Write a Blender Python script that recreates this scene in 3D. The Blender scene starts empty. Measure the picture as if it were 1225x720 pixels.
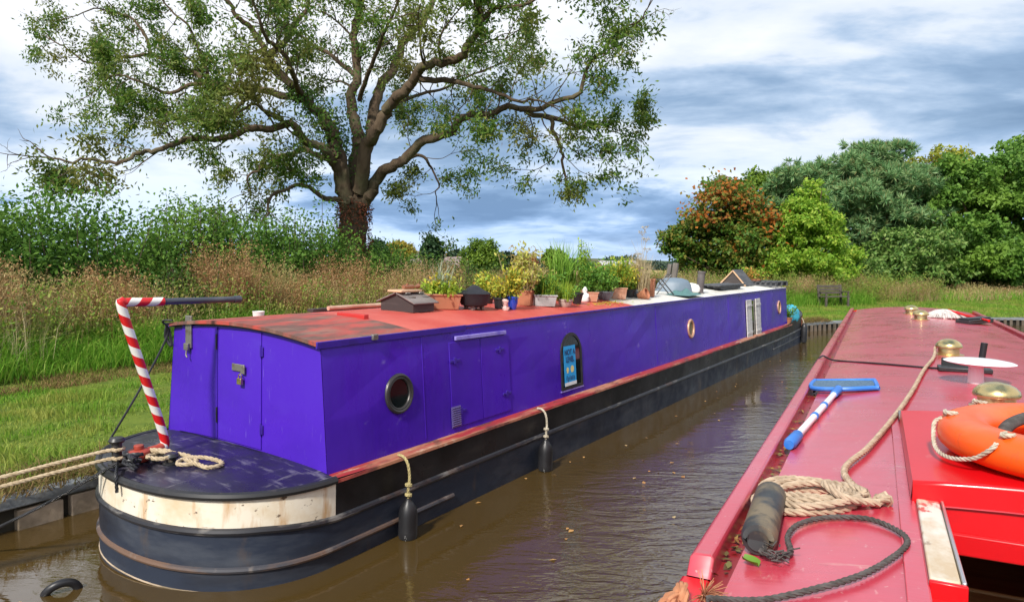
import bpy, bmesh, math, random
import numpy as np
from mathutils import Matrix, Vector, Euler
from math import radians, sin, cos, pi, tan, atan2, sqrt

random.seed(7)
rng = np.random.default_rng(11)
SC = bpy.context.scene
COL = SC.collection

# ------------------------------------------------------------------ camera
EYE = 2.1
FOC, PX, PY = 820.0, 612.5, 360.0          # focal length and centre in pixels of a 1225 px wide frame
PITCH = math.atan(40 / 820.0)
cam_d = bpy.data.cameras.new("camera")
cam = bpy.data.objects.new("camera", cam_d)
COL.objects.link(cam)
cam.location = (0, 0, EYE)
cam.rotation_euler = (pi / 2 - PITCH, 0, 0)
cam_d.sensor_width = 36
cam_d.lens = 36 * FOC / 1225
cam_d.clip_start = 0.05
cam_d.clip_end = 4000
SC.camera = cam

# ------------------------------------------------------------------ sky, sun, exposure
SUN_AZ = radians(205)      # compass direction the light comes from (clockwise from +Y)
SUN_EL = radians(42)
world = bpy.data.worlds.new("World")
SC.world = world
world.use_nodes = True
def sky_nodes():
    nt = world.node_tree
    N, L = nt.nodes, nt.links
    N.clear()
    out = N.new('ShaderNodeOutputWorld')
    bg = N.new('ShaderNodeBackground')
    bg.inputs['Strength'].default_value = 1.0
    tc = N.new('ShaderNodeTexCoord')
    sky = N.new('ShaderNodeTexSky')
    sky.sky_type = 'NISHITA'
    sky.sun_disc = False
    sky.sun_elevation = SUN_EL
    sky.sun_rotation = SUN_AZ
    sc = N.new('ShaderNodeVectorMath'); sc.operation = 'SCALE'
    sc.inputs['Scale'].default_value = 0.10
    L.new(sky.outputs['Color'], sc.inputs[0])
    sep = N.new('ShaderNodeSeparateXYZ')
    L.new(tc.outputs['Generated'], sep.inputs[0])
    def m(op, a, b=None, c=None):
        n = N.new('ShaderNodeMath'); n.operation = op
        for i, v in enumerate((a, b, c)):
            if v is None: continue
            if isinstance(v, (int, float)): n.inputs[i].default_value = v
            else: L.new(v, n.inputs[i])
        return n.outputs[0]
    zc = m('MAXIMUM', sep.outputs['Z'], 0.0)
    den = m('ADD', zc, 0.16)
    u = m('DIVIDE', sep.outputs['X'], den)
    v = m('DIVIDE', sep.outputs['Y'], den)
    comb = N.new('ShaderNodeCombineXYZ')
    L.new(u, comb.inputs[0]); L.new(v, comb.inputs[1])
    mp = N.new('ShaderNodeMapping')
    mp.inputs['Location'].default_value = CLOUD_OFF
    mp.inputs['Rotation'].default_value = (0, 0, radians(-12))
    mp.inputs['Scale'].default_value = (0.85, 1.0, 1)
    L.new(comb.outputs[0], mp.inputs[0])
    def noise(scale, detail, rough, dist=0.0):
        n = N.new('ShaderNodeTexNoise')
        n.inputs['Scale'].default_value = scale
        n.inputs['Detail'].default_value = detail
        n.inputs['Roughness'].default_value = rough
        n.inputs['Distortion'].default_value = dist
        L.new(mp.outputs[0], n.inputs['Vector'])
        return n.outputs['Fac']
    n1 = noise(0.42, 8, 0.56, 0.35)
    n2 = noise(1.4, 7, 0.56, 0.3)
    cl0 = m('ADD', m('MULTIPLY', n1, 0.66), m('MULTIPLY', n2, 0.34))
    cl = m('MULTIPLY_ADD', m('SUBTRACT', cl0, 0.5), 1.7, 0.54)
    # higher sky is brighter, the band above the horizon is a clear steel blue
    zw = m('ADD', zc, m('MULTIPLY', m('SUBTRACT', n1, 0.5), 0.16))
    bias = N.new('ShaderNodeValToRGB')          # banks of cloud by height above the horizon
    be = bias.color_ramp.elements
    be[0].position = 0.0; be[1].position = 1.0
    def lv(x): x = 0.5 + x * 2; return (x, x, x, 1)
    be[0].color = lv(.0); be[1].color = lv(-.10)
    for p_, v_ in ((.04, -.06), (.085, -.11), (.118, .05), (.16, -.10), (.225, -.09), (.30, .06), (.62, .08)):
        k_ = be.new(p_); k_.color = lv(v_)
    L.new(zw, bias.inputs[0])
    cl2 = m('ADD', cl, m('MULTIPLY', m('SUBTRACT', bias.outputs[0], 0.5), 0.5))
    r = N.new('ShaderNodeValToRGB')
    e = r.color_ramp.elements
    e[0].position = 0.33; e[0].color = (0.185, 0.295, 0.465, 1)
    e[1].position = 0.60; e[1].color = (0.95, 0.97, 1.02, 1)
    for p, c in ((0.40, (0.285, 0.415, 0.605, 1)), (0.455, (0.47, 0.60, 0.785, 1)), (0.505, (0.75, 0.82, 0.92, 1))):
        k = e.new(p); k.color = c
    L.new(cl2, r.inputs[0])
    # low blue tint
    lowr = N.new('ShaderNodeMapRange')
    lowr.inputs['From Min'].default_value = 0.02
    lowr.inputs['From Max'].default_value = 0.17
    lowr.inputs['To Min'].default_value = 0.85
    lowr.inputs['To Max'].default_value = 0.0
    L.new(zc, lowr.inputs['Value'])
    tint = N.new('ShaderNodeMix'); tint.data_type = 'RGBA'; tint.blend_type = 'MULTIPLY'
    L.new(lowr.outputs[0], tint.inputs['Factor'])
    L.new(r.outputs[0], tint.inputs['A'])
    tint.inputs['B'].default_value = (0.60, 0.83, 1.14, 1)
    # pale bank of cloud lying on the horizon
    hz = N.new('ShaderNodeMapRange')
    hz.inputs['From Min'].default_value = 0.0
    hz.inputs['From Max'].default_value = 0.055
    hz.inputs['To Min'].default_value = 0.6
    hz.inputs['To Max'].default_value = 0.0
    L.new(zc, hz.inputs['Value'])
    hm = N.new('ShaderNodeMix'); hm.data_type = 'RGBA'
    L.new(hz.outputs[0], hm.inputs['Factor'])
    L.new(tint.outputs['Result'], hm.inputs['A'])
    hm.inputs['B'].default_value = (0.62, 0.76, 0.94, 1)
    mx = N.new('ShaderNodeMix'); mx.data_type = 'RGBA'
    mx.inputs['Factor'].default_value = 0.90
    L.new(sc.outputs[0], mx.inputs['A'])
    L.new(hm.outputs['Result'], mx.inputs['B'])
    L.new(mx.outputs['Result'], bg.inputs['Color'])
    L.new(bg.outputs[0], out.inputs['Surface'])
CLOUD_OFF = (-9.6, 3.3, 0.0)
sky_nodes()

sun_d = bpy.data.lights.new("sun", 'SUN')
sun_d.energy = 4.2
sun_d.angle = radians(5)
sun_d.color = (1.0, 0.95, 0.87)
sun = bpy.data.objects.new("sun", sun_d)
COL.objects.link(sun)
_sd = Vector((sin(SUN_AZ) * cos(SUN_EL), cos(SUN_AZ) * cos(SUN_EL), sin(SUN_EL)))
sun.rotation_euler = _sd.to_track_quat('Z', 'Y').to_euler()
SC.view_settings.view_transform = 'Standard'
SC.view_settings.look = 'None'
SC.view_settings.exposure = 0.22
SC.view_settings.gamma = 1
SC.view_settings.use_curve_mapping = False
SC.render.engine = 'CYCLES'
SC.cycles.max_bounces = 6
SC.cycles.transparent_max_bounces = 4
SC.cycles.caustics_reflective = False
SC.cycles.caustics_refractive = False

# ------------------------------------------------------------------ measuring helpers
_c, _s = cos(PITCH), sin(PITCH)
CAM = np.array([0, 0, EYE])
def ray(px, py):
    x = (px - PX) / FOC; y = -(py - PY) / FOC
    return np.array([x, _c + y * _s, -_s + y * _c])
def at_depth(px, py, Y):
    r = ray(px, py)
    return CAM + r * (Y / r[1])
class Frame:
    """a boat's own axes: x to its right, y forward, z up"""
    def __init__(self, o, roll, yaw):
        self.o = np.array(o, float)
        self.e = Euler((0, radians(roll), radians(yaw)))
        self.R = np.array(self.e.to_matrix())
    def w(self, p): return self.o + self.R @ np.asarray(p, float)
    def plane(self, px, py, p0, n):
        r = self.R.T @ ray(px, py); o = self.R.T @ (CAM - self.o); n = np.array(n, float)
        return o + r * (np.dot(np.array(p0) - o, n) / np.dot(r, n))
PB = Frame((-2.167, 5.488, 0), 1.8, -33)      # purple boat: stern bulkhead, centre, near the waterline
RB = Frame((0.9966, 0.9526, 0), 0, -28)       # red boat: aft end of the roof
WATER = -0.08

# ------------------------------------------------------------------ materials
def nodes(name):
    mt = bpy.data.materials.new(name)
    mt.use_nodes = True
    nt = mt.node_tree
    return mt, nt, nt.nodes, nt.links, nt.nodes['Principled BSDF']
def col4(c): return (c[0], c[1], c[2], 1)
def pmat(name, base, rough=0.5, layers=(), bump=None, metal=0.0, coat=0.0, spec=0.5, rlayer=None, uv=False, coat_rough=0.1):
    """layers: (colour, scale or (sx,sy,sz), lo, hi, strength, detail)"""
    mt, nt, N, L, b = nodes(name)
    tc = N.new('ShaderNodeTexCoord')
    src = tc.outputs['UV' if uv else 'Object']
    def tex(scale, detail, seed):
        mp = N.new('ShaderNodeMapping')
        if isinstance(scale, (int, float)): scale = (scale,) * 3
        mp.inputs['Scale'].default_value = scale
        mp.inputs['Location'].default_value = (seed * 1.37, seed * 2.11, seed * 0.73)
        L.new(src, mp.inputs[0])
        n = N.new('ShaderNodeTexNoise')
        n.inputs['Scale'].default_value = 1
        n.inputs['Detail'].default_value = detail
        n.inputs['Roughness'].default_value = 0.6
        L.new(mp.outputs[0], n.inputs['Vector'])
        return n.outputs['Fac']
    cur = None
    for i, ly in enumerate(layers):
        colr, scale, lo, hi, st = ly[:5]
        det = ly[5] if len(ly) > 5 else 5
        f = tex(scale, det, i + 1 + len(name))
        mr = N.new('ShaderNodeMapRange')
        mr.inputs['From Min'].default_value = lo
        mr.inputs['From Max'].default_value = hi
        mr.inputs['To Max'].default_value = st
        L.new(f, mr.inputs['Value'])
        mx = N.new('ShaderNodeMix'); mx.data_type = 'RGBA'
        L.new(mr.outputs[0], mx.inputs['Factor'])
        if cur is None: mx.inputs['A'].default_value = col4(base)
        else: L.new(cur, mx.inputs['A'])
        mx.inputs['B'].default_value = col4(colr)
        cur = mx.outputs['Result']
    if cur is None: b.inputs['Base Color'].default_value = col4(base)
    else: L.new(cur, b.inputs['Base Color'])
    b.inputs['Roughness'].default_value = rough
    if rlayer:
        scale, r0, r1 = rlayer
        f = tex(scale, 5, 31)
        mr = N.new('ShaderNodeMapRange')
        mr.inputs['From Min'].default_value = 0.35; mr.inputs['From Max'].default_value = 0.65
        mr.inputs['To Min'].default_value = r0; mr.inputs['To Max'].default_value = r1
        L.new(f, mr.inputs['Value']); L.new(mr.outputs[0], b.inputs['Roughness'])
    b.inputs['Metallic'].default_value = metal
    b.inputs['Specular IOR Level'].default_value = spec
    b.inputs['Coat Weight'].default_value = coat
    b.inputs['Coat Roughness'].default_value = coat_rough
    if bump:
        bn = N.new('ShaderNodeBump')
        bn.inputs['Strength'].default_value = bump[1]
        bn.inputs['Distance'].default_value = bump[2] if len(bump) > 2 else 0.01
        L.new(tex(bump[0], 4, 17), bn.inputs['Height'])
        L.new(bn.outputs[0], b.inputs['Normal'])
    return mt
def leafmat(name, cols, trans=0.35, big=None, bigscale=0.5, rough=0.55, spec=0.3):
    """every leaf its own colour from the list; 'big' tints whole clumps"""
    mt, nt, N, L, b = nodes(name)
    geo = N.new('ShaderNodeNewGeometry')
    r = N.new('ShaderNodeValToRGB')
    r.color_ramp.interpolation = 'LINEAR'
    e = r.color_ramp.elements
    n = len(cols)
    e[0].position = 0; e[0].color = col4(cols[0])
    e[1].position = 1; e[1].color = col4(cols[-1])
    for i in range(1, n - 1):
        k = e.new(i / (n - 1)); k.color = col4(cols[i])
    L.new(geo.outputs['Random Per Island'], r.inputs[0])
    cur = r.outputs[0]
    tc = N.new('ShaderNodeTexCoord')
    if big:
        nz = N.new('ShaderNodeTexNoise')
        nz.inputs['Scale'].default_value = bigscale
        nz.inputs['Detail'].default_value = 3
        L.new(tc.outputs['Object'], nz.inputs['Vector'])
        mr = N.new('ShaderNodeMapRange')
        mr.inputs['From Min'].default_value = 0.46; mr.inputs['From Max'].default_value = 0.64
        mr.inputs['To Max'].default_value = 0.8
        L.new(nz.outputs['Fac'], mr.inputs['Value'])
        mx = N.new('ShaderNodeMix'); mx.data_type = 'RGBA'
        L.new(mr.outputs[0], mx.inputs['Factor'])
        L.new(cur, mx.inputs['A'])
        mx.inputs['B'].default_value = col4(big)
        cur = mx.outputs['Result']
    L.new(cur, b.inputs['Base Color'])
    b.inputs['Roughness'].default_value = rough
    b.inputs['Specular IOR Level'].default_value = spec
    if trans:
        tr = N.new('ShaderNodeBsdfTranslucent')
        L.new(cur, tr.inputs['Color'])
        ms = N.new('ShaderNodeMixShader')
        ms.inputs[0].default_value = trans
        L.new(b.outputs[0], ms.inputs[1]); L.new(tr.outputs[0], ms.inputs[2])
        L.new(ms.outputs[0], N['Material Output'].inputs['Surface'])
    return mt

# ------------------------------------------------------------------ mesh builder
class MB:
    def __init__(self): self.v = []; self.f = []; self.m = []; self.uv = {}
    def add(self, vs, fs, mi=0, uvs=None):
        b = len(self.v)
        self.v += [tuple(p) for p in vs]
        for k, f in enumerate(fs):
            if uvs: self.uv[len(self.f)] = uvs[k]
            self.f.append(tuple(i + b for i in f)); self.m.append(mi)
        return self
    def xf(self, M):
        self.v = [tuple(M @ Vector(p)) for p in self.v]; return self
    def join(self, o, M=None):
        vs = o.v if M is None else [tuple(M @ Vector(p)) for p in o.v]
        b = len(self.v); fb = len(self.f)
        self.v += vs
        self.f += [tuple(i + b for i in f) for f in o.f]; self.m += o.m
        for k, u in o.uv.items(): self.uv[k + fb] = u
        return self
    def box(self, x0, x1, y0, y1, z0, z1, mi=0):
        vs = [(x, y, z) for z in (z0, z1) for y in (y0, y1) for x in (x0, x1)]
        return self.add(vs, [(0, 2, 3, 1), (4, 5, 7, 6), (0, 1, 5, 4), (1, 3, 7, 5), (3, 2, 6, 7), (2, 0, 4, 6)], mi)
    def bar(self, a, b, w, h, mi=0, up=(0, 0, 1)):
        a, b = Vector(a), Vector(b); d = (b - a); l = d.length; d.normalize()
        sx = d.cross(Vector(up))
        if sx.length < 1e-4: sx = d.cross(Vector((1, 0, 0)))
        sx.normalize(); uz = sx.cross(d)
        vs = []
        for p in (a, b):
            for q, r in ((-1, -1), (1, -1), (1, 1), (-1, 1)):
                vs.append(p + sx * (q * w / 2) + uz * (r * h / 2))
        return self.add(vs, [(3, 2, 1, 0), (4, 5, 6, 7), (0, 1, 5, 4), (1, 2, 6, 5), (2, 3, 7, 6), (3, 0, 4, 7)], mi)
    def prism(self, poly, z0, z1, mi=0):
        n = len(poly)
        vs = [(x, y, z0) for x, y in poly] + [(x, y, z1) for x, y in poly]
        fs = [tuple(range(n - 1, -1, -1)), tuple(range(n, 2 * n))] + [(i, (i + 1) % n, n + (i + 1) % n, n + i) for i in range(n)]
        return self.add(vs, fs, mi)
    def tube(self, pts, r, seg=8, closed=False, cap=True, mi=0, flat=1.0):
        pts = [Vector(p) for p in pts]; n = len(pts)
        rr = r if hasattr(r, '__len__') else [r] * n
        tang = []
        for i in range(n):
            a = pts[i - 1] if (i > 0 or closed) else pts[i]
            b = pts[(i + 1) % n] if (i < n - 1 or closed) else pts[i]
            t = (b - a); t = t.normalized() if t.length > 1e-9 else Vector((0, 0, 1)); tang.append(t)
        t0 = tang[0]
        ref = Vector((0, 0, 1)) if abs(t0.z) < 0.9 else Vector((1, 0, 0))
        nx = t0.cross(ref).normalized()
        vs, L, ac = [], [], 0
        for i in range(n):
            t = tang[i]
            nx = (nx - t * nx.dot(t))
            nx = nx.normalized() if nx.length > 1e-6 else t.orthogonal().normalized()
            ny = t.cross(nx)
            if i: ac += (pts[i] - pts[i - 1]).length
            L.append(ac)
            for k in range(seg):
                a = 2 * pi * k / seg
                vs.append(pts[i] + nx * (cos(a) * rr[i]) + ny * (sin(a) * rr[i] * flat))
        fs, uvs = [], []
        m = n if closed else n - 1
        for i in range(m):
            j = (i + 1) % n
            la, lb = L[i], (L[j] if j else ac + (pts[0] - pts[-1]).length)
            for k in range(seg):
                k2 = (k + 1) % seg
                fs.append((i * seg + k, i * seg + k2, j * seg + k2, j * seg + k))
                uvs.append(((k / seg, la), ((k + 1) / seg, la), ((k + 1) / seg, lb), (k / seg, lb)))
        if cap and not closed:
            fs.append(tuple(range(seg - 1, -1, -1))); uvs.append(tuple((0, 0) for _ in range(seg)))
            fs.append(tuple((n - 1) * seg + k for k in range(seg))); uvs.append(tuple((0, ac) for _ in range(seg)))
        return self.add(vs, fs, mi, uvs)
    def lathe(self, prof, c=(0, 0, 0), seg=24, mi=0, sx=1, sy=1):
        vs, fs = [], []
        n = len(prof)
        for r, z in prof:
            for k in range(seg):
                a = 2 * pi * k / seg
                vs.append((c[0] + r * cos(a) * sx, c[1] + r * sin(a) * sy, c[2] + z))
        for i in range(n - 1):
            for k in range(seg):
                k2 = (k + 1) % seg
                fs.append((i * seg + k, i * seg + k2, (i + 1) * seg + k2, (i + 1) * seg + k))
        fs.append(tuple(range(seg - 1, -1, -1)))
        fs.append(tuple((n - 1) * seg + k for k in range(seg)))
        return self.add(vs, fs, mi)
    def grid(self, fn, us, vs_, mi=0, flip=False):
        V = [fn(u, v) for v in vs_ for u in us]
        nu, nv = len(us), len(vs_)
        F = []
        for j in range(nv - 1):
            for i in range(nu - 1):
                q = (j * nu + i, j * nu + i + 1, (j + 1) * nu + i + 1, (j + 1) * nu + i)
                F.append(q[::-1] if flip else q)
        return self.add(V, F, mi)
    def build(self, name, mat, parent=None, bev=0, smooth=True, label=None, ang=38, seg=2):
        me = bpy.data.meshes.new(name)
        me.from_pydata(self.v, [], self.f)
        mats = mat if isinstance(mat, (list, tuple)) else [mat]
        for q in mats: me.materials.append(q)
        if len(mats) > 1: me.polygons.foreach_set('material_index', self.m)
        if self.uv:
            ul = me.uv_layers.new(name='UVMap')
            for p in me.polygons:
                u = self.uv.get(p.index)
                if u:
                    for k, li in enumerate(p.loop_indices): ul.data[li].uv = u[k]
        if smooth:
            me.polygons.foreach_set('use_smooth', [True] * len(me.polygons))
            me.set_sharp_from_angle(angle=radians(ang))
        me.update()
        o = bpy.data.objects.new(name, me)
        COL.objects.link(o)
        if parent is not None: o.parent = parent
        if bev:
            bm = o.modifiers.new('bevel', 'BEVEL')
            bm.width = bev; bm.segments = seg; bm.limit_method = 'ANGLE'; bm.angle_limit = radians(40)
        if label: o['label'] = label
        return o
def raw(name, V, counts, mat, parent=None, smooth=False):
    """many separate small faces from a numpy array; counts = vertices per face pattern"""
    me = bpy.data.meshes.new(name)
    n = len(V)
    me.vertices.add(n); me.vertices.foreach_set('co', np.ascontiguousarray(V, dtype=np.float32).ravel())
    idx, starts = counts
    me.loops.add(len(idx)); me.loops.foreach_set('vertex_index', np.ascontiguousarray(idx, dtype=np.int32))
    me.polygons.add(len(starts)); me.polygons.foreach_set('loop_start', np.ascontiguousarray(starts, dtype=np.int32))
    me.materials.append(mat)
    if smooth: me.polygons.foreach_set('use_smooth', [True] * len(starts))
    me.update(calc_edges=True); me.validate()
    o = bpy.data.objects.new(name, me); COL.objects.link(o)
    if parent is not None: o.parent = parent
    return o
def tag(o, label=None, cat=None, group=None, kind=None):
    if label: o['label'] = label
    if cat: o['category'] = cat
    if group: o['group'] = group
    if kind: o['kind'] = kind
    return o
def thing(name, label, cat, loc=(0, 0, 0), rot=None, group=None):
    o = bpy.data.objects.new(name, None)
    o.empty_display_size = 0.2
    COL.objects.link(o); o.location = loc
    if rot is not None: o.rotation_euler = rot
    return tag(o, label, cat, group)
def unit(a): return a / np.maximum(np.linalg.norm(a, axis=1, keepdims=True), 1e-9)
def leaf_arrays(C, D, NRM, ln, wd):
    """rhombus leaves: C base, D direction, NRM normal"""
    n = len(C)
    D = unit(D); S = unit(np.cross(D, NRM)); U = np.cross(S, D)
    ln = np.broadcast_to(np.asarray(ln, float), (n,))[:, None]; wd = np.broadcast_to(np.asarray(wd, float), (n,))[:, None]
    V = np.empty((n, 4, 3))
    V[:, 0] = C
    V[:, 1] = C + D * ln * 0.45 + S * wd * 0.5 + U * wd * 0.12
    V[:, 2] = C + D * ln
    V[:, 3] = C + D * ln * 0.45 - S * wd * 0.5 + U * wd * 0.12
    return V.reshape(-1, 3)
def quad_counts(n):
    return np.arange(n * 4), np.arange(n) * 4
def leaves(name, mat, C, D, NRM, ln, wd, parent=None):
    V = leaf_arrays(C, D, NRM, ln, wd)
    return raw(name, V, quad_counts(len(C)), mat, parent)
def blades(name, mat, P, h, w, lean, parent=None, curl=0.5, az=None):
    """grass blades: P base, h height, w width, lean sideways fraction"""
    n = len(P)
    h = np.broadcast_to(np.asarray(h, float), (n,)); w = np.broadcast_to(np.asarray(w, float), (n,)); lean = np.broadcast_to(np.asarray(lean, float), (n,))
    a = rng.uniform(0, 2 * pi, n) if az is None else az
    dx = np.stack([np.cos(a), np.sin(a), np.zeros(n)], 1)
    b = rng.uniform(0, 2 * pi, n)
    sx = np.stack([np.cos(b), np.sin(b), np.zeros(n)], 1)
    up = np.array([0, 0, 1.0])
    mid = P + up * (h * 0.55)[:, None] + dx * (h * lean * (1 - curl) * 0.55)[:, None]
    tip = P + up * (h * (1 - 0.25 * lean))[:, None] + dx * (h * lean)[:, None]
    V = np.empty((n, 5, 3))
    V[:, 0] = P - sx * (w * 0.5)[:, None]; V[:, 1] = P + sx * (w * 0.5)[:, None]
    V[:, 2] = mid + sx * (w * 0.38)[:, None]; V[:, 3] = mid - sx * (w * 0.38)[:, None]
    V[:, 4] = tip
    base = np.arange(n)[:, None] * 5
    idx = (base + np.array([0, 1, 2, 3, 3, 2, 4])).ravel()
    st = (np.arange(n)[:, None] * 7 + np.array([0, 4])).ravel()
    o = raw(name, V.reshape(-1, 3), (idx, st), mat, parent)
    return o, tip, dx
def rope_mb(mb, pts, r, pitch=None, step=None, strands=3, seg=6, closed=False):
    """three-strand twisted rope along a path"""
    pts = [Vector(p) for p in pts]
    pitch = pitch or r * 7; step = step or pitch / 6
    # resample by Catmull-Rom then even spacing
    P = smooth_path(pts, 12, closed)
    Q, acc = [P[0]], 0
    for a, b in zip(P[:-1], P[1:]):
        l = (b - a).length
        while acc + l >= step:
            t = (step - acc) / l
            a = a.lerp(b, t); Q.append(a.copy()); l = (b - a).length; acc = 0
        acc += l
    n = len(Q)
    T = [(Q[min(i + 1, n - 1)] - Q[max(i - 1, 0)]).normalized() for i in range(n)]
    nx = T[0].orthogonal().normalized()
    lines = [[] for _ in range(strands)]
    for i in range(n):
        t = T[i]; nx = (nx - t * nx.dot(t)); nx = nx.normalized() if nx.length > 1e-6 else t.orthogonal().normalized()
        ny = t.cross(nx)
        for k in range(strands):
            a = 2 * pi * (k / strands + i * step / pitch)
            lines[k].append(Q[i] + (nx * cos(a) + ny * sin(a)) * r * 0.5)
    for ln in lines: mb.tube(ln, r * 0.56, seg)
    return mb
def smooth_path(pts, k=8, closed=False):
    pts = [Vector(p) for p in pts]; n = len(pts); out = []
    if n < 3: 
        return [pts[0].lerp(pts[-1], i / k) for i in range(k + 1)]
    m = n if closed else n - 1
    for i in range(m):
        if closed: p0, p1, p2, p3 = pts[(i - 1) % n], pts[i], pts[(i + 1) % n], pts[(i + 2) % n]
        else:
            p1, p2 = pts[i], pts[i + 1]
            p0 = pts[i - 1] if i else p1 * 2 - p2
            p3 = pts[i + 2] if i + 2 < n else p2 * 2 - p1
        for j in range(k):
            t = j / k
            out.append(0.5 * ((2 * p1) + (p2 - p0) * t + (2 * p0 - 5 * p1 + 4 * p2 - p3) * t * t + (3 * p1 - p0 - 3 * p2 + p3) * t ** 3))
    out.append(pts[0].copy() if closed else pts[-1].copy())
    return out

# ================================================================== THE SETTING
LAND = 0.24
# edge of the far bank, walked from behind the camera along the towpath and round the bend to the right
BANK = smooth_path([(-23.2, -24, 0), (-14.75, -11, 0), (-3.87, 6.02, 0), (2.78, 16.05, 0), (5.9, 20.6, 0), (7.6, 22.1, 0), (9.5, 23.0, 0),
                    (11.7, 24.3, 0), (15, 25.2, 0), (19.2, 25.8, 0), (40, 27.5, 0), (95, 31, 0)], 10)
_bp = np.array([[p.x, p.y] for p in BANK])
_seg = np.linalg.norm(np.diff(_bp, axis=0), axis=1)
_cum = np.concatenate([[0], np.cumsum(_seg)])
_tan = np.gradient(_bp, axis=0); _tan /= np.linalg.norm(_tan, axis=1, keepdims=True)
_nor = np.stack([-_tan[:, 1], _tan[:, 0]], 1)          # points inland
_i0 = int(np.argmin(np.linalg.norm(_bp - np.array([-3.87, 6.02]), axis=1)))
T0 = _cum[_i0]                                          # distance along the bank where the purple boat's stern lies
def bank(t, o):
    """points at distance t along the bank (0 = purple stern), o metres inland"""
    t = np.asarray(t, float) + T0
    x = np.interp(t, _cum, _bp[:, 0]); y = np.interp(t, _cum, _bp[:, 1])
    nx = np.interp(t, _cum, _nor[:, 0]); ny = np.interp(t, _cum, _nor[:, 1])
    return np.stack([x + nx * o, y + ny * o], -1)
def land_z(o):
    return np.interp(o, [0, 0.25, 1.2, 4.8, 6.5, 12, 40], [LAND - 0.03, LAND, LAND + .05, LAND + .1, LAND + 0.25, LAND + .35, LAND + .4])

m_soil = pmat('grassy_soil', (0.10, 0.15, 0.022), 0.95,
              [((0.12, 0.085, 0.035), 1.1, 0.52, 0.66, 0.75), ((0.16, 0.20, 0.035), 0.35, 0.45, 0.7, 0.7), ((0.05, 0.10, 0.018), 5.0, 0.5, 0.7, 0.7)],
              bump=(9.0, 0.6, 0.05), spec=0.1)
offs = [0, .12, .25, .7, 1.2, 2.4, 3.8, 4.8, 5.6, 6.5, 9, 12, 20, 40, 100, 300, 1500]
mb = MB()
npb = len(BANK)
vs = []
for j, o in enumerate(offs):
    for i in range(npb):
        q = _bp[i] + _nor[i] * o
        wob = 0.03 * sin(q[0] * 2.1 + q[1] * 1.3) * (1 if 0.2 < o < 20 else 0)
        vs.append((q[0], q[1], float(land_z(o)) + wob))
fs = [(j * npb + i, j * npb + i + 1, (j + 1) * npb + i + 1, (j + 1) * npb + i) for j in range(len(offs) - 1) for i in range(npb - 1)]
mb.add(vs, fs)
tag(mb.build('ground', m_soil), kind='structure')
# canal bed and the near bank behind / right of the red boat
near = smooth_path([(-13, -29.5, 0), (6.4, 0.0, 0), (14.2, 11.8, 0), (18.5, 15.2, 0), (27, 17, 0), (60, 19.5, 0), (110, 23, 0)], 6)
mb = MB(); vs = []
for o, z in ((0, -0.9), (0.001, LAND), (3, LAND + .2), (20, .5), (600, .5)):
    for i, p in enumerate(near):
        a = near[max(i - 1, 0)]; b = near[min(i + 1, len(near) - 1)]; t = (b - a).normalized()
        vs.append((p.x + t.y * o, p.y - t.x * o, z))
n = len(near)
mb.add(vs, [((j + 1) * n + i, (j + 1) * n + i + 1, j * n + i + 1, j * n + i) for j in range(4) for i in range(n - 1)])
tag(mb.build('near_bank', m_soil), kind='structure')

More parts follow.
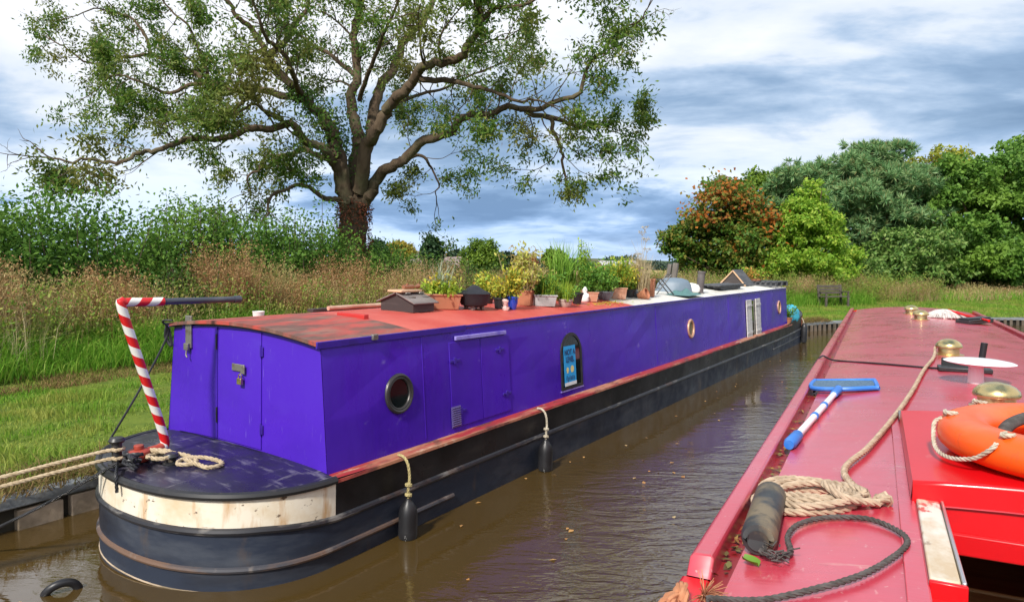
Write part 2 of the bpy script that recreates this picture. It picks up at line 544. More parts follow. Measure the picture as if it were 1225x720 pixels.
# water -------------------------------------------------------------
def water_material():
    mt, nt, N, L, b = nodes('canal_water')
    b.inputs['Base Color'].default_value = (0.06, 0.035, 0.011, 1)
    b.inputs['Roughness'].default_value = 0.03
    b.inputs['IOR'].default_value = 1.6
    b.inputs['Specular IOR Level'].default_value = 1.0
    tc = N.new('ShaderNodeTexCoord')
    def ns(scale, det, rot=0, dist=0.0):
        mp = N.new('ShaderNodeMapping'); mp.inputs['Scale'].default_value = scale; mp.inputs['Rotation'].default_value = (0, 0, rot)
        L.new(tc.outputs['Object'], mp.inputs[0])
        n = N.new('ShaderNodeTexNoise'); n.inputs['Scale'].default_value = 1; n.inputs['Detail'].default_value = det; n.inputs['Distortion'].default_value = dist
        L.new(mp.outputs[0], n.inputs['Vector']); return n.outputs['Fac']
    a = ns((1.7, 4.6, 1), 3.5, radians(20), 1.2)
    c = ns((14, 30, 1), 2, radians(35), 0.5)
    # a breeze only roughens patches of the surface
    patch = ns((0.22, 0.22, 1), 2)
    mr = N.new('ShaderNodeMapRange'); mr.inputs['From Min'].default_value = 0.56; mr.inputs['From Max'].default_value = 0.80
    mr.inputs['To Min'].default_value = 0.10; mr.inputs['To Max'].default_value = 1.3
    # the open middle of the canal catches more wind than the lee of the moored hull
    sp = N.new('ShaderNodeSeparateXYZ'); L.new(tc.outputs['Object'], sp.inputs[0])
    lee = N.new('ShaderNodeMath'); lee.operation = 'MULTIPLY_ADD'; L.new(sp.outputs['X'], lee.inputs[0]); lee.inputs[1].default_value = .839
    t2 = N.new('ShaderNodeMath'); t2.operation = 'MULTIPLY_ADD'; L.new(sp.outputs['Y'], t2.inputs[0]); t2.inputs[1].default_value = -.545; t2.inputs[2].default_value = 3.9
    L.new(t2.outputs[0], lee.inputs[2])                       # metres from the hull's side
    t3 = N.new('ShaderNodeMath'); t3.operation = 'MULTIPLY_ADD'; L.new(lee.outputs[0], t3.inputs[0]); t3.inputs[1].default_value = .13; L.new(patch, t3.inputs[2])
    L.new(t3.outputs[0], mr.inputs['Value'])
    add = N.new('ShaderNodeMath'); add.operation = 'MULTIPLY_ADD'; L.new(c, add.inputs[0]); add.inputs[1].default_value = 0.22; L.new(a, add.inputs[2])
    mu = N.new('ShaderNodeMath'); mu.operation = 'MULTIPLY'; L.new(add.outputs[0], mu.inputs[0]); L.new(mr.outputs[0], mu.inputs[1])
    bn = N.new('ShaderNodeBump'); bn.inputs['Strength'].default_value = 1.0; bn.inputs['Distance'].default_value = 0.024
    L.new(mu.outputs[0], bn.inputs['Height']); L.new(bn.outputs[0], b.inputs['Normal'])
    # silt clouds
    mx = N.new('ShaderNodeMix'); mx.data_type = 'RGBA'
    L.new(ns((0.5, 0.5, 1), 3), mx.inputs['Factor'])
    mx.inputs['A'].default_value = (0.055, 0.032, 0.009, 1); mx.inputs['B'].default_value = (0.084, 0.053, 0.0155, 1)
    L.new(mx.outputs['Result'], b.inputs['Base Color'])
    return mt
mb = MB(); mb.add([(-60, -60, WATER), (130, -60, WATER), (130, 60, WATER), (-60, 60, WATER)], [(0, 1, 2, 3)])
tag(mb.build('water', water_material()), kind='structure')

# bank edging: timber waling over concrete blocks ------------------------
m_waling = pmat('weathered_waling', (0.24, 0.26, 0.27), 0.85, [((0.045, 0.05, 0.045), (0.8, 0.8, 6), .45, .65, .8), ((0.16, 0.13, 0.09), 2.0, .55, .7, .6)], bump=(20, .5))
m_block = pmat('stained_concrete', (0.46, 0.36, 0.26), 0.95, [((0.16, 0.125, 0.08), 3.0, .42, .64, .85)], bump=(15, .5), spec=.2)
m_shade_fill = pmat('wet_boards', (0.03, 0.026, 0.018), 0.6, [((0.06, 0.05, 0.03), 4, .5, .7, .6)])  # near-black colour puts the shade of the recess behind the blocks into the backing
mb = MB(); bl = MB(); bk = MB(); pile = MB()
ts = np.arange(-26, 70, 0.5)
def sweep(dst, t_list, prof):
    rows = []
    for o, z in prof:
        q = bank(t_list, o); rows.append([(x, y, z) for x, y in q])
    k = len(t_list); V = [p for r in rows for p in r]; m_ = len(prof)
    dst.add(V, [((j * k + i), (j * k + i + 1), ((j + 1) % m_ * k + i + 1), ((j + 1) % m_ * k + i)) for j in range(m_) for i in range(k - 1)])
sweep(mb, ts, [(.06, LAND - .015), (-.055, LAND - .03), (-.06, LAND - .125), (.06, LAND - .13)])
sweep(bk, ts, [(.05, LAND - .1), (.02, LAND - .12), (.03, WATER - .5), (.12, WATER - .5)])
r2 = random.Random(3)
t = -26.0
while t < 11:
    w = r2.uniform(.32, .5)
    if r2.random() < .8 or -7 < t < 1:
        c = bank([t, t + w], -.045); d = bank([t, t + w], .05)
        zt = LAND - .135 - r2.uniform(0, .02); zb = WATER - r2.uniform(.02, .3) * (1 if r2.random() < .7 else 0) - .05
        P = [(*c[0], zb), (*c[1], zb), (*d[1], zb), (*d[0], zb), (*c[0], zt), (*c[1], zt), (*d[1], zt), (*d[0], zt)]
        bl.add(P, [(3, 2, 1, 0), (4, 5, 6, 7), (0, 1, 5, 4), (1, 2, 6, 5), (2, 3, 7, 6), (3, 0, 4, 7)])
    t += w + r2.uniform(.06, .32)
t = 14.0
while t < 70:
    c = bank([t], -.075)[0]; h = r2.uniform(-.03, .03)
    pile.tube([(c[0], c[1], WATER - .5), (c[0] + r2.uniform(-.02, .02), c[1], LAND - .10 + h)], .055, 7)
    t += .24 + r2.uniform(-.03, .04)
tag(mb.build('bank_edging', m_waling, bev=.012), kind='structure')
tag(bk.build('edging_backing', m_shade_fill), kind='structure')
tag(bl.build('edging_blocks', m_block, bev=.01), kind='structure')
m_pile = pmat('old_timber_piling', (0.13, 0.10, 0.075), 0.9, [((0.06, 0.055, 0.04), (3, 3, 6), .45, .65, .8), ((.2, .17, .13), 4, .55, .7, .7)])
tag(pile.build('edging_piling', m_pile), kind='structure')

# fields and hills ---------------------------------------------------------
m_stub = pmat('stubble', (0.36, 0.27, 0.10), 0.95, [((0.42, 0.33, 0.14), .05, .4, .6, .8), ((0.25, 0.19, 0.07), .4, .5, .7, .6)], spec=.1)
m_plough = pmat('ploughed_earth', (0.19, 0.115, 0.075), 0.95, [((0.14, 0.09, .06), .03, .4, .6, .8)], spec=.1)
m_mead = pmat('meadow', (0.10, 0.16, 0.03), 0.95, [((0.17, 0.19, 0.05), .06, .4, .65, .8)], spec=.1)
def sheet(name, pts, z, mt):
    mb = MB(); mb.add([(x, y, z) for x, y in pts], [tuple(range(len(pts)))]); return tag(mb.build(name, mt), kind='structure')
sheet('meadow', [(-120, 60), (160, 60), (160, 150), (-120, 150)], .66, m_mead)
sheet('stubble_field', [(0, 112), (150, 112), (200, 330), (-20, 330)], .70, m_stub)
sheet('ploughed_field', [(-20, 335), (260, 335), (330, 560), (-40, 560)], .74, m_plough)
m_hill = pmat('far_pasture', (0.075, 0.11, 0.045), 0.95, [((0.13, 0.125, 0.06), .01, .45, .6, .8)], spec=.1)
mb = MB()
def hz(x, y):
    r = sqrt(x * x + y * y); k = max(0, min(1, (r - 600) / 500))
    return -3 + 15 * k * k * (3 - 2 * k) * (0.75 + .25 * sin(x * .006 + 1) + .12 * sin(x * .017)) + 3 * k
mb.grid(lambda a, r: (r * sin(a), r * cos(a), hz(r * sin(a), r * cos(a))), np.linspace(-1.5, 1.5, 90), np.linspace(580, 1900, 14))
tag(mb.build('hills', m_hill), kind='structure')

# ================================================================== PURPLE NARROWBOAT
m_purple = pmat('purple_paint', (0.072, 0.017, 0.46), 0.34,
    [((0.048, 0.011, 0.33), (.5, .5, .9), .40, .62, .9), ((0.10, 0.036, .50), (.9, .9, .25), .56, .74, .35), ((.22, .16, .55), (60, 3.5, 5), .68, .74, .55, 3), ((.04, .012, .22), (7, 7, .7), .66, .76, .4), ((0.095, 0.05, .50), (1.2, .35, 3.0), .60, .78, .35), ((0.045, 0.013, .27), (6, 6, .8), .66, .78, .25)],
    bump=((2.2, 2.2, .5), 0.30, .03), rlayer=((2.0, 2.0, .8), .22, .44), spec=.42)
m_purple_dark = pmat('purple_trim', (0.045, 0.014, 0.30), 0.4, [((0.03, 0.012, .16), 4, .5, .65, .8)])
m_mauve = pmat('faded_purple_strip', (0.30, 0.24, 0.62), 0.45, [((0.13, 0.08, .5), 3, .5, .65, .8)])
m_black = pmat('black_hull_paint', (0.007, 0.0065, 0.007), 0.3, [((0.06, 0.05, 0.04), (2, 2, 8), .60, .74, .7), ((0.03, 0.028, .03), 1.2, .4, .6, .6)],
    rlayer=(2.5, .25, .5), bump=(2.0, .15, .02), spec=.25)
m_navy = pmat('weathered_blacking', (0.024, 0.032, 0.052), 0.55,
    [((0.075, 0.085, 0.105), (1.5, 1.5, 5), .45, .7, .8), ((0.11, 0.075, 0.05), (3, 3, 1.2), .62, .75, .7), ((0.018, .02, .028), (.7, .7, 3), .52, .66, .7)],
    bump=(5, .25, .01), rlayer=(4, .35, .7), spec=.3)
m_strake = pmat('scuffed_strake', (0.022, 0.022, 0.027), 0.4, [((0.20, 0.185, 0.17), (3, 3, 14), .55, .68, .8), ((0.10, 0.05, 0.03), (2, 2, 2), .58, .72, .6)])
m_ruststrake = pmat('rusty_strake', (0.05, 0.05, 0.06), 0.6, [((0.16, 0.09, 0.055), (2, 2, 9), .42, .6, .85), ((.20, .17, .15), 6, .6, .7, .6)])
m_white_band = pmat('stained_white_paint', (0.80, 0.73, 0.60), 0.45,
    [((.62, .47, .27), (2.2, 2.2, 3), .47, .66, .75), ((0.50, 0.26, 0.08), (6.5, 6.5, 1.3), .55, .68, .8), ((0.10, 0.06, 0.035), (13, 13, 22), .635, .69, .95), ((.22, .11, .05), (3, 3, 16), .64, .72, .8)], rlayer=(5, .35, .6))
m_deck = pmat('worn_navy_deck', (0.014, 0.013, 0.027), 0.36,
    [((0.024, 0.020, .055), 1.6, .45, .65, .8), ((0.17, 0.16, 0.18), (4, 14, 3), .55, .68, .7, 9), ((0.20, 0.19, 0.19), (14, 3, 3), .60, .70, .6, 9), ((0.008, .008, .016), 2.6, .55, .7, .8)], rlayer=(4, .22, .5), bump=(12, .2, .004))
m_gunw = pmat('flaking_red_gunwale', (0.33, 0.028, 0.028), 0.5,
    [((0.42, 0.20, 0.11), (4, .55, 3), .48, .56, .85), ((.10, .03, .025), (9, 1.6, 3), .55, .63, .8), ((0.12, 0.05, .03), (7, 2.5, 3), .58, .68, .85), ((.55, .42, .3), (9, 3, 3), .62, .7, .7)], rlayer=(6, .4, .7))
m_dark_metal = pmat('tarnished_black_metal', (0.02, 0.02, 0.022), 0.4, [((0.06, 0.05, .045), 8, .55, .7, .7)])
m_steel = pmat('dull_steel', (0.30, 0.28, 0.25), 0.45, [((0.16, 0.10, 0.06), 9, .5, .65, .8)], metal=.7)
m_brass = pmat('brass', (0.74, 0.58, 0.27), 0.3, [((0.50, 0.37, .17), 9, .45, .68, .8), ((.30, .2, .09), 26, .58, .7, .7)], metal=1.0, rlayer=(12, .2, .45))
m_glass = pmat('dark_window_glass', (0.010, 0.014, 0.014), 0.05, spec=.7)
m_rubber = pmat('black_rubber', (0.014, 0.014, 0.016), 0.42, [((0.04, .04, .045), 6, .5, .7, .6)])

def roof_material():
    """bare patchy aft end, red middle, white forward half"""
    mt, nt, N, L, b = nodes('painted_roof')
    tc = N.new('ShaderNodeTexCoord'); sep = N.new('ShaderNodeSeparateXYZ'); L.new(tc.outputs['Object'], sep.inputs[0])
    def ns(scale, det=5):
        mp = N.new('ShaderNodeMapping'); mp.inputs['Scale'].default_value = scale; L.new(tc.outputs['Object'], mp.inputs[0])
        n = N.new('ShaderNodeTexNoise'); n.inputs['Scale'].default_value = 1; n.inputs['Detail'].default_value = det; n.inputs['Roughness'].default_value = .6
        L.new(mp.outputs[0], n.inputs['Vector']); return n.outputs['Fac']
    def mr(f, a, c, t0=0, t1=1):
        n = N.new('ShaderNodeMapRange'); n.inputs['From Min'].default_value = a; n.inputs['From Max'].default_value = c
        n.inputs['To Min'].default_value = t0; n.inputs['To Max'].default_value = t1; L.new(f, n.inputs['Value']); return n.outputs[0]
    def mix(f, a, c):
        n = N.new('ShaderNodeMix'); n.data_type = 'RGBA'; L.new(f, n.inputs['Factor'])
        for k, q in (('A', a), ('B', c)):
            if isinstance(q, tuple): n.inputs[k].default_value = col4(q)
            else: L.new(q, n.inputs[k])
        return n.outputs['Result']
    def mul(a, c):
        n = N.new('ShaderNodeMath'); n.operation = 'MULTIPLY'; L.new(a, n.inputs[0]); L.new(c, n.inputs[1]); return n.outputs[0]
    red = mix(mr(ns((1.2, 1.2, 1)), .4, .65), (0.50, 0.062, 0.045), (0.58, 0.115, 0.085))
    red = mix(mr(ns((5, 5, 1)), .6, .75, 0, .6), red, (0.33, .09, .06))
    bare = mix(mr(ns((3.4, 1.3, 1), 8), .39, .52), (0.14, 0.07, 0.055), (0.44, 0.065, 0.05))
    bare = mix(mr(ns((8, 3, 1), 8), .5, .66, 0, .75), bare, (0.26, 0.15, 0.11))
    bare = mix(mr(ns((5, 2.0, 1.3), 9), .56, .64, 0, .7), bare, (0.07, 0.05, 0.048))
    white = mix(mr(ns((1.5, 1.5, 1)), .45, .7), (0.72, 0.70, 0.64), (0.55, 0.50, 0.41))
    white = mix(mr(ns((6, 6, 1)), .62, .72, 0, .8), white, (0.36, 0.28, .17))
    wob = N.new('ShaderNodeMath'); wob.operation = 'MULTIPLY_ADD'; L.new(ns((2.2, 2.2, 1)), wob.inputs[0]); wob.inputs[1].default_value = .5; L.new(sep.outputs['Y'], wob.inputs[2])
    c1 = mix(mr(sep.outputs['Y'], 1.045, 1.05), bare, red)
    c2 = mix(mr(wob.outputs[0], 6.05, 6.12), c1, white)
    L.new(c2, b.inputs['Base Color']); b.inputs['Roughness'].default_value = .55
    bn = N.new('ShaderNodeBump'); bn.inputs['Strength'].default_value = .3; bn.inputs['Distance'].default_value = .01
    L.new(ns((7, 7, 7)), bn.inputs['Height']); L.new(bn.outputs[0], b.inputs['Normal'])
    return mt
m_roof = roof_material()

UC = -0.08                     # centreline of the hull in the boat's own axes
def zr(u): return 1.585 + .075 * (1 - ((u - UC) / .94) ** 2)      # top of the cabin roof
pb = thing('narrowboat', 'long purple narrowboat moored on the left with a white banded round stern', 'boat', tuple(PB.o), PB.e)
# hull outline, counter-clockwise from the stern centre: stern superellipse, straight side, bow
def hull_outline(inset=0.0, a=1.12, b=.92, L1=17.5, L2=20.0):
    a2, b2 = a - inset, b - inset
    right = []
    for k in range(21):
        th = (pi / 2) * k / 20
        right.append((UC + a2 * sin(th) ** (2 / 2.2), -b2 * cos(th) ** (2 / 2.2)))
    for s in np.linspace(.6, L1 - .2, 22): right.append((UC + a2, float(s)))
    for k in range(13):
        t = k / 12
        right.append((UC + a2 * (1 - t ** 2.1) + .03 * t * (1 if inset == 0 else 0), L1 + (L2 - inset - L1) * t))
    left = [(2 * UC - u, s) for u, s in right[::-1]]
    return right + left[:-1]
def sheer(s): return .585 + (.02 if s < 0 else 0) + max(0, (s - 14) / 5) ** 2 * .28
OUT = hull_outline()
OUT_IN = hull_outline(.0)
def ring_strip(dst, outl, levels, sel=None, mi=0):
    n = len(outl); idx = [i for i in range(n) if sel is None or sel(outl[i])]
    for a in range(n):
        b_ = (a + 1) % n
        if sel is not None and not (sel(outl[a]) and sel(outl[b_])): continue
        for (z0, z1) in zip(levels[:-1], levels[1:]):
            P = [(*outl[a], z0(outl[a][1])), (*outl[b_], z0(outl[b_][1])), (*outl[b_], z1(outl[b_][1])), (*outl[a], z1(outl[a][1]))]
            dst.add(P, [(0, 1, 2, 3)], mi)
def weld(o, d=.0006):
    bm = bmesh.new(); bm.from_mesh(o.data); bmesh.ops.remove_doubles(bm, verts=bm.verts, dist=d)
    bmesh.ops.recalc_face_normals(bm, faces=bm.faces); bm.to_mesh(o.data); bm.free(); o.data.set_sharp_from_angle(angle=radians(38)); return o
mid = lambda s: .305 + .045 * min(1, max(0, -s / .5)) + max(0, (s - 14) / 5) ** 2 * .12
mb = MB()
ring_strip(mb, OUT, [lambda s: -.5, lambda s: WATER, lambda s: .09, mid])
weld(mb.build('hull', m_navy, pb))
mb = MB(); ring_strip(mb, OUT, [mid, sheer], sel=lambda p: p[1] > -.03 )
weld(mb.build('topside', m_black, pb))
m_flash = pmat('orange_red_bow_paint', (.55, .10, .03), .45, [((.4, .06, .03), 4, .5, .65, .7)])
mb = MB(); ring_strip(mb, [(u * 1.004 + .0003, s + (.004 if s > 19 else 0)) for u, s in OUT], [lambda s: mid(s) + .03, lambda s: sheer(s) - .03], sel=lambda p: p[1] > 17.6)
weld(mb.build('bow_flash', m_flash, pb))
mb = MB(); ring_strip(mb, OUT, [mid, sheer], sel=lambda p: p[1] <= 0.0)
weld(mb.build('stern_band', m_white_band, pb))
def strake(name, z, r, mt, sel, parent=pb):
    mb = MB(); pts = [(u, s, z(s)) for u, s in OUT if sel(u, s)]
    # start the run where the selection breaks
    full = [sel(u, s) for u, s in OUT]
    if all(full): mb.tube(pts, r, 8, closed=True)
    else:
        k = full.index(False); order = [OUT[(k + i) % len(OUT)] for i in range(len(OUT))]
        mb.tube([(u, s, z(s)) for u, s in order if sel(u, s)], r, 8)
    return mb.build(name, mt, parent)
strake('rubbing_strake', mid, .026, m_strake, lambda u, s: True)
strake('rubbing_strake', lambda s: .085, .022, m_ruststrake, lambda u, s: s < 1.75)
strake('rubbing_strake', lambda s: .12 + max(0, (s - 14) / 5) ** 2 * .1, .018, m_strake, lambda u, s: s > 13.8)
strake('deck_moulding', lambda s: sheer(s) - .012, .030, m_dark_metal, lambda u, s: s < .12)
strake('waterline_scum', lambda s: WATER + .012, .006, m_block, lambda u, s: True)
# stern deck: cambered steel plate
mb = MB(); NR = 9; sub = [p for p in OUT if p[1] < .35]
k0 = [i for i, p in enumerate(OUT) if p[1] < .35]
right_d = [p for p in OUT if p[1] < .35 and p[0] >= UC - 1e-6]; right_d.sort(key=lambda p: p[1])
left_d = [(2 * UC - u, s) for u, s in right_d]
rows = len(right_d); cols = 15
def deck_pt(i, j):
    u0, u1 = left_d[i][0], right_d[i][0]; q = j / (cols - 1); u = u0 + (u1 - u0) * q
    s = right_d[i][1]; k = max(0.0, 1 - abs((u - UC) / 1.12) ** 2.2 - (abs(s / .92) ** 2.2 if s < 0 else 0))
    return (u, s, sheer(-1) + .05 * k ** .7)
V = [deck_pt(i, j) for i in range(rows) for j in range(cols)]
mb.add(V, [(i * cols + j, i * cols + j + 1, (i + 1) * cols + j + 1, (i + 1) * cols + j) for i in range(rows - 1) for j in range(cols - 1)])
mb.build('stern_deck', m_deck, pb)
# side decks
mb = MB()
for s0, s1 in zip(np.linspace(-.02, 16.4, 24)[:-1], np.linspace(-.02, 16.4, 24)[1:]):
    for (ua, ub) in ((.94, 1.045), (-1.21, -1.10)):
        za, zb = (.612, .59) if ua > 0 else (.59, .612)
        mb.add([(ua, s0, za), (ub, s0, zb), (ub, s1, zb), (ua, s1, za)], [(0, 1, 2, 3)])
        o_, i_ = (ub, zb) if ua > 0 else (ua, za)
        sg = 1 if ua > 0 else -1
        mb.add([(o_, s0, i_), (o_ + sg * .004, s0, i_ - .022), (o_ + sg * .004, s1, i_ - .022), (o_, s1, i_)], [(0, 1, 2, 3) if sg > 0 else (3, 2, 1, 0)])
o = weld(mb.build('gunwale', m_gunw, pb))
# bow deck
mb = MB(); bo = [p for p in OUT if p[1] >= 16.15]
right_b = sorted([p for p in bo if p[0] > UC + 1e-6], key=lambda p: p[1]); 
V = []
for u, s in right_b: V += [(2 * UC - u, s, sheer(s) - .02), (UC, s, sheer(s) + .03), (u, s, sheer(s) - .02)]
mb.add(V, [(3 * i + j, 3 * i + j + 1, 3 * i + j + 4, 3 * i + j + 3) for i in range(len(right_b) - 1) for j in range(2)])
mb.build('foredeck', m_deck, pb)
# cabin -----------------------------------------------------------------
BS, TS, BP, TP = .95, .865, -1.11, -1.0
CL = 16.2
def zdk(u): return .60 + .05 * (1 - ((u - UC) / 1.12) ** 2)
ss = np.linspace(0, CL, 40)
zw = np.linspace(0, 1, 6)
mb = MB()
Z0, Z1 = .608, 1.583
rw = random.Random(5)
wob = {(i, j): (rw.uniform(-1, 1) * .0035 if 0 < j < 5 else 0) for i in range(40) for j in range(6)}
V = [(BS + (TS - BS) * zw[j] + wob[(i, j)], ss[i], Z0 + (Z1 - Z0) * zw[j]) for j in range(6) for i in range(40)]
mb.add(V, [(j * 40 + i, j * 40 + i + 1, (j + 1) * 40 + i + 1, (j + 1) * 40 + i) for j in range(5) for i in range(39)])
mb.add([(BP, 0, Z0), (BP, CL, Z0), (TP, CL, Z1), (TP, 0, Z1)], [(3, 2, 1, 0)])
for s, fl in ((0, 0), (CL, 1)):
    us = np.linspace(0, 1, 13); lo = [BP + (BS - BP) * q for q in us]; hi = [TP + (TS - TP) * q for q in us]
    V = [(u, s, Z0 if s else zdk(u) - .03) for u in lo] + [(u, s, zr(u) - .035) for u in hi]
    V[0] = (BP, s, Z0 - .05); V[12] = (BS, s, Z0 - .05)
    mb.add(V, [(i, i + 1, 13 + i + 1, 13 + i) if not fl else (13 + i, 13 + i + 1, i + 1, i) for i in range(12)])
cabin = mb.build('cabin', m_purple, pb, smooth=False)
# dark strip painted in for the shade under the roof hood, roof itself
mb = MB(); us = np.linspace(TP - .012, TS + .012, 15)
mb.grid(lambda u, s: (u, s, zr(u)), us, [-.05, 1.048])
mb.grid(lambda u, s: (u, s, zr(u) - .004), us, [1.048] + list(np.linspace(1.3, CL + .02, 40)))
mb.grid(lambda u, s: (u, s, zr(u) - .028), us, [-.05, CL + .02], flip=True)
for sd in (us[0], us[-1]):
    mb.add([(sd, -.05, zr(sd)), (sd, -.05, zr(sd) - .028), (sd, CL + .02, zr(sd) - .028), (sd, CL + .02, zr(sd))], [(0, 1, 2, 3)])
for s in (-.05, CL + .02):
    V = [(u, s, zr(u)) for u in us] + [(u, s, zr(u) - .028) for u in us]
    mb.add(V, [(i, i + 1, 15 + i + 1, 15 + i) for i in range(14)])
roof = mb.build('roof', m_roof, pb)
mb = MB()
for i in range(14): mb.add([(us[i] * .98, -.004, zr(us[i]) - .028), (us[i + 1] * .98, -.004, zr(us[i + 1]) - .028), (us[i + 1] * .98, -.004, zr(us[i + 1]) - .05), (us[i] * .98, -.004, zr(us[i]) - .05)], [(3, 2, 1, 0)])
mb.build('gap_shade_strip', m_dark_metal, pb)
mb = MB()
mb.box(TS + .004, TS + .022, -.05, 1.75, 1.535, 1.588); mb.box(TS + .004, TS + .016, 1.75, CL, 1.557, 1.583); mb.box(TP - .018, TP - .004, -.05, CL, 1.55, 1.588)
mb.build('roof_edge_trim', m_purple_dark, pb, bev=.004)
mb = MB(); mb.box(TS + .01, TS + .04, .5, .56, 1.555, 1.60); mb.build('roof_bracket', m_steel, pb, bev=.004)
m_redlip = pmat('red_hatch_lip', (0.48, 0.03, 0.025), .5)
mb = MB()
mb.box(-.05, .30, 1.00, 1.06, zr(.1) - .012, zr(.1) + .030)
mb.build('hatch_lip', m_redlip, pb, bev=.006)
# stern bulkhead doors
def front(dst, u0, u1, z0, z1, y=-.006, th=.006): dst.box(u0, u1, y, y + th - .001, z0, z1)
def lean(z): return 0
for (u0, u1, sub_) in ((-.93, -.372, 0), (-.364, .198, 1)):
    mb = MB()
    P = [(u0, zdk(u0) + .02), (u1, zdk(u1) + .02), (u1 + (0.0), 1.60), (u0 + (.06 if sub_ == 0 else 0), 1.575)]
    n_ = 4
    mb.add([(x, -.009, z) for x, z in P] + [(x, -.002, z) for x, z in P], [(0, 1, 2, 3), (7, 6, 5, 4), (0, 4, 5, 1), (1, 5, 6, 2), (2, 6, 7, 3), (3, 7, 4, 0)])
    dr = mb.build('stern_door', m_purple, pb, bev=.002)
    if sub_:
        for z in (.78, 1.40):
            h = MB(); h.box(.196, .206, -.018, -.010, z, z + .10); h.box(.185, .222, -.0125, -.0095, z + .01, z + .09)
            h.build('hinge', m_purple_dark, dr, bev=.002)
        l = MB(); l.box(-.16, .0, -.020, -.010, 1.262, 1.322); l.box(-.03, .02, -.034, -.020, 1.25, 1.315); l.build('latch', m_steel, dr, bev=.004)
        p = MB(); p.box(-.055, .0, -.05, -.026, 1.165, 1.215); p.tube([(-.045, -.038, 1.213), (-.045, -.038, 1.24), (-.027, -.038, 1.252), (-.01, -.038, 1.24), (-.01, -.038, 1.213)], .005, 6)
        p.build('padlock', m_brass, dr, bev=.005)
    else:
        for z in (.80, 1.41):
            h = MB(); h.box(-.376, -.364, -.022, -.010, z, z + .13); h.build('hinge', m_dark_metal, dr, bev=.002)
mb = MB(); mb.box(-.80, -.715, -.026, -.010, 1.39, 1.665); mb.box(-.79, -.73, -.05, -.027, 1.37, 1.43); mb.tube([(-.75, -.045, 1.37), (-.75, -.05, 1.33), (-.73, -.05, 1.31)], .008, 6)
mb.build('hasp', m_steel, pb, bev=.004)
# starboard side fittings: a frame on the sloping side at (s, z)
SL = (BS - TS) / (Z1 - Z0)
def side_m(s, z, off=.0):
    u = BS - SL * (z - Z0)
    n_ = Vector((1, 0, SL)).normalized(); up = Vector((-SL, 0, 1)).normalized(); x = Vector((0, 1, 0))
    M = Matrix(((x.x, up.x, n_.x, u + n_.x * off), (x.y, up.y, n_.y, s), (x.z, up.z, n_.z, z + n_.z * off), (0, 0, 0, 1)))
    return M
def ringz(r, tr, seg=40, sx=1.0, sy=1.0):
    return [(r * cos(2 * pi * k / seg) * sx, r * sin(2 * pi * k / seg) * sy, 0) for k in range(seg)]
m_frame = pmat('porthole_alloy', (0.06, 0.056, 0.055), .42, metal=.5)
m_copper = pmat('porthole_brass_frame', (0.70, 0.40, 0.26), .4, [((.45, .25, .12), 9, .5, .7, .7)], metal=.35)
m_curtain = pmat('cream_curtain_behind_glass', (0.20, 0.15, 0.09), .15, [((.06, .05, .03), 5, .45, .6, .8)])
for (s, z, r, fm, gm) in ((.80, 1.086, .150, m_frame, m_glass), (8.22, 1.07, .150, m_copper, m_curtain), (15.24, 1.10, .155, m_copper, m_curtain)):
    mb = MB(); mb.tube(ringz(r, 0), .019, 8, closed=True, flat=1.0); mb.tube([(p[0] * .86, p[1] * .86, .002) for p in ringz(r, 0)], .012, 8, closed=True)
    mb.xf(side_m(s, z, .008)); fr = mb.build('porthole', fm, pb)
    g = MB(); g.add([(r * .88 * cos(2 * pi * k / 32), r * .88 * sin(2 * pi * k / 32), 0) for k in range(32)], [tuple(range(32))]); g.xf(side_m(s, z, .005))
    g.build('pane', gm, fr)
# arched window
def arch(w, h, n_=16):
    hw = w / 2; P = [(-hw, 0), (hw, 0)]
    for k in range(n_ + 1):
        a = pi * k / n_; P.append((hw * cos(a), h - hw * .95 + hw * .95 * sin(a)))
    return P
mb = MB(); P = arch(.53, .665); Pi = arch(.47, .60)
n_ = len(P)
Pi = [(x, y + .03) for x, y in Pi]
mb.add([(x, y, 0) for x, y in P] + [(x, y, 0) for x, y in Pi] + [(x, y, .014) for x, y in P] + [(x, y, .014) for x, y in Pi],
       [(2 * n_ + i, 2 * n_ + (i + 1) % n_, 3 * n_ + (i + 1) % n_, 3 * n_ + i) for i in range(n_)] + [(i, (i + 1) % n_, 2 * n_ + (i + 1) % n_, 2 * n_ + i) for i in range(n_)]
       + [(3 * n_ + i, 3 * n_ + (i + 1) % n_, n_ + (i + 1) % n_, n_ + i) for i in range(n_)])
MW = side_m(3.82, .69, .001); mb.xf(MW); win = mb.build('arched_window', m_dark_metal, pb)
g = MB(); g.add([(x, y, .004) for x, y in Pi], [tuple(range(n_))]); g.xf(MW); g.build('pane', m_glass, win)
g = MB(); g.box(-.285, .285, -.02, -.004, 0, .012); g.xf(MW); g.build('sill', m_mauve, win)
# side doors
drs = []
for (s0, s1) in ((1.49, 1.972), (1.982, 2.475)):
    mb = MB()
    for z0, z1 in ((.66, 1.44),):
        a0, a1 = side_m(s0, z0, .001), side_m(s0, z1, .001)
        w = s1 - s0; V = []
        for off in (.0, .007):
            for (x, zz) in ((s0, z0), (s1, z0), (s1, z1), (s0, z1)):
                V.append(side_m(x, zz, off).translation)
        mb.add(V, [(3, 2, 1, 0), (4, 5, 6, 7), (0, 1, 5, 4), (1, 2, 6, 5), (2, 3, 7, 6), (3, 0, 4, 7)])
    drs.append(mb.build('side_door', m_purple, pb, bev=.0025))
for d, s, z in ((0, 1.56, 1.27), (1, 2.30, 1.30), (1, 2.40, .84), (0, 1.62, .80)):
    h = MB(); h.box(-.075, .075, -.012, .012, .008, .016); h.box(-.018, .018, -.03, .03, .008, .018); h.xf(side_m(s, z)); h.build('hinge', m_purple_dark, drs[d], bev=.002)
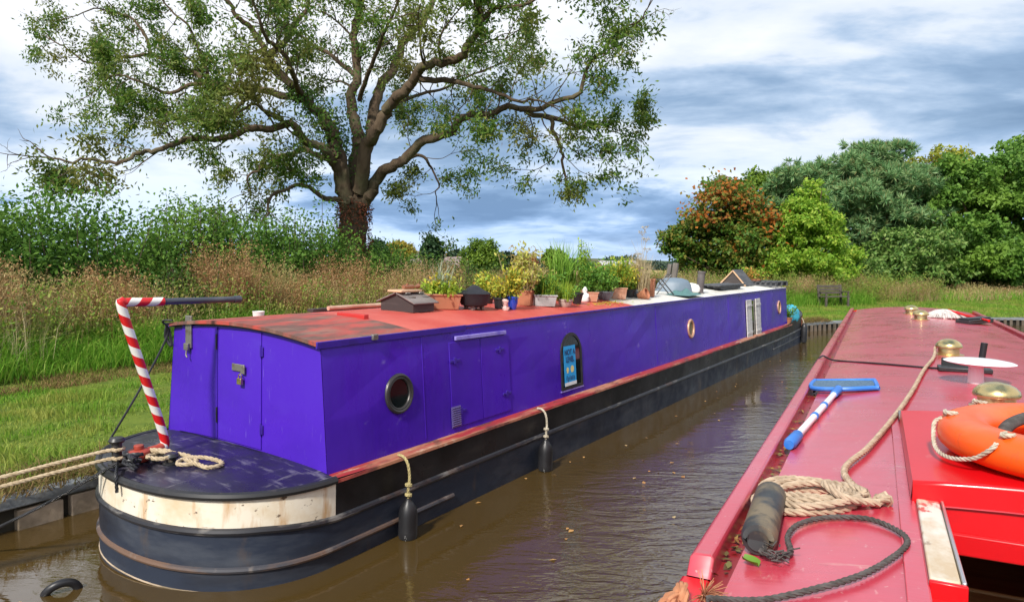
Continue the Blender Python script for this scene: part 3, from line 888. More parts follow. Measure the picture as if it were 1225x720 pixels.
mb = MB(); mb.box(-.42, .42, -.018, .022, .004, .03); mb.xf(side_m(1.99, 1.468) @ Matrix.Rotation(radians(-.6), 4, 'Z')); mb.build('drip_rail', m_mauve, pb, bev=.006)
m_vent = pmat('grey_purple_grille', (0.14, 0.11, 0.30), .4)
mb = MB(); mb.box(-.068, .068, -.095, .095, .008, .012)
for k in range(9): mb.bar((-.06, -.08 + k * .02, .017), (.06, -.08 + k * .02, .017), .012, .005, up=(0, -.6, 1))
mb.xf(side_m(1.545, .76)); mb.build('vent_grille', m_vent, pb)
# welded seams down the side
mb = MB()
for s in (1.12, 6.62, 10.6):
    mb = MB(); mb.bar(side_m(s, .64).translation, side_m(s, 1.55).translation, .012, .007, up=(1, 0, 0)); mb.build('weld_seam', m_purple, pb, bev=.002)
# shuttered window
m_shut = pmat('flaking_white_shutter', (0.60, 0.57, 0.54), .8, [((.22, .20, .20), (14, 14, 3), .55, .68, .8), ((.35, .33, .33), (3, 3, 25), .5, .65, .7)])
mb = MB(); mb.box(-.62, .62, -.40, .41, .001, .006); mb.xf(side_m(12.53, .98)); sw = mb.build('window', m_glass, pb)
for sx in (-1, 1):
    mb = MB()
    for k in range(2):
        mb.box(sx * .40 - .215 + k * .215, sx * .40 - .005 + k * .215, -.43, .43, .012, .035)
    mb.box(sx * .40 - .22, sx * .40 + .22, .27, .32, .035, .045); mb.box(sx * .40 - .22, sx * .40 + .22, -.32, -.27, .035, .045)
    mb.xf(side_m(12.53, .985)); mb.build('shutter', m_shut, sw, bev=.004)
# chimney
m_flue = pmat('sooty_flue', (0.10, 0.085, 0.085), .65, [((.16, .14, .13), (3, 3, 9), .45, .65, .8)])
cu, cs = .55, 9.75
mb = MB(); mb.lathe([(.095, 0), (.095, .02), (.07, .03), (.07, .40), (.078, .40), (.078, .43), (.055, .43), (.05, .38)], (cu, cs, zr(cu) - .01), 20)
mb.xf(Matrix.Translation((cu, cs, 1.6)) @ Matrix.Rotation(radians(4), 4, 'Y') @ Matrix.Translation((-cu, -cs, -1.6)))
mb.build('chimney', m_flue, pb)
# tiller: swan neck and arm
def striped(name, ca, cb, freq, turn):
    mt, nt, N, L, b = nodes(name)
    uv = N.new('ShaderNodeUVMap'); sp = N.new('ShaderNodeSeparateXYZ'); L.new(uv.outputs[0], sp.inputs[0])
    a = N.new('ShaderNodeMath'); a.operation = 'MULTIPLY_ADD'; L.new(sp.outputs['Y'], a.inputs[0]); a.inputs[1].default_value = freq; L.new(sp.outputs['X'], a.inputs[2])
    fr = N.new('ShaderNodeMath'); fr.operation = 'FRACT'; L.new(a.outputs[0], fr.inputs[0])
    gt = N.new('ShaderNodeMath'); gt.operation = 'GREATER_THAN'; L.new(fr.outputs[0], gt.inputs[0]); gt.inputs[1].default_value = .52
    mx = N.new('ShaderNodeMix'); mx.data_type = 'RGBA'; L.new(gt.outputs[0], mx.inputs['Factor']); mx.inputs['A'].default_value = col4(ca); mx.inputs['B'].default_value = col4(cb)
    L.new(mx.outputs['Result'], b.inputs['Base Color']); b.inputs['Roughness'].default_value = .38
    return mt
m_stripe = striped('red_white_stripe', (.60, .012, .014), (.78, .76, .71), 6.2, 1)
m_redox = pmat('red_oxide', (.36, .05, .03), .55, [((.22, .05, .03), 9, .5, .65, .7)])
TU = -.34
def tp(px, py): return Vector(PB.plane(px, py, (TU, 0, 0), (1, 0, 0)))
b0, knee, kn2, top, tb, tend = tp(166, 541), tp(190, 538), tp(196, 522), tp(146, 369), tp(150, 362), tp(286, 358)
zdeck = zdk(TU)
mb = MB(); mb.lathe([(.075, 0), (.08, .02), (.08, .075), (.06, .085), (.03, .088)], (b0.x, b0.y, zdeck - .005), 20, sx=1.0); mb.lathe([(.035, 0), (.035, .03)], (b0.x, b0.y, zdeck + .083), 12)
sn = mb.build('rudder_stock', m_redox, pb, bev=.004)
mb = MB(); arm0 = Vector((b0.x, b0.y, zdeck + .045))
mb.tube(smooth_path([arm0, Vector((knee.x, knee.y - .02, zdeck + .05)), knee + Vector((0, .03, .02))], 6), .034, 12); mb.build('tiller_arm', m_redox, pb)
pth = smooth_path([knee + Vector((0, .03, .0)), kn2, kn2.lerp(top, .5), top, tb, tb.lerp(tend, .12)], 8)
mb = MB(); mb.tube(pth + smooth_path([tb.lerp(tend, .12), tb.lerp(tend, .30)], 4)[1:], .033, 14); mb.build('swan_neck', m_stripe, pb)
m_tarm = pmat('tiller_tube', (.05, .055, .075), .4, [((.12, .12, .13), (20, 4, 20), .5, .65, .6)])
mb = MB(); mb.tube([tb.lerp(tend, .29), tend], .025, 12); mb.tube([tend - Vector((0, .05, 0)), tend + Vector((0, .01, 0))], .031, 12); tl = mb.build('tiller_handle', m_tarm, pb)
# dolly (mooring bollard) on the stern and a low cleat
def dolly(u, s, parent, h=.16):
    mb = MB(); z = zdk(u) - .01
    mb.lathe([(.06, 0), (.06, .012), (.034, .02), (.034, h - .03), (.05, h - .025), (.058, h - .01), (.045, h + .01), (.0, h + .015)], (u, s, z), 18)
    return mb.build('dolly', m_dark_metal, parent)
DP = PB.plane(140, 556, (0, 0, .63), (0, 0, 1)); dolly(DP[0], DP[1], pb, .19)
DC = PB.plane(205, 556, (0, 0, .63), (0, 0, 1)); dolly(DC[0], DC[1], pb, .07)

# ================================================================== THINGS ON AND AROUND THE PURPLE BOAT
def on_boat(name, label, cat, u, s, z, group=None, turn=0):
    """an Empty standing on the purple boat, tilted with it"""
    t = thing(name, label, cat, tuple(PB.w((u, s, z))), Euler((0, radians(1.8), radians(-33 + turn))), group)
    return t
def roof_at(px, py):
    z = 1.62
    for _ in range(6):
        p = PB.plane(px, py, (0, 0, z), (0, 0, 1)); z = zr(min(max(p[0], -1), .86)) - .004
    return p[0], p[1], z
def px_m(u, s, z=1.6):
    w = PB.w((u, s, z)); return w[1] / FOC       # metres per photo pixel there
# fenders hanging along the side
m_rope_y = pmat('yellowed_rope', (0.50, 0.42, 0.20), .9, [((.3, .25, .12), 40, .4, .6, .7)], spec=.1)
m_rope_w = pmat('white_rope', (0.55, 0.50, 0.40), .9, [((.33, .28, .2), 40, .4, .6, .7)], spec=.1)
m_hemp = pmat('hemp_rope', (0.50, 0.385, 0.275), .92, [((.30, .22, .15), 30, .4, .6, .7)], spec=.1)
m_cream = pmat('cream_rope', (0.50, 0.40, 0.27), .9, [((.33, .25, .15), 30, .42, .6, .7)], spec=.1)
m_darkrope = pmat('dark_grey_rope', (0.105, 0.095, 0.09), .9, [((.05, .045, .04), 40, .4, .6, .7)], spec=.1)
def fender(u, s, ztop, zbot, label, mr_, lean=0):
    L_ = ztop - zbot
    t = on_boat('fender', label, 'fender', u, s, 0)
    r = .077
    mb = MB(); mb.lathe([(.0, zbot), (.045, zbot), (r * .92, zbot + .02), (r, zbot + .05), (r, zbot + L_ * .62), (r * .85, zbot + L_ * .78), (r * .5, zbot + L_ * .9), (.022, zbot + L_ * .97), (.02, ztop)], (0, 0, 0), 22)
    mb.build('fender_body', m_rubber, t)
    mb = MB(); mb.tube([(0.05 * cos(a), .05 * sin(a), zbot - .004) for a in np.linspace(0, 2 * pi, 20)[:-1]], .009, 6, closed=True); mb.build('bottom_rim', m_block, t)
    mb = MB()
    rope_mb(mb, [(-.125, .01, .615), (-.06, 0, .612), (-.012, 0, .56), (0, .01, .45), (.005, -.01, ztop + .08), (0, 0, ztop - .01)], .012)
    for zz in (ztop + .02, ztop + .10):
        rope_mb(mb, [(.022 * cos(a), .022 * sin(a), zz + .008 * a / 6) for a in np.linspace(0, 4 * pi, 14)], .009)
    mb.build('fender_rope', mr_, t)
fender(1.14, .68, .285, -.06, 'black rubber fender on a yellow rope, nearest the white banded stern', m_rope_y)
fender(1.14, 2.88, .30, -.06, 'black rubber fender on a white rope, hung below the arched window', m_rope_w)
# bow fender and a worn tyre by the bow
t = on_boat('fender', 'black fender hanging at the far bow of the purple boat', 'fender', 1.12, 17.75, 0)
mb = MB(); mb.lathe([(.0, -.05), (.08, -.03), (.09, .05), (.09, .42), (.06, .5), (.02, .53)], (0, 0, 0), 16); mb.build('fender_body', m_rubber, t)
mb = MB(); mb.tube([(0, 0, .5), (-.06, 0, .66), (-.2, 0, .68)], .012, 6); mb.build('fender_rope', m_rope_w, t)
# poster
m_poster = pmat('sky_blue_poster', (0.02, 0.34, 0.72), .5)
m_ink = pmat('navy_ink', (0.012, 0.03, 0.11), .6)
m_paper = pmat('white_paper', (.72, .74, .74), .6)
m_gold = pmat('pale_yellow_print', (.75, .62, .25), .6)
p = side_m(3.77, .965, .011)
o = bpy.data.objects.new('poster', None); COL.objects.link(o)
o.matrix_world = Matrix.Translation(PB.o) @ PB.e.to_matrix().to_4x4() @ p
tag(o, 'bright blue poster with dark lettering in the arched window of the purple boat', 'poster')
mb = MB(); mb.box(-.145, .145, -.235, .235, 0, .002); mb.build('sheet', m_poster, o, smooth=False)
mb = MB(); mb.box(-.145, .145, -.235, -.195, .0045, .0055); mb.build('white_strip', m_paper, o, smooth=False)
def lettering(txt, x, y, size, parent, mt, z=.0055, rot=0, squash=1):
    cu_ = bpy.data.curves.new('lettering', 'FONT'); cu_.body = txt; cu_.size = size; cu_.align_x = 'CENTER'; cu_.extrude = .0004; cu_.offset = .002
    tmp = bpy.data.objects.new('tmp_text', cu_); COL.objects.link(tmp)
    bpy.context.view_layer.update()
    me = bpy.data.meshes.new_from_object(tmp.evaluated_get(bpy.context.evaluated_depsgraph_get()))
    bpy.data.objects.remove(tmp)
    me.materials.clear(); me.materials.append(mt)
    ob = bpy.data.objects.new('lettering', me); COL.objects.link(ob); ob.parent = parent
    ob.location = (x, y, z); ob.rotation_euler = (0, 0, rot); ob.scale = (squash, 1, 1); return ob
lettering('NOT A', 0, .13, .092, o, m_ink, squash=.9); lettering('LEVEL', 0, .045, .092, o, m_ink, squash=.85)
for cx_, s_ in ((-.07, .03), (.045, .042)):
    mb = MB(); mb.lathe([(s_ * .7, 0), (s_, .001)], (cx_, -.045, .004), 14); mb.box(cx_ - s_ * .5, cx_ + s_ * .5, -.085, -.05, .004, .0052)
    mb.build('printed_cup', m_gold, o, smooth=False)
mb = MB(); r4 = random.Random(2)
for k in range(6): mb.bar((-.10 + k * .036, -.175 + r4.uniform(-.01, .01), .0045), (-.085 + k * .036, -.12 + r4.uniform(-.015, .01), .0045), .014, .001)
mb.build('printed_marks', m_ink, o, smooth=False)

# moorings and ropes on the stern deck
def world_rope(name, label, cat, pts, r, mt, group=None, pitch=None):
    mb = MB(); rope_mb(mb, pts, r, pitch)
    return tag(mb.build(name, mt), label, cat, group)
dw = lambda u, s, z: Vector(PB.w((u, s, z)))
bol = dw(DP[0], DP[1], zdk(DP[0]) + .07)
stake_xy = bank([-3.7], .30)[0]
stake_p = Vector((stake_xy[0], stake_xy[1], LAND + .0))
for k, (dz, dx, lb) in enumerate(((.035, .0, 'cream mooring line from the stern bollard to the bank, the higher of the pair'), (-.03, .04, 'cream mooring line from the stern bollard to the bank, the lower of the pair'))):
    a = bol + Vector((0, 0, dz)); b_ = stake_p + Vector((dx * .6, -dx, dz * .8))
    mid_ = a.lerp(b_, .5) + Vector((0, 0, -.035))
    loop = [dw(DP[0] + .045 * cos(q), DP[1] + .045 * sin(q), zdk(DP[0]) + .07 + dz) for q in np.linspace(-pi * .5, pi * 1.1, 9)]
    world_rope('mooring_line', lb, 'rope', loop[::-1] + [a.lerp(b_, .08), mid_, b_] if False else [b_, mid_, a.lerp(b_, .08)] + loop, .015, m_cream, 'mooring lines at the stern')
t = thing('mooring_stake', 'rusty mooring stake in the grassy bank left of the stern', 'stake', (stake_p.x, stake_p.y, LAND - .3))
mb = MB(); mb.tube([(0, 0, 0), (.02, .03, .55)], .016, 10); mb.tube([(.02, .03, .545), (.02, .03, .565)], .028, 10); mb.build('shaft', m_redox, t)
# loops of cream rope by the low cleat
C0 = Vector((DC[0], DC[1], 0))
def dk(u, s, h): return (u, s, zdk(u) + h)
pts = []
for k in range(40):
    a = k / 39
    pts.append(dk(C0.x - .09 + .10 * cos(a * 9.5) + .02 * sin(a * 23), C0.y - .03 + .075 * sin(a * 9.5), .02 + .045 * a))
pts += [dk(C0.x + .05, C0.y + .07, .05), dk(C0.x + .16, C0.y + .10, .025), dk(C0.x + .21, C0.y + .04, .02), dk(C0.x + .14, C0.y - .03, .02), dk(C0.x + .09, C0.y + .03, .03),
        dk(C0.x + .17, C0.y + .13, .04), dk(C0.x + .28, C0.y + .20, .02), dk(C0.x + .37, C0.y + .17, .018), dk(C0.x + .36, C0.y + .07, .018), dk(C0.x + .25, C0.y + .06, .018), dk(C0.x + .12, C0.y + .02, .05)]
world_rope('rope_loops', 'loose loops of thick cream rope lying on the purple boat stern deck', 'rope', [dw(*q) for q in pts], .017, m_cream)
# black rope bundle
mb = MB(); r5 = random.Random(9)
cb = Vector((-.20, -.80, 0))
for k in range(5):
    q = [dk(cb.x + r5.uniform(-.10, .14), cb.y + r5.uniform(-.06, .06), .018 + .018 * k) for _ in range(5)]
    rope_mb(mb, [dw(*z) for z in q], .014)
rope_mb(mb, [dw(cb.x - .06, cb.y - .08, zdk(cb.x) + .02), dw(cb.x + .05, cb.y - .145, zdk(cb.x) - .02), dw(cb.x + .08, cb.y - .155, zdk(cb.x) - .14)], .012)
tag(mb.build('rope_bundle', m_rubber), 'tangled bundle of black rope on the edge of the stern deck', 'rope')
hs = dw(cb.x - .05, cb.y - .08, zdk(cb.x) + .04)
e1 = bank([-1.1], -.12)[0]; e2 = bank([-3.0], .25)[0]
mb = MB(); mb.tube(smooth_path([hs, hs.lerp(Vector((e1[0], e1[1], -.02)), .5) - Vector((0, 0, .06)), Vector((e1[0] + .06, e1[1] - .05, -.01)), Vector((bank([-2.0], -.10)[0][0], bank([-2.0], -.10)[0][1], .02)), Vector((e2[0], e2[1], LAND + .0))], 10), .011, 8)
tag(mb.build('mooring_cable', m_rubber), 'thin black mooring line sagging low over the water to the bank', 'rope')
# cord from the hatch hinge to the deck
a = dw(-1.06, -.03, 1.58); b_ = dw(-1.10, -.52, zdk(-1.1) + .01)
mb = MB(); mb.tube(smooth_path([dw(-.93, -.06, 1.615), dw(-1.03, -.09, 1.60), a + Vector((0, 0, -.1)), a.lerp(b_, .5) + Vector((.02, 0, -.05)), b_], 8), .009, 6); mb.tube(smooth_path([a, a + Vector((-.02, 0, -.12)), a + Vector((.03, 0, -.20)), a + Vector((0, .02, -.05))], 6), .014, 6)
tag(mb.build('cord', m_rubber), 'thin black cord slanting from the cabin roof corner down to the stern deck', 'cord')
# rubber ring in the water
rp = np.array(PB.o); q = ray(74, 706); q = CAM + q * ((WATER - EYE) / q[2])
mb = MB(); mb.tube([(.10 * cos(a), .01 * sin(2 * a), .10 * sin(a)) for a in np.linspace(0, 2 * pi, 30)[:-1]], .028, 10, closed=True)
o = mb.build('rubber_ring', m_rubber); o.location = (q[0], q[1], WATER - .03); o.rotation_euler = (.35, 0, .5)
tag(o, 'black rubber ring half sunk in the brown water beside the round stern', 'ring')

# ---- pots and plants ------------------------------------------------------
m_terra = pmat('terracotta', (0.42, 0.165, 0.085), .8, [((.55, .30, .20), 5, .5, .7, .5), ((.26, .10, .06), 3, .5, .7, .6)], bump=(20, .15))
m_terra2 = pmat('pale_terracotta', (0.50, 0.24, 0.15), .8, [((.6, .42, .32), 5, .45, .65, .7)])
m_soilpot = pmat('potting_soil', (0.03, 0.02, 0.014), .95)
m_greypot = pmat('grey_white_stoneware', (0.42, 0.43, 0.42), .6, [((.25, .25, .24), 6, .45, .65, .8)])
m_stone = pmat('pale_pink_stone', (0.50, 0.40, 0.34), .8, [((.35, .27, .22), 9, .45, .65, .8)])
m_bluepot = pmat('blue_glaze', (0.02, 0.06, 0.42), .25, coat=.5)
m_blackpot = pmat('black_plastic', (0.018, 0.018, 0.02), .5)
m_bowl = pmat('blue_grey_bowl', (0.17, 0.19, 0.21), .6, [((.3, .3, .3), 6, .5, .65, .7)])
m_white = pmat('white_plaster', (.76, .75, .72), .7)
LG = {
 'green': leafmat('green_leaves', [(.07, .19, .025), (.13, .30, .04), (.22, .40, .06)], .4),
 'lime': leafmat('lime_leaves', [(.32, .50, .05), (.46, .58, .07), (.22, .38, .04)], .4),
 'yellow': leafmat('yellowing_leaves', [(.72, .58, .06), (.56, .55, .07), (.34, .44, .06), (.74, .46, .08)], .4),
 'sedum': leafmat('yellow_and_pink_leaves', [(.62, .58, .14), (.50, .56, .12), (.62, .46, .18), (.34, .44, .08)], .4),
 'straw': leafmat('straw_stems', [(.45, .36, .20), (.55, .46, .28), (.35, .27, .13)], .15),
 'reed': leafmat('sword_leaves', [(.13, .30, .03), (.22, .40, .05), (.30, .46, .08)]),
 'autumn': leafmat('autumn_leaves', [(.55, .22, .05), (.60, .36, .08), (.28, .30, .06)]),
 'pink': leafmat('dusky_red_flowers', [(.42, .07, .06), (.50, .14, .11), (.32, .05, .05)], .15),
 'silver': leafmat('silvery_leaves', [(.36, .42, .30), (.25, .33, .2), (.45, .48, .36)]),
}
def pot_square(w, d, h, taper=.82, lip=.02):
    mb = MB()
    def rr(k, z): 
        return [(x * w / 2 * k, y * d / 2 * k, z) for x, y in ((-1, -1), (1, -1), (1, 1), (-1, 1))]
    rows = [rr(taper, 0), rr(.95, h - lip), rr(1.03, h - lip), rr(1.03, h), rr(.93, h), rr(.90, h - .035)]
    V = [p for r in rows for p in r]
    F = [(3, 2, 1, 0)] + [(4 * i + k, 4 * i + (k + 1) % 4, 4 * i + 4 + (k + 1) % 4, 4 * i + 4 + k) for i in range(5) for k in range(4)] + [(20, 21, 22, 23)]
    return mb.add(V, F)
def pot_round(r, h, taper=.68, bulge=0):
    mb = MB()
    mb.lathe([(r * taper, 0), (r * (taper + (1 - taper) * .5) * (1 + bulge), h * .5), (r * .95, h - .025), (r * 1.05, h - .024), (r * 1.05, h), (r * .92, h), (r * .88, h - .035)], (0, 0, 0), 24)
    return mb
def plant(parent, z0, w, d, h, n, lm, style='bush', leaf=.045, name='foliage', lean=.25):
    """foliage rising from the soil at height z0"""
    if style == 'bush':
        k = max(6, n // 14); C, D = [], []
        tips = np.stack([rng.normal(0, .30, k) * w, rng.normal(0, .30, k) * d, z0 + h * rng.uniform(.15, 1.0, k) ** .8], 1)
        stm = MB()
        for q in tips[:min(k, 40)]: stm.tube([(q[0] * .35, q[1] * .35, z0 - .02), (q[0] * .8, q[1] * .8, (z0 + q[2]) / 2), tuple(q)], [.004, .003, .002], 4, cap=False)
        stm.build('stems', LG['straw'] if lm is LG['sedum'] else LG['green'], parent)
        idx = rng.integers(0, k, n); f = rng.uniform(.35, 1.0, n)[:, None]
        base = np.array([0, 0, z0]); B = base + (tips[idx] - base) * f * np.array([1, 1, 1]) + rng.normal(0, .03, (n, 3)) * np.array([1, 1, .7])
        B[:, 2] = np.maximum(B[:, 2], z0)
        D = unit(rng.normal(0, 1, (n, 3)) + np.array([0, 0, .35])); Nn = unit(rng.normal(0, .6, (n, 3)) + np.array([0, 0, 1]))
        return leaves(name, lm, B, D, Nn, leaf * rng.uniform(.6, 1.3, n), leaf * .6 * rng.uniform(.7, 1.2, n), parent)
    P = np.stack([rng.uniform(-.42, .42, n) * w, rng.uniform(-.42, .42, n) * d, np.full(n, z0 - .01)], 1)
    o, tip, dx = blades(name, lm, P, h * rng.uniform(.5, 1.05, n), leaf * rng.uniform(.6, 1.2, n), np.abs(rng.normal(lean, .15, n)), parent)
    return o
def soil(parent, w, d, z, round_=False):
    mb = MB()
    if round_: mb.add([(w / 2 * cos(2 * pi * k / 20), w / 2 * sin(2 * pi * k / 20), z) for k in range(20)], [tuple(range(20))])
    else: mb.add([(-w / 2, -d / 2, z), (w / 2, -d / 2, z), (w / 2, d / 2, z), (-w / 2, d / 2, z)], [(0, 1, 2, 3)])
    return mb.build('soil', m_soilpot, parent)
PG = 'potted plants on the purple boat roof'
# (label, px x, px y of base, px width, px pot height, shape, material, turn, [(leaf, style, w-scale, px height, count, leaf size, name)])
POTS = [
 ('planter', 'long terracotta trough with low green and yellow plants beside the black lidded pot', 529, 369.5, 38, 17, 'sq', m_terra, 55, 1.0, [('lime', 'bush', 1.0, 15, 420, .05, 'foliage'), ('yellow', 'bush', .8, 24, 160, .045, 'foliage'), ('silver', 'blade', .5, 48, 26, .012, 'grass')]),
 ('flower_pot', 'small black pot with yellow green leaves between the black lidded pot and the blue pot', 598, 369, 15, 13, 'rd', m_blackpot, 0, 1, [('yellow', 'bush', 1.3, 24, 260, .04, 'foliage')]),
 ('flower_pot', 'glazed blue pot with bright yellow foliage', 613, 370, 12, 15, 'rb', m_bluepot, 0, 1, [('yellow', 'bush', 1.7, 36, 320, .045, 'foliage')]),
 ('flower_pot', 'square terracotta pot holding tall yellow plants with dusky red flower heads', 628, 365, 17, 17, 'sq', m_terra, 20, .9, [('sedum', 'bush', 1.9, 52, 620, .05, 'foliage')]),
 ('planter', 'grey white trough with low green herbs in front of the sword leaved reeds', 651, 366, 26, 13, 'sq', m_greypot, 40, .8, [('green', 'bush', 1.1, 24, 420, .045, 'foliage'), ('lime', 'blade', 1.0, 30, 60, .012, 'grass')]),
 ('flower_pot', 'tall clump of sword leaved green reeds in a dark tub', 672, 357, 22, 12, 'rd', m_blackpot, 0, 1, [('reed', 'blade', 1.2, 60, 90, .022, 'sword_leaves'), ('green', 'bush', 1.3, 26, 240, .045, 'foliage')]),
 ('flower_pot', 'low pale pink stone bowl spilling thin green grass', 676, 367, 16, 9, 'rb', m_stone, 0, 1, [('lime', 'blade', 1.0, 24, 130, .010, 'grass'), ('green', 'bush', 1.1, 10, 110, .035, 'foliage')]),
 ('flower_pot', 'upright light green feathery bush behind the tapered black pot', 697, 357, 13, 10, 'rd', m_terra2, 0, 1, [('lime', 'bush', .75, 58, 460, .04, 'foliage')]),
 ('flower_pot', 'tapered black pot with a white figurine rising behind it', 690, 363.5, 14, 13, 'rt', m_blackpot, 0, 1, [('green', 'bush', 1.0, 8, 60, .035, 'foliage')]),
 ('planter', 'pale terracotta trough with dark green bushy plants right of the tapered black pot', 705, 360.5, 18, 11, 'sq', m_terra2, 40, .9, [('green', 'bush', 1.3, 36, 460, .045, 'foliage')]),
 ('flower_pot', 'blue grey bowl with upright green plants', 723, 358.5, 19, 10, 'rb', m_bowl, 0, 1, [('green', 'bush', 1.2, 32, 420, .045, 'foliage'), ('reed', 'blade', .8, 34, 20, .018, 'sword_leaves')]),
 ('flower_pot', 'square terracotta pot with yellow green leaves next to the blue grey bowl', 740, 357.5, 17, 13, 'sq', m_terra2, 30, 1.0, [('yellow', 'bush', 1.5, 34, 380, .05, 'foliage'), ('lime', 'bush', 1.6, 38, 260, .05, 'foliage')]),
 ('flower_pot', 'small dark pot under leaves turning deep yellow, at the end of the red roof', 753, 355.5, 12, 9, 'rd', m_blackpot, 0, 1, [('yellow', 'bush', 1.6, 30, 300, .05, 'foliage'), ('green', 'bush', 1.4, 14, 120, .05, 'foliage')]),
 ('flower_pot', 'grey bowl of dry straw coloured grass with tall dead seed stalks', 763, 355.5, 17, 9, 'rb', m_bowl, 0, 1, [('straw', 'blade', 1.3, 46, 160, .010, 'dry_grass'), ('straw', 'blade', .8, 68, 10, .008, 'dry_grass')]),
 ('flower_pot', 'dark pot of lime green leaves half hidden behind the black lidded pot', 583, 363, 15, 10, 'rd', m_blackpot, 0, 1, [('lime', 'bush', 1.4, 22, 260, .045, 'foliage'), ('yellow', 'bush', 1.2, 30, 120, .045, 'foliage')]),
 ('flower_pot', 'terracotta pot of yellowing stems half hidden between the tall sedum and the grey trough', 640, 359, 15, 11, 'rd', m_terra, 0, 1, [('sedum', 'bush', 1.5, 34, 360, .045, 'foliage'), ('green', 'bush', 1.3, 20, 160, .045, 'foliage')]),
 ('flower_pot', 'small terracotta pot of bright green leaves behind the blue grey bowl', 714, 355, 13, 9, 'rd', m_terra2, 0, 1, [('lime', 'bush', 1.6, 30, 320, .045, 'foliage')]),
 ('flower_pot', 'dark pot of leafy green stems behind the square yellow leaved pot', 732, 353, 14, 9, 'rd', m_blackpot, 0, 1, [('green', 'bush', 1.7, 34, 340, .045, 'foliage')]),
 ('flower_pot', 'empty terracotta pot tilted on its side beside the dry grass', 769, 357.5, 12, 11, 'tilt', m_terra, 0, 1, []),
 ('flower_pot', 'tall square terracotta chimney pot standing at the end of the plant row', 777, 354.5, 11, 20, 'tall', m_terra, 15, 1, []),
]
for (nm, lb, px, py, pw, ph, shp, mt, turn, asp, pls) in POTS:
    u, s, z = roof_at(px, py)
    k = px_m(u, s); w = pw * k * 1.1; h = ph * k * 1.06
    t = on_boat(nm, lb, 'plant pot' if nm != 'planter' else 'planter', u, s, z, PG, turn)
    if shp == 'sq':
        d = w * (.62 if nm == 'planter' else .95); b = pot_square(w, d, h).build('pot', mt, t, bev=.006)
        soil(t, w * .88, d * .88, h - .03)
    elif shp == 'tall': d = w; b = pot_square(w, d, h, .9, .03).build('pot', mt, t, bev=.006); soil(t, w * .85, d * .85, h - .034)
    elif shp == 'tilt':
        d = w; q = pot_round(w / 2, h, .62); q.xf(Matrix.Translation((0, 0, w * .36)) @ Matrix.Rotation(radians(68), 4, 'Y') @ Matrix.Translation((0, 0, -h / 2))); b = q.build('pot', mt, t)
    else:
        d = w; b = pot_round(w / 2, h, {'rd': .72, 'rb': .62, 'rt': .60}[shp], .16 if shp == 'rb' else 0).build('pot', mt, t); soil(t, w * .87, w * .87, h - .03, True)
    for (lk, st, wsc, phh, n_, ls, nn) in pls:
        plant(t, h - .02, w * wsc * 1.08, d * wsc * 1.08, phh * k * 1.08, int(n_ * 1.8), LG[lk], st, ls * 1.1, nn)
    if 'red flower' in lb:
        C = np.concatenate([np.array([[dx * k, dy * k, h + hh * k]]) + rng.normal(0, .018, (40, 3)) * np.array([1, 1, .8]) for dx, dy, hh in ((-9, 2, 33), (0, 0, 36), (8, -2, 38), (11, 4, 32))])
        leaves('flower_heads', LG['pink'], C, rng.normal(0, 1, C.shape) + np.array([0, 0, .6]), rng.normal(0, 1, C.shape), .03, .02, t)
    if 'seed stalks' in lb:
        C = []
        for dx, hh in ((2, 66), (7, 58), (9, 46), (-3, 40), (5, 72)):
            mb = MB(); mb.tube([(0, 0, h), (dx * k * .5, 0, h + hh * k * .5), (dx * k, .02, h + hh * k)], [.004, .003, .002], 5)
            for a in range(8): C.append((dx * k + .05 * cos(a * .8), .02 + .05 * sin(a * .8), h + hh * k + .03)); mb.tube([(dx * k, .02, h + hh * k - .03), C[-1]], .0015, 4)
            mb.build('seed_stalk', LG['straw'], t)
        C = np.repeat(np.array(C), 5, 0) + rng.normal(0, .008, (len(C) * 5, 3)); leaves('seed_heads', LG['straw'], C, rng.normal(0, 1, C.shape), rng.normal(0, 1, C.shape), .02, .014, t)['kind'] = 'stuff'
# white figurine
u, s, z = roof_at(693, 361); k = px_m(u, s)
t = on_boat('figurine', 'small white garden figurine behind the tapered black pot', 'figurine', u + .02, s + .12, z)
mb = MB(); q = 18 * k
mb.lathe([(.05, 0), (.06, .02), (.055, q * .25), (.045, q * .5), (.03, q * .62), (.034, q * .7), (.036, q * .8), (.025, q * .9), (.010, q)], (0, 0, 0), 16); mb.lathe([(.02, 0), (.022, q * .15), (.012, q * .25)], (.045, 0, q * .3), 10)
mb.build('figure', m_white, t)
# pink and white ornament
u, s, z = roof_at(604, 371); k = px_m(u, s)
m_pinkw = pmat('chipped_pink_paint', (.62, .42, .38), .6, [((.06, .05, .05), 25, .5, .58, .9)])
t = on_boat('ornament', 'small pink and black ornament in front of the blue pot', 'ornament', u, s, z)
mb = MB(); mb.lathe([(.03, 0), (.035, .03), (.02, .05), (.04, .09), (.045, .11), (.02, .13)], (0, 0, 0), 12, sy=.7); mb.lathe([(.012, 0), (.02, .04)], (.04, 0, 0), 8); mb.lathe([(.012, 0), (.02, .04)], (-.03, .01, 0), 8); mb.build('body', m_pinkw, t)
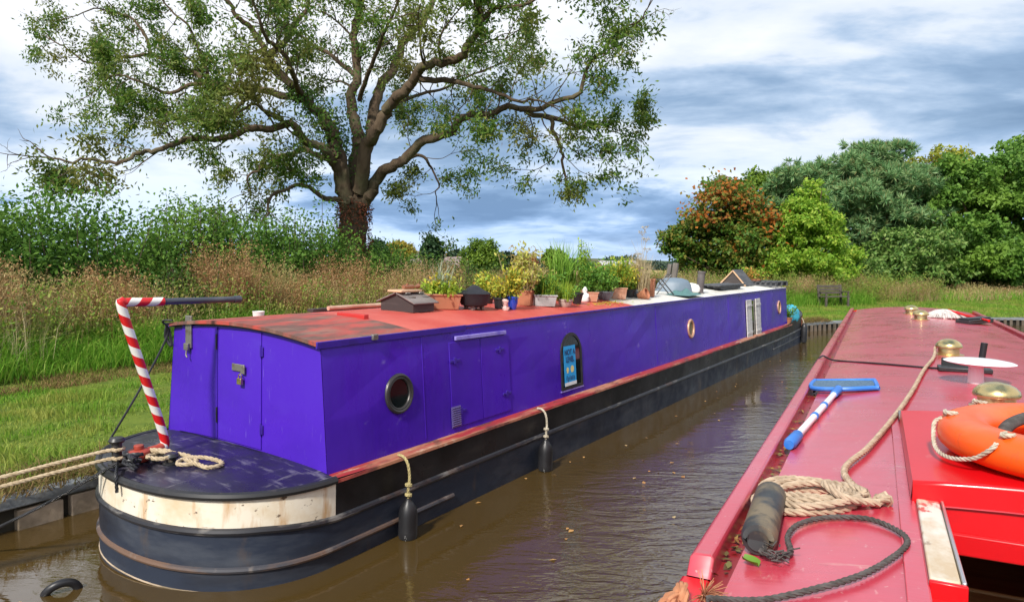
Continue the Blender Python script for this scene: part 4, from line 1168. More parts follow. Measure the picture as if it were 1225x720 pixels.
# black lidded pot / covered kettle
u, s, z = roof_at(567, 370); k = px_m(u, s)
m_iron = pmat('black_cloth_cover', (.011, .011, .015), .6, [((.026, .025, .03), 5, .45, .65, .7)], bump=(9, .5, .02))
t = on_boat('covered_pot', 'wide black covered pot on short feet next to the terracotta trough', 'pot', u, s, z)
W = 38 * k / 2
mb = MB(); mb.lathe([(W * .5, .03), (W * .82, .05), (W * .98, .11), (W * 1.02, .165), (W * 1.06, .178), (W * .92, .195), (W * .62, .215), (W * .4, .24), (W * .2, .265), (W * .06, .27)], (0, 0, 0), 28)
ob = mb.build('cover', m_iron, t)
for a in range(4):
    mb = MB(); mb.box(-.018, .018, -.018, .018, 0, .05); mb.xf(Matrix.Translation((W * .5 * cos(a * 1.57 + .5), W * .5 * sin(a * 1.57 + .5), 0))); mb.build('foot', m_steel, t)
# little wooden roof box
u, s, z = roof_at(478, 372); k = px_m(u, s)
m_boxw = pmat('sooty_brown_wood', (.045, .035, .033), .6, [((.10, .08, .075), (3, 3, 15), .5, .66, .7)])
m_boxlid = pmat('weathered_ply_lid', (.17, .14, .13), .55, [((.26, .22, .2), (8, 3, 3), .45, .65, .7)])
m_tan = pmat('pale_bare_plank', (.62, .40, .24), .7, [((.45, .28, .16), (3, 20, 3), .45, .6, .7)])
t = on_boat('pitched_roof_box', 'low dark box with a pitched lid and pale ridge board on the red roof', 'box', u, s + .12, z)
w, d, h = 35 * k * 1.08, .44, .10
mb = MB(); hw, hd = w / 2, d / 2
mb.add([(-hd, -hw, 0), (hd, -hw, 0), (hd, hw, 0), (-hd, hw, 0), (-hd, -hw, h), (hd, -hw, h), (hd, hw, h), (-hd, hw, h), (0, -hw, h + .08), (0, hw, h + .08)],
       [(3, 2, 1, 0), (0, 1, 5, 8, 4), (2, 3, 7, 9, 6), (1, 2, 6, 5), (3, 0, 4, 7)])
mb.build('box_body', m_boxw, t)
for sg in (-1, 1):
    mb = MB(); a = Vector((sg * .008, 0, h + .093)); b_ = Vector((sg * (hd + .04), 0, h - .004))
    mb.add([(a.x, -hw - .03, a.z), (a.x, hw + .03, a.z), (b_.x, hw + .03, b_.z), (b_.x, -hw - .03, b_.z), (a.x, -hw - .03, a.z - .014), (a.x, hw + .03, a.z - .014), (b_.x, hw + .03, b_.z - .014), (b_.x, -hw - .03, b_.z - .014)],
           [(0, 1, 2, 3), (7, 6, 5, 4), (0, 4, 5, 1), (1, 5, 6, 2), (2, 6, 7, 3), (3, 7, 4, 0)])
    ld = mb.build('lid', m_boxlid, t, bev=.003)
    if sg > 0:
        for y in (-.09, .12):
            hb = MB(); hb.tube([(.06, y - .04, h + .08), (.085, y - .03, h + .085), (.085, y + .03, h + .085), (.06, y + .04, h + .08)], .007, 6); hb.tube([(.13, y - .04, h + .05), (.15, y + .04, h + .045)], .006, 6); hb.build('handle', m_steel, ld)
mb = MB(); mb.box(-.105, .085, -hw - .03, hw * .80, h + .094, h + .116); mb.build('ridge_board', m_tan, t, bev=.004)
t2 = on_boat('brass_fitting', 'small copper coloured fitting lying on the pitched box', 'fitting', u, s + .15, z + h + .119, turn=0)
m_cop = pmat('dull_copper', (.42, .18, .10), .45, metal=.6)
mb = MB(); mb.tube([(0, -.10, .025), (0, .04, .025), (0, .08, .022), (0, .14, .03)], [.022, .024, .012, .026], 12); mb.tube([(0, -.04, .03), (0, -.04, .06)], .014, 8); mb.build('body', m_cop, t2)
# white mug, pole and dark rails on the far side of the roof
u, s, z = roof_at(327, 371)
u = max(u, -.8)
t = on_boat('mug', 'small white tub near the left edge of the worn roof', 'tub', -.85, .75, zr(-.85) - .002)
mb = MB(); mb.lathe([(.05, 0), (.055, .04), (.058, .048), (.05, .048), (.047, .03)], (0, 0, 0), 16); mb.build('tub', m_white, t)
m_pole = pmat('worn_boat_pole', (.50, .26, .18), .6, [((.6, .45, .33), (3, 3, 3), .45, .6, .8)])
mb = MB(); mb.tube([PB.w((-.72, 1.5, zr(-.72) + .03)), PB.w((-.58, 5.2, zr(-.58) + .03))], .024, 10)
tag(mb.build('boat_pole', m_pole), 'worn pinkish wooden pole lying along the far side of the red roof', 'pole')
mb = MB(); mb.bar(PB.w((-.88, 1.4, zr(-.88) + .02)), PB.w((-.80, 4.4, zr(-.80) + .02)), .09, .035)
tag(mb.build('plank', m_boxw, bev=.004), 'dark plank lying on the roof beyond the worn pole', 'plank')

# ---- clutter on the white roof -----------------------------------------------
m_greyplas = pmat('grey_plastic_sheet', (.15, .20, .25), .5, [((.26, .30, .35), 3, .45, .65, .6)])
m_teal = pmat('teal_tarpaulin', (.09, .20, .19), .6, [((.05, .11, .11), 4, .45, .65, .7)], bump=(6, .6, .03))
m_oldwood = pmat('grey_old_timber', (.12, .105, .09), .9, [((.2, .18, .16), (8, 8, 2), .45, .65, .8)])
def clutter(name, label, cat, px, py, ulim=(-.7, .62), turn=0):
    u, s, z = roof_at(px, py); u2 = min(max(u, ulim[0]), ulim[1])
    return on_boat(name, label, cat, u2, s, zr(u2) - .006, None, turn), px_m(u2, s)
t, k = clutter('plastic_tub', 'upturned blue grey plastic tub behind the folding chair frame', 'tub', 806, 349, turn=25)
mb = MB(); w, h = 44 * k / 2, 17 * k
for (r0, z0) in ((1, 0),): pass
mb.lathe([(w, 0), (w * .98, h * .1), (w * .9, h * .55), (w * .72, h * .85), (w * .4, h * .98), (.02, h)], (0, 0, 0), 24, sy=.65); mb.build('tub', m_greyplas, t)
t, k = clutter('tarpaulin', 'crumpled teal tarpaulin lying at the edge of the white roof', 'tarpaulin', 818, 354)
mb = MB()
mb.grid(lambda a, b: (a, b, .02 + max(0, 1 - (a / .24) ** 2) * max(0, 1 - (b / .42) ** 2) * (.07 + .03 * sin(a * 31 + b * 9) + .025 * sin(b * 24))), np.linspace(-.24, .24, 20), np.linspace(-.42, .42, 26)); mb.build('sheet', m_teal, t)
t, k = clutter('folding_frame', 'thin metal folding chair frame leaning beside the blue grey tub', 'chair frame', 793, 352, turn=40)
mb = MB(); h = 24 * k
for y in (-.12, .12):
    mb.tube([(-.16, y, 0), (.10, y, h)], .010, 6); mb.tube([(.16, y, 0), (-.08, y, h * .75)], .010, 6)
mb.tube([(.10, -.12, h), (.10, .12, h)], .010, 6); mb.tube([(-.08, -.12, h * .75), (-.08, .12, h * .75)], .010, 6)
for q in np.linspace(.3, .9, 4): mb.tube([(-.16 + .26 * q, -.12, h * q), (-.16 + .26 * q, .12, h * q)], .007, 6)
mb.build('frame', m_dark_metal, t)
t, k = clutter('timber_posts', 'pair of weathered timber stumps standing upright on the roof', 'timber', 801, 346)
mb = MB(); mb.box(-.09, -.01, -.04, .05, 0, 30 * k); mb.box(.02, .12, -.05, .04, 0, 32 * k); mb.xf(Matrix.Rotation(.08, 4, 'Y')); mb.build('posts', m_oldwood, t, bev=.012)
t, k = clutter('white_sack', 'white sack slumped next to the chimney', 'sack', 826, 350)
mb = MB(); mb.lathe([(.12, 0), (.16, .03), (.17, .09), (.14, .15), (.08, .18), (.02, .19)], (0, 0, 0), 16, sx=1.1, sy=.8); mb.build('sack', m_white, t)
t, k = clutter('plank_stack', 'stack of dark grey planks on the white roof right of the chimney', 'planks', 862, 345, (-.3, .35))
m_slate = pmat('dark_slate_boards', (.055, .058, .065), .7, [((.11, .11, .115), (9, 2, 9), .45, .65, .8)])
mb = MB()
for i in range(3):
    for j in range(3): mb.box(-.24 + j * .165 + .02 * i, -.09 + j * .165 + .02 * i, -1.0 + .1 * ((i * 7 + j * 3) % 4), 1.0 - .12 * ((i * 5 + j) % 3), .005 + i * .035, .036 + i * .035)
mb.build('planks', m_slate, t, bev=.003)
t, k = clutter('kennel_box', 'small A shaped wooden box with pale bargeboards near the far end of the roof', 'box', 880, 341, (-.3, .3))
mb = MB(); hh = 16 * k
mb.add([(-.30, -.3, 0), (.30, -.3, 0), (0, -.3, hh), (-.30, .5, 0), (.30, .5, 0), (0, .5, hh)], [(0, 1, 2), (5, 4, 3), (1, 4, 5, 2), (3, 0, 2, 5), (0, 3, 4, 1)]); mb.build('box_body', m_boxw, t)
for sg in (-1, 1):
    mb = MB(); mb.bar((sg * .33, -.31, .0), (0, -.31, hh + .03), .03, .06, up=(0, 1, 0)); mb.build('bargeboard', m_tan, t)
    mb = MB(); mb.add([(sg * .34, -.32, -.0), (sg * .34, .55, -.0), (0, .55, hh + .035), (0, -.32, hh + .035), (sg * .34, -.32, .022), (sg * .34, .55, .022), (0, .55, hh + .058), (0, -.32, hh + .058)], [(0, 1, 2, 3), (7, 6, 5, 4), (0, 4, 5, 1), (1, 5, 6, 2), (2, 6, 7, 3), (3, 7, 4, 0)]); mb.build('lid', m_slate, t)
t, k = clutter('flower_pot', 'pot of orange and yellow autumn foliage at the far end of the white roof', 'plant pot', 904, 341, (-.2, .5))
t['group'] = PG; t['category'] = 'plant pot'
pot_round(.14, .16).build('pot', m_terra, t); soil(t, .25, .25, .13, True); plant(t, .14, .6, .6, 15 * k, 260, LG['autumn'], 'bush', .07); plant(t, .14, .5, .5, 16 * k, 120, LG['lime'], 'bush', .07)
t, k = clutter('roof_rack', 'low grey slatted rack at the far end of the roof', 'rack', 921, 342, (-.4, .45))
mb = MB()
for j in range(6): mb.box(-.35 + j * .13, -.27 + j * .13, -.8, .8, .10, .125)
for y in (-.7, 0, .7): mb.box(-.36, .40, y - .03, y + .03, 0, .097)
mb.build('slats', m_slate, t, bev=.003)
# fallen yellow leaves on the red roof
u, s, z = roof_at(722, 364); n_ = 90
P = np.array([PB.w((u + rng.normal(0, .12), s + rng.normal(0, .35), zr(u) + .006)) for _ in range(n_)])
o = leaves('fallen_leaves', LG['yellow'], P, rng.normal(0, 1, (n_, 3)) * np.array([1, 1, .15]), np.tile([0, 0, 1.0], (n_, 1)) + rng.normal(0, .2, (n_, 3)), .05, .035); tag(o, 'scatter of fallen yellow leaves on the red roof in front of the pots', 'leaves', kind='stuff')
# turquoise bundle on the bow
m_turq = pmat('turquoise_cloth', (.05, .38, .50), .6, [((.02, .2, .3), 5, .45, .6, .8)], bump=(5, .5, .04))
t = on_boat('cloth_bundle', 'turquoise bundle tied down on the far foredeck of the purple boat', 'bundle', .86, 17.05, .62)
mb = MB(); mb.lathe([(.22, 0), (.28, .12), (.25, .30), (.15, .43), (.03, .47)], (0, 0, 0), 18, sx=.9, sy=.75); mb.build('cloth', m_turq, t)
t = on_boat('flower_pot', 'small pot of green leaves beside the turquoise bundle on the bow', 'plant pot', .90, 16.5, .60, PG)
pot_round(.12, .16).build('pot', m_terra, t); soil(t, .2, .2, .13, True); plant(t, .14, .5, .4, .38, 240, LG['green'], 'bush', .07)

# ================================================================== RED NARROWBOAT (the photographer's)
m_redroof = pmat('faded_red_roof', (0.52, 0.034, 0.060), 0.28,  # red pushed toward pink for the sky's sheen; scuffs and grime are wear
    [((0.56, 0.065, 0.10), (2.0, .9, 1), .42, .64, .6), ((0.50, .035, .06), (5, 3, 1), .54, .7, .45), ((0.64, .26, .24), (38, 12, 1), .66, .72, .6, 3), ((.30, .10, .08), (6, 6, 1), .60, .72, .4, 8), ((.60, .33, .30), (70, 70, 1), .70, .74, .6, 2), ((.34, .03, .035), (18, 30, 1), .66, .72, .5, 3), ((.62, .30, .24), (5, 26, 1), .64, .70, .5, 6), ((.36, .03, .05), (2.2, .5, 1), .52, .66, .45)],
    bump=((1.1, 7.5, 1), .2, .02), rlayer=((4, 3, 1), .22, .42), spec=.8, coat=.6, coat_rough=.2)
m_redpaint = pmat('red_coach_paint', (0.60, 0.004, 0.008), .30, [((0.48, .006, .01), 2.2, .5, .7, .6), ((.62, .10, .09), (26, 9, 9), .68, .73, .5)], bump=(3, .06, .02), coat=.12, spec=.35)
m_reddark = pmat('red_gutter_paint', (0.27, .014, .02), .45, [((.16, .03, .02), (6, 2, 6), .5, .65, .8), ((.3, .14, .08), (14, 6, 10), .62, .7, .7)])
m_inside = pmat('dark_cabin_lining', (.22, .16, .10), .6)
m_woodin = pmat('varnished_wood', (.46, .26, .10), .4, [((.34, .17, .06), (3, 20, 3), .45, .6, .8)])
m_whitetrim = pmat('worn_cream_paint', (.68, .64, .55), .4, [((.48, .34, .18), (9, 5, 2), .45, .62, .8), ((.50, .05, .04), (14, 7, 3), .585, .63, .9), ((.25, .16, .1), (30, 12, 3), .62, .68, .7)])
m_alu = pmat('aluminium_strip', (.6, .6, .6), .3, metal=.9)
HW = .755
def rz(u): return 1.478 + .072 * (1 - (u / HW) ** 2)
RL = 9.75
rb = thing('narrowboat', 'red narrowboat with brass mushroom vents filling the right foreground', 'boat', tuple(RB.o), RB.e)
HU = .325            # half width of the hatch way
HS0, HS1 = .10, .56  # open part of the hatch way
mb = MB()
usL = list(np.linspace(-.672, -HU - .012, 8)); usR = [-u for u in usL[::-1]]
svals = list(np.linspace(-.16, .55, 10)) + list(np.linspace(.7, RL, 60))
mb.grid(lambda u, s: (u, s, rz(u)), usL, svals)
mb.grid(lambda u, s: (u, s, rz(u)), usR, svals)
mb.grid(lambda u, s: (u, s, rz(u)), np.linspace(-HU - .012, HU + .012, 9), [HS1] + [v for v in svals if v > HS1])
mb.grid(lambda u, s: (u, s, rz(u) - .03), np.linspace(-.67, -HU - .012, 5), [-.16, RL], flip=True)
roof2 = weld(mb.build('roof', m_redroof, rb))
# edges: gutter and handrail each side
for sg in (-1, 1):
    mb = MB()
    prof = [(.672, rz(.672)), (.676, 1.470), (.712, 1.468)]
    rows = [[(sg * u, s, z) for u, z in prof] for s in svals]
    V = [p for r in rows for p in r]
    mb.add(V, [(3 * i + j, 3 * i + j + 1, 3 * i + j + 4, 3 * i + j + 3) if sg > 0 else (3 * i + j + 3, 3 * i + j + 4, 3 * i + j + 1, 3 * i + j) for i in range(len(rows) - 1) for j in range(2)])
    mb.build('gutter', m_reddark, rb)
    mb = MB()
    prof = [(.712, 1.466), (.711, 1.508), (.718, 1.516), (.752, 1.514), (.760, 1.506), (.762, 1.44)]
    S = [.06, .09] + [v for v in svals if v > .12]
    V, F = [], []
    for i, s in enumerate(S):
        for u, z in prof:
            if i == 0: z = min(z, 1.478)
            V.append((sg * u, s, z))
    n_ = len(prof)
    for i in range(len(S) - 1):
        for j in range(n_ - 1):
            q = (i * n_ + j, i * n_ + j + 1, (i + 1) * n_ + j + 1, (i + 1) * n_ + j); F.append(q if sg > 0 else q[::-1])
    mb.add(V, F); mb.build('handrail', m_redroof, rb, bev=.003)
    mb = MB(); mb.box(sg * .714 - .004 if sg > 0 else -.768, .768 if sg > 0 else -.710, -.16, .06, 1.40, 1.478); mb.build('rail_end', m_redpaint, rb, bev=.006)
    # cabin side and hull
    mb = MB(); mb.add([(sg * .762, -.16, 1.44), (sg * .762, RL, 1.44), (sg * .86, RL, .60), (sg * .86, -.16, .60)], [(0, 1, 2, 3) if sg > 0 else (3, 2, 1, 0)]); mb.build('cabin_side', m_redpaint, rb)
    mb = MB(); mb.add([(sg * .86, -2.4, .60), (sg * .86, 14, .60), (sg * 1.0, 14, .58), (sg * 1.0, -2.4, .58)], [(0, 1, 2, 3) if sg < 0 else (3, 2, 1, 0)]); mb.build('gunwale', m_black, rb)
mb = MB(); mb.add([(-.672, RL, rz(.672)), (0, RL, rz(0)), (.672, RL, rz(.672)), (.762, RL, 1.46), (.86, RL, .6), (-.86, RL, .6), (-.762, RL, 1.46)], [tuple(range(7))]); mb.build('front_bulkhead', m_redpaint, rb)
# hull shell with pointed bow
out2 = [(1.0, -1.6), (1.0, RL), (1.0, 11.5), (.8, 13), (.4, 14.1), (0, 14.6), (-.4, 14.1), (-.8, 13), (-1.0, 11.5), (-1.0, RL), (-1.0, -1.6), (-.85, -2.3), (-.4, -2.65), (.4, -2.65), (.85, -2.3)]
mb = MB(); n_ = len(out2)
mb.add([(u, s, -.5) for u, s in out2] + [(u, s, .58 + max(0, (s - 11.5) * .06)) for u, s in out2], [(i, (i + 1) % n_, n_ + (i + 1) % n_, n_ + i) for i in range(n_)]); mb.build('hull', m_black, rb)
mb = MB(); mb.add([(u * .98, s, .60) for u, s in out2 if s >= RL], [tuple(range(9))]); mb.build('foredeck', m_redpaint, rb)
mb = MB(); mb.add([(u * .98, s, .56) for u, s in out2 if s < 0], [tuple(range(len([1 for u, s in out2 if s < 0])))]); mb.build('stern_deck', m_black, rb)
# aft bulkhead with the doorway left open
for a, b_ in ((-.86, -HU - .02), (HU + .02, .86)): mb = MB(); mb.box(a, b_, -.15, -.12, .56, 1.44); mb.build('aft_bulkhead', m_redpaint, rb)
# sunken hatch way: lining and furnishing inside
mb = MB()
mb.box(-.62, .62, -.1, 2.6, .30, .33); mb.box(-.64, -.62, -.1, 2.6, .30, 1.40); mb.box(.62, .64, -.1, 2.6, .30, 1.40); mb.box(-.62, .62, 2.6, 2.62, .3, 1.42)
mb.build('cabin_lining', m_inside, rb, smooth=False)
mb = MB(); mb.box(-.30, .60, 1.15, 2.2, .97, 1.0); mb.build('shelf', m_woodin, rb, bev=.004)
mb = MB(); mb.box(-.28, .60, .80, .955, 1.165, 1.195); mb.box(-.28, .60, .958, .975, 1.10, 1.2); mb.build('step', m_woodin, rb, bev=.006)
# hatch way runners and coaming
mb = MB()
mb.box(-HU - .012, -HU + .036, HS0, HS1 + .04, rz(HU) - .02, rz(HU) + .012)
run = mb.build('hatch_runner', m_whitetrim, rb, bev=.004)
g = MB(); g.box(-HU + .037, -HU + .044, HS0 - .004, HS1 + .04, rz(HU) - .06, rz(HU) + .014); g.build('metal_edge', m_alu, run, bev=.002)
g = MB(); g.box(-HU - .013, -HU + .046, HS0 - .012, HS0 - .001, rz(HU) - .09, rz(HU) + .010); g.build('end_cap', m_redpaint, run, bev=.003)
mb = MB(); mb.box(HU - .036, HU + .012, HS0, HS1 + .04, rz(HU) - .02, rz(HU) + .012); mb.build('hatch_runner', m_whitetrim, rb, bev=.004)
mb = MB()
mb.box(-HU - .012, -HU + .036, -.16, HS1, rz(HU) - .11, rz(HU) - .021); mb.box(HU - .036, HU + .012, -.16, HS1, rz(HU) - .11, rz(HU) - .021)
mb.build('hatch_coaming', m_redpaint, rb, bev=.003)
mb = MB(); mb.box(-HU - .05, -HU - .014, -.16, 1.62, rz(HU + .02) - .004, rz(HU + .02) + .006); mb.build('slide_track', m_redroof, rb, bev=.002)
# sliding hatch
def hz_(u): return 1.588 + .018 * (1 - (u / .36) ** 2)
HF, HB = .575, 1.50
mb = MB(); us = np.linspace(-.345, .345, 11)
mb.grid(lambda u, s: (u, s, hz_(u)), us, np.linspace(HF, HB, 12))
for u, fl in ((-.345, 0), (.345, 1)):
    q = [(u, HF, hz_(u)), (u, HB, hz_(u)), (u * 1.01, HB, 1.545), (u * 1.01, HF, 1.545)]; mb.add(q, [(0, 1, 2, 3) if not fl else (3, 2, 1, 0)])
for s, fl, zb in ((HF, 0, 1.46), (HB, 1, 1.53)):
    V = [(u, s, hz_(u)) for u in us] + [(u, s - (0.012 if not fl else 0), zb) for u in us]
    mb.add(V, [(i, 11 + i, 12 + i, i + 1) if fl else (i + 1, 12 + i, 11 + i, i) for i in range(10)])
hatch = weld(mb.build('sliding_hatch', m_redpaint, rb))
bm_ = hatch.modifiers.new('bevel', 'BEVEL'); bm_.width = .008; bm_.segments = 3; bm_.limit_method = 'ANGLE'; bm_.angle_limit = radians(40)
g = MB(); g.box(-.33, .33, HF - .026, HF - .013, 1.435, 1.485); g.build('hatch_lip', m_redpaint, hatch, bev=.004)
g = MB(); g.box(.005, .035, 1.0, 1.025, 1.60, 1.685); g.build('handle', m_redpaint, hatch, bev=.004)
g = MB(); g.box(-.35, -.315, 1.505, 1.62, 1.553, 1.567); g.bar((-.332, 1.60, 1.565), (-.332, 1.66, 1.545), .035, .006); g.build('stop_plate', m_steel, rb, bev=.002)
# mushroom vents
def mushroom(u, s, r=.088):
    z = rz(u)
    mb = MB(); mb.lathe([(r * 1.15, 0), (r * 1.15, .006), (r * .82, .010), (r * .80, .045)], (u, s, z - .003), 28); bs = mb.build('mushroom_vent', m_brass, rb)
    mb = MB(); mb.lathe([(r * .80, .048), (r * 1.0, .048), (r * 1.02, .056), (r * .96, .070), (r * .78, .086), (r * .5, .098), (r * .2, .103), (.002, .104)], (u, s, z - .003), 32); mb.build('vent_cap', m_brass, bs)
mushroom(-.005, 1.95, .080); mushroom(-.02, 3.80, .074); mushroom(-.01, 7.15, .076); mushroom(-.06, 8.15, .076)
def on_red(name, label, cat, u, s, z=None, turn=0, group=None):
    return thing(name, label, cat, tuple(RB.w((u, s, rz(u) if z is None else z))), Euler((0, 0, radians(-28 + turn))), group)
# lifebuoy
m_orange = pmat('orange_lifebuoy', (0.84, 0.105, 0.008), .36, [((.78, .20, .07), 4, .5, .7, .55), ((.45, .07, .02), (9, 30, 9), .63, .70, .6), ((.25, .12, .06), 16, .66, .72, .6)], bump=(14, .05, .01))
BC = (.075, .89)
t = on_red('lifebuoy', 'orange lifebuoy with looped white grab line lying on the red sliding hatch', 'lifebuoy', BC[0], BC[1], hz_(.1) + .002)
mb = MB(); R_, ra = .290, .063
V, F = [], []; nA, nB = 56, 16
for i in range(nA):
    a = 2 * pi * i / nA
    for j in range(nB):
        b_ = 2 * pi * j / nB; cr = cos(b_); sr = sin(b_)
        V.append(((R_ + ra * cr) * cos(a), (R_ + ra * cr) * sin(a), .048 + .048 * np.sign(sr) * abs(sr) ** .8))
F = [(i * nB + j, ((i + 1) % nA) * nB + j, ((i + 1) % nA) * nB + (j + 1) % nB, i * nB + (j + 1) % nB) for i in range(nA) for j in range(nB)]
mb.add(V, F); mb.build('ring', m_orange, t)
for q in range(4):
    mb = MB()
    a0 = radians(178 + 90 * q); a1 = a0 + radians(46)
    pts = []
    for k in range(9):
        f = k / 8; a = a0 + (a1 - a0) * f; rr_ = R_ + ra + .004 + .012 * sin(pi * f); pts.append((rr_ * cos(a), rr_ * sin(a), .066 - .056 * sin(pi * f) ** .6))
    a = a0; pts = [((R_ + .05) * cos(a), (R_ + .05) * sin(a), .080)] + pts + [((R_ + .05) * cos(a1), (R_ + .05) * sin(a1), .080)]
    rope_mb(mb, pts, .0058)
    for a in (a0, a1):
        rope_mb(mb, [((R_ + .03 + .014 * cos(b_)) * cos(a + .03) - .014 * sin(b_) * sin(a), (R_ + .03) * sin(a) + .016 * sin(b_), .092 + .006 * (b_ / 6)) for b_ in np.linspace(0, 7, 12)], .0055)
    mb.build('grab_line', m_rope_w, t)
mb = MB(); pts = [((R_ - .09) * .95 * cos(a) * (1 if cos(a) < 0 else .9) - .01, (R_ - .10) * sin(a) * .75 - .0, .045 + .05 * max(0, sin(a))) for a in np.linspace(.3, 2 * pi - .5, 16)]
mb.tube(smooth_path(pts, 5), .016, 10)
o = mb.build('rope_loop', m_darkrope); o.location = t.location; o.rotation_euler = t.rotation_euler; tag(o, 'thick dark rope looped inside the orange lifebuoy', 'rope')
g = MB(); g.box(-.025, .025, -.035, .035, .05, .105); o = g.build('clip', m_alu, None, bev=.006); o.location = RB.w((BC[0] + .12, BC[1] + .02, hz_(.1) + .002)); o.rotation_euler = (0, 0, radians(-28)); tag(o, 'silver clip on the dark rope inside the orange lifebuoy', 'clip')
# satellite dome
t = on_red('tv_aerial', 'flat white oval disc aerial on a short white stem', 'aerial', -.004, 2.60)
m_whiteplas = pmat('white_plastic', (.80, .80, .80), .3)
mb = MB(); mb.lathe([(.036, 0), (.033, .02), (.030, .085), (.04, .092)], (0, 0, 0), 20); mb.build('stem', m_whiteplas, t)
mb = MB(); mb.lathe([(.02, .088), (.10, .088), (.138, .096), (.148, .101), (.136, .106), (.10, .112), (.01, .114)], (0, 0, 0), 40); mb.xf(Matrix.Translation((.010, 0, 0)) @ Matrix.Rotation(radians(1.5), 4, 'Y')); mb.build('disc', m_whiteplas, t)
t = on_red('bracket', 'black metal bracket with an upright peg behind the white disc aerial', 'bracket', -.03, 3.02)
mb = MB(); mb.box(-.10, .14, -.06, .06, 0, .022); mb.box(-.08, .06, .06, .075, 0, .06); mb.build('plate', m_dark_metal, t, bev=.004)
mb = MB(); mb.tube([(.09, 0, .02), (.105, 0, .155)], .016, 10); mb.build('peg', m_rubber, t)
# cable across the roof
mb = MB()
pts = [RB.w((-.80, 3.1, 1.0)), RB.w((-.785, 3.35, 1.40)), RB.w((-.74, 3.52, 1.525)), RB.w((-.66, 3.55, rz(.66) + .008)), RB.w((-.4, 3.25, rz(.4) + .006)), RB.w((-.15, 3.05, rz(.15) + .006)), RB.w((-.05, 3.04, rz(0) + .012))]
mb.tube(smooth_path(pts, 8), .0055, 6); tag(mb.build('cable', m_rubber), 'thin black cable running across the red roof to the aerial bracket', 'cable')
# pool net
m_netblue = pmat('blue_plastic', (.02, .16, .56), .42, [((.10, .26, .6), 9, .5, .68, .6), ((.03, .07, .2), 22, .6, .7, .6)])
m_net = pmat('blue_grey_mesh', (.10, .16, .22), .7, [((.04, .09, .15), (160, 160, 160), .45, .55, .8, 1)])
nj = RB.plane(1003, 468, (0, 0, 1.52), (0, 0, 1)); ne = RB.plane(942, 536, (0, 0, 1.50), (0, 0, 1)); n1 = RB.plane(968, 468, (0, 0, 1.50), (0, 0, 1)); n2_ = RB.plane(1046, 465, (0, 0, 1.53), (0, 0, 1))
t = on_red('pool_net', 'blue and white pool skimming net lying beside the roof handrail', 'net', 0, 0, 0)
J = Vector((nj[0], nj[1], rz(nj[0]) + .022)); E_ = Vector((ne[0] + .004, ne[1], 1.512))
A = Vector((n1[0] + .01, n1[1] + .03, rz(.68) + .022)); B = Vector((n2_[0], n2_[1] - .04, rz(.43) + .014))
m_polew = striped('white_blue_pole', (.80, .82, .85), (.80, .82, .85), 1, 0)
d_ = (J - E_)
mb = MB(); mb.tube([E_ + d_ * .12, J - d_ * .1], .0125, 12); mb.build('pole', m_whiteplas, t)
mb = MB(); mb.tube([E_, E_ + d_ * .02, E_ + d_ * .13, E_ + d_ * .14], [.016, .021, .019, .014], 12)
mb.build('grip', m_netblue, t)
for f in (.42, .62): mb = MB(); mb.tube([E_ + d_ * f, E_ + d_ * (f + .025)], .0150, 12); mb.build('collar', m_netblue, t)
mb = MB(); mb.tube([J - d_ * .13, J], [.016, .020], 12); mb.build('socket', m_netblue, t)
fw = Vector((.05, .19, 0)) * .9
top1 = A + Vector((.00, .16, .01)); top2 = B + Vector((.0, .16, .008))
loop = [A, J, B, B + Vector((.012, .02, 0)), top2, top2 - Vector((.02, -.015, 0)), top1 + Vector((.03, .015, 0)), top1]
mb = MB(); mb.tube(smooth_path(loop, 5, True)[:-1], .011, 8, closed=True); mb.build('net_frame', m_netblue, t)
mb = MB(); mb.grid(lambda a, b: tuple((A.lerp(B, a)).lerp(top1.lerp(top2, a), b) + Vector((0, 0, -.012 * sin(pi * a) * sin(pi * b) + .004))), np.linspace(0, 1, 12), np.linspace(0, 1, 8)); mb.build('mesh', m_net, t)
# coil of hemp rope and the run to the vent
cc = RB.plane(966, 590, (0, 0, 1.53), (0, 0, 1))
mb = MB(); pts = []
r6 = random.Random(4)
# a flat coil: two layers of three turns working inward, each turn a little out of round
for k in range(6):
    f0 = (k % 3) / 3.0; lay = k // 3
    for q in range(14):
        a = 2 * pi * q / 14; fr_ = (k % 3 + q / 14) / 3
        ex = .136 - .060 * fr_ - .010 * lay + .006 * sin(2 * a + k); ey = .138 - .078 * fr_ - .012 * lay + .008 * cos(3 * a + 2 * k)
        u_ = cc[0] + .006 * lay + ex * cos(a + .25 * lay); s_ = cc[1] - .006 * lay + ey * sin(a)
        pts.append(RB.w((u_, s_, rz(u_) + .011 + .017 * lay + .004 * sin(a * 2 + k))))
pts += [RB.w((cc[0] + .04, cc[1] - .05, 1.575)), RB.w((cc[0] + .09, cc[1] - .09, 1.560)), RB.w((cc[0] + .165, cc[1] - .03, 1.54))]
rope_mb(mb, pts, .0095)
rope_mb(mb, [RB.w((cc[0] + .165 + .016 * cos(a), cc[1] - .015 + .016 * sin(a), 1.542 + .012 * sin(a * 1.5))) for a in np.linspace(0, 9, 14)], .0095)
run_ = [pts[0]] + [RB.w((u_, s_, rz(u_) + .014)) for u_, s_ in ((-.50, .80), (-.44, 1.10), (-.36, 1.6), (-.28, 2.2), (-.20, 2.9), (-.13, 3.4), (-.10, 3.7))] + [RB.w((-.085, 3.80, rz(0) + .05)), RB.w((-.02, 3.74, rz(0) + .06))]
rope_mb(mb, run_, .0095)
tag(mb.build('rope_coil', m_hemp), 'coil of thick hemp rope whose end runs up the red roof to a brass vent', 'rope')
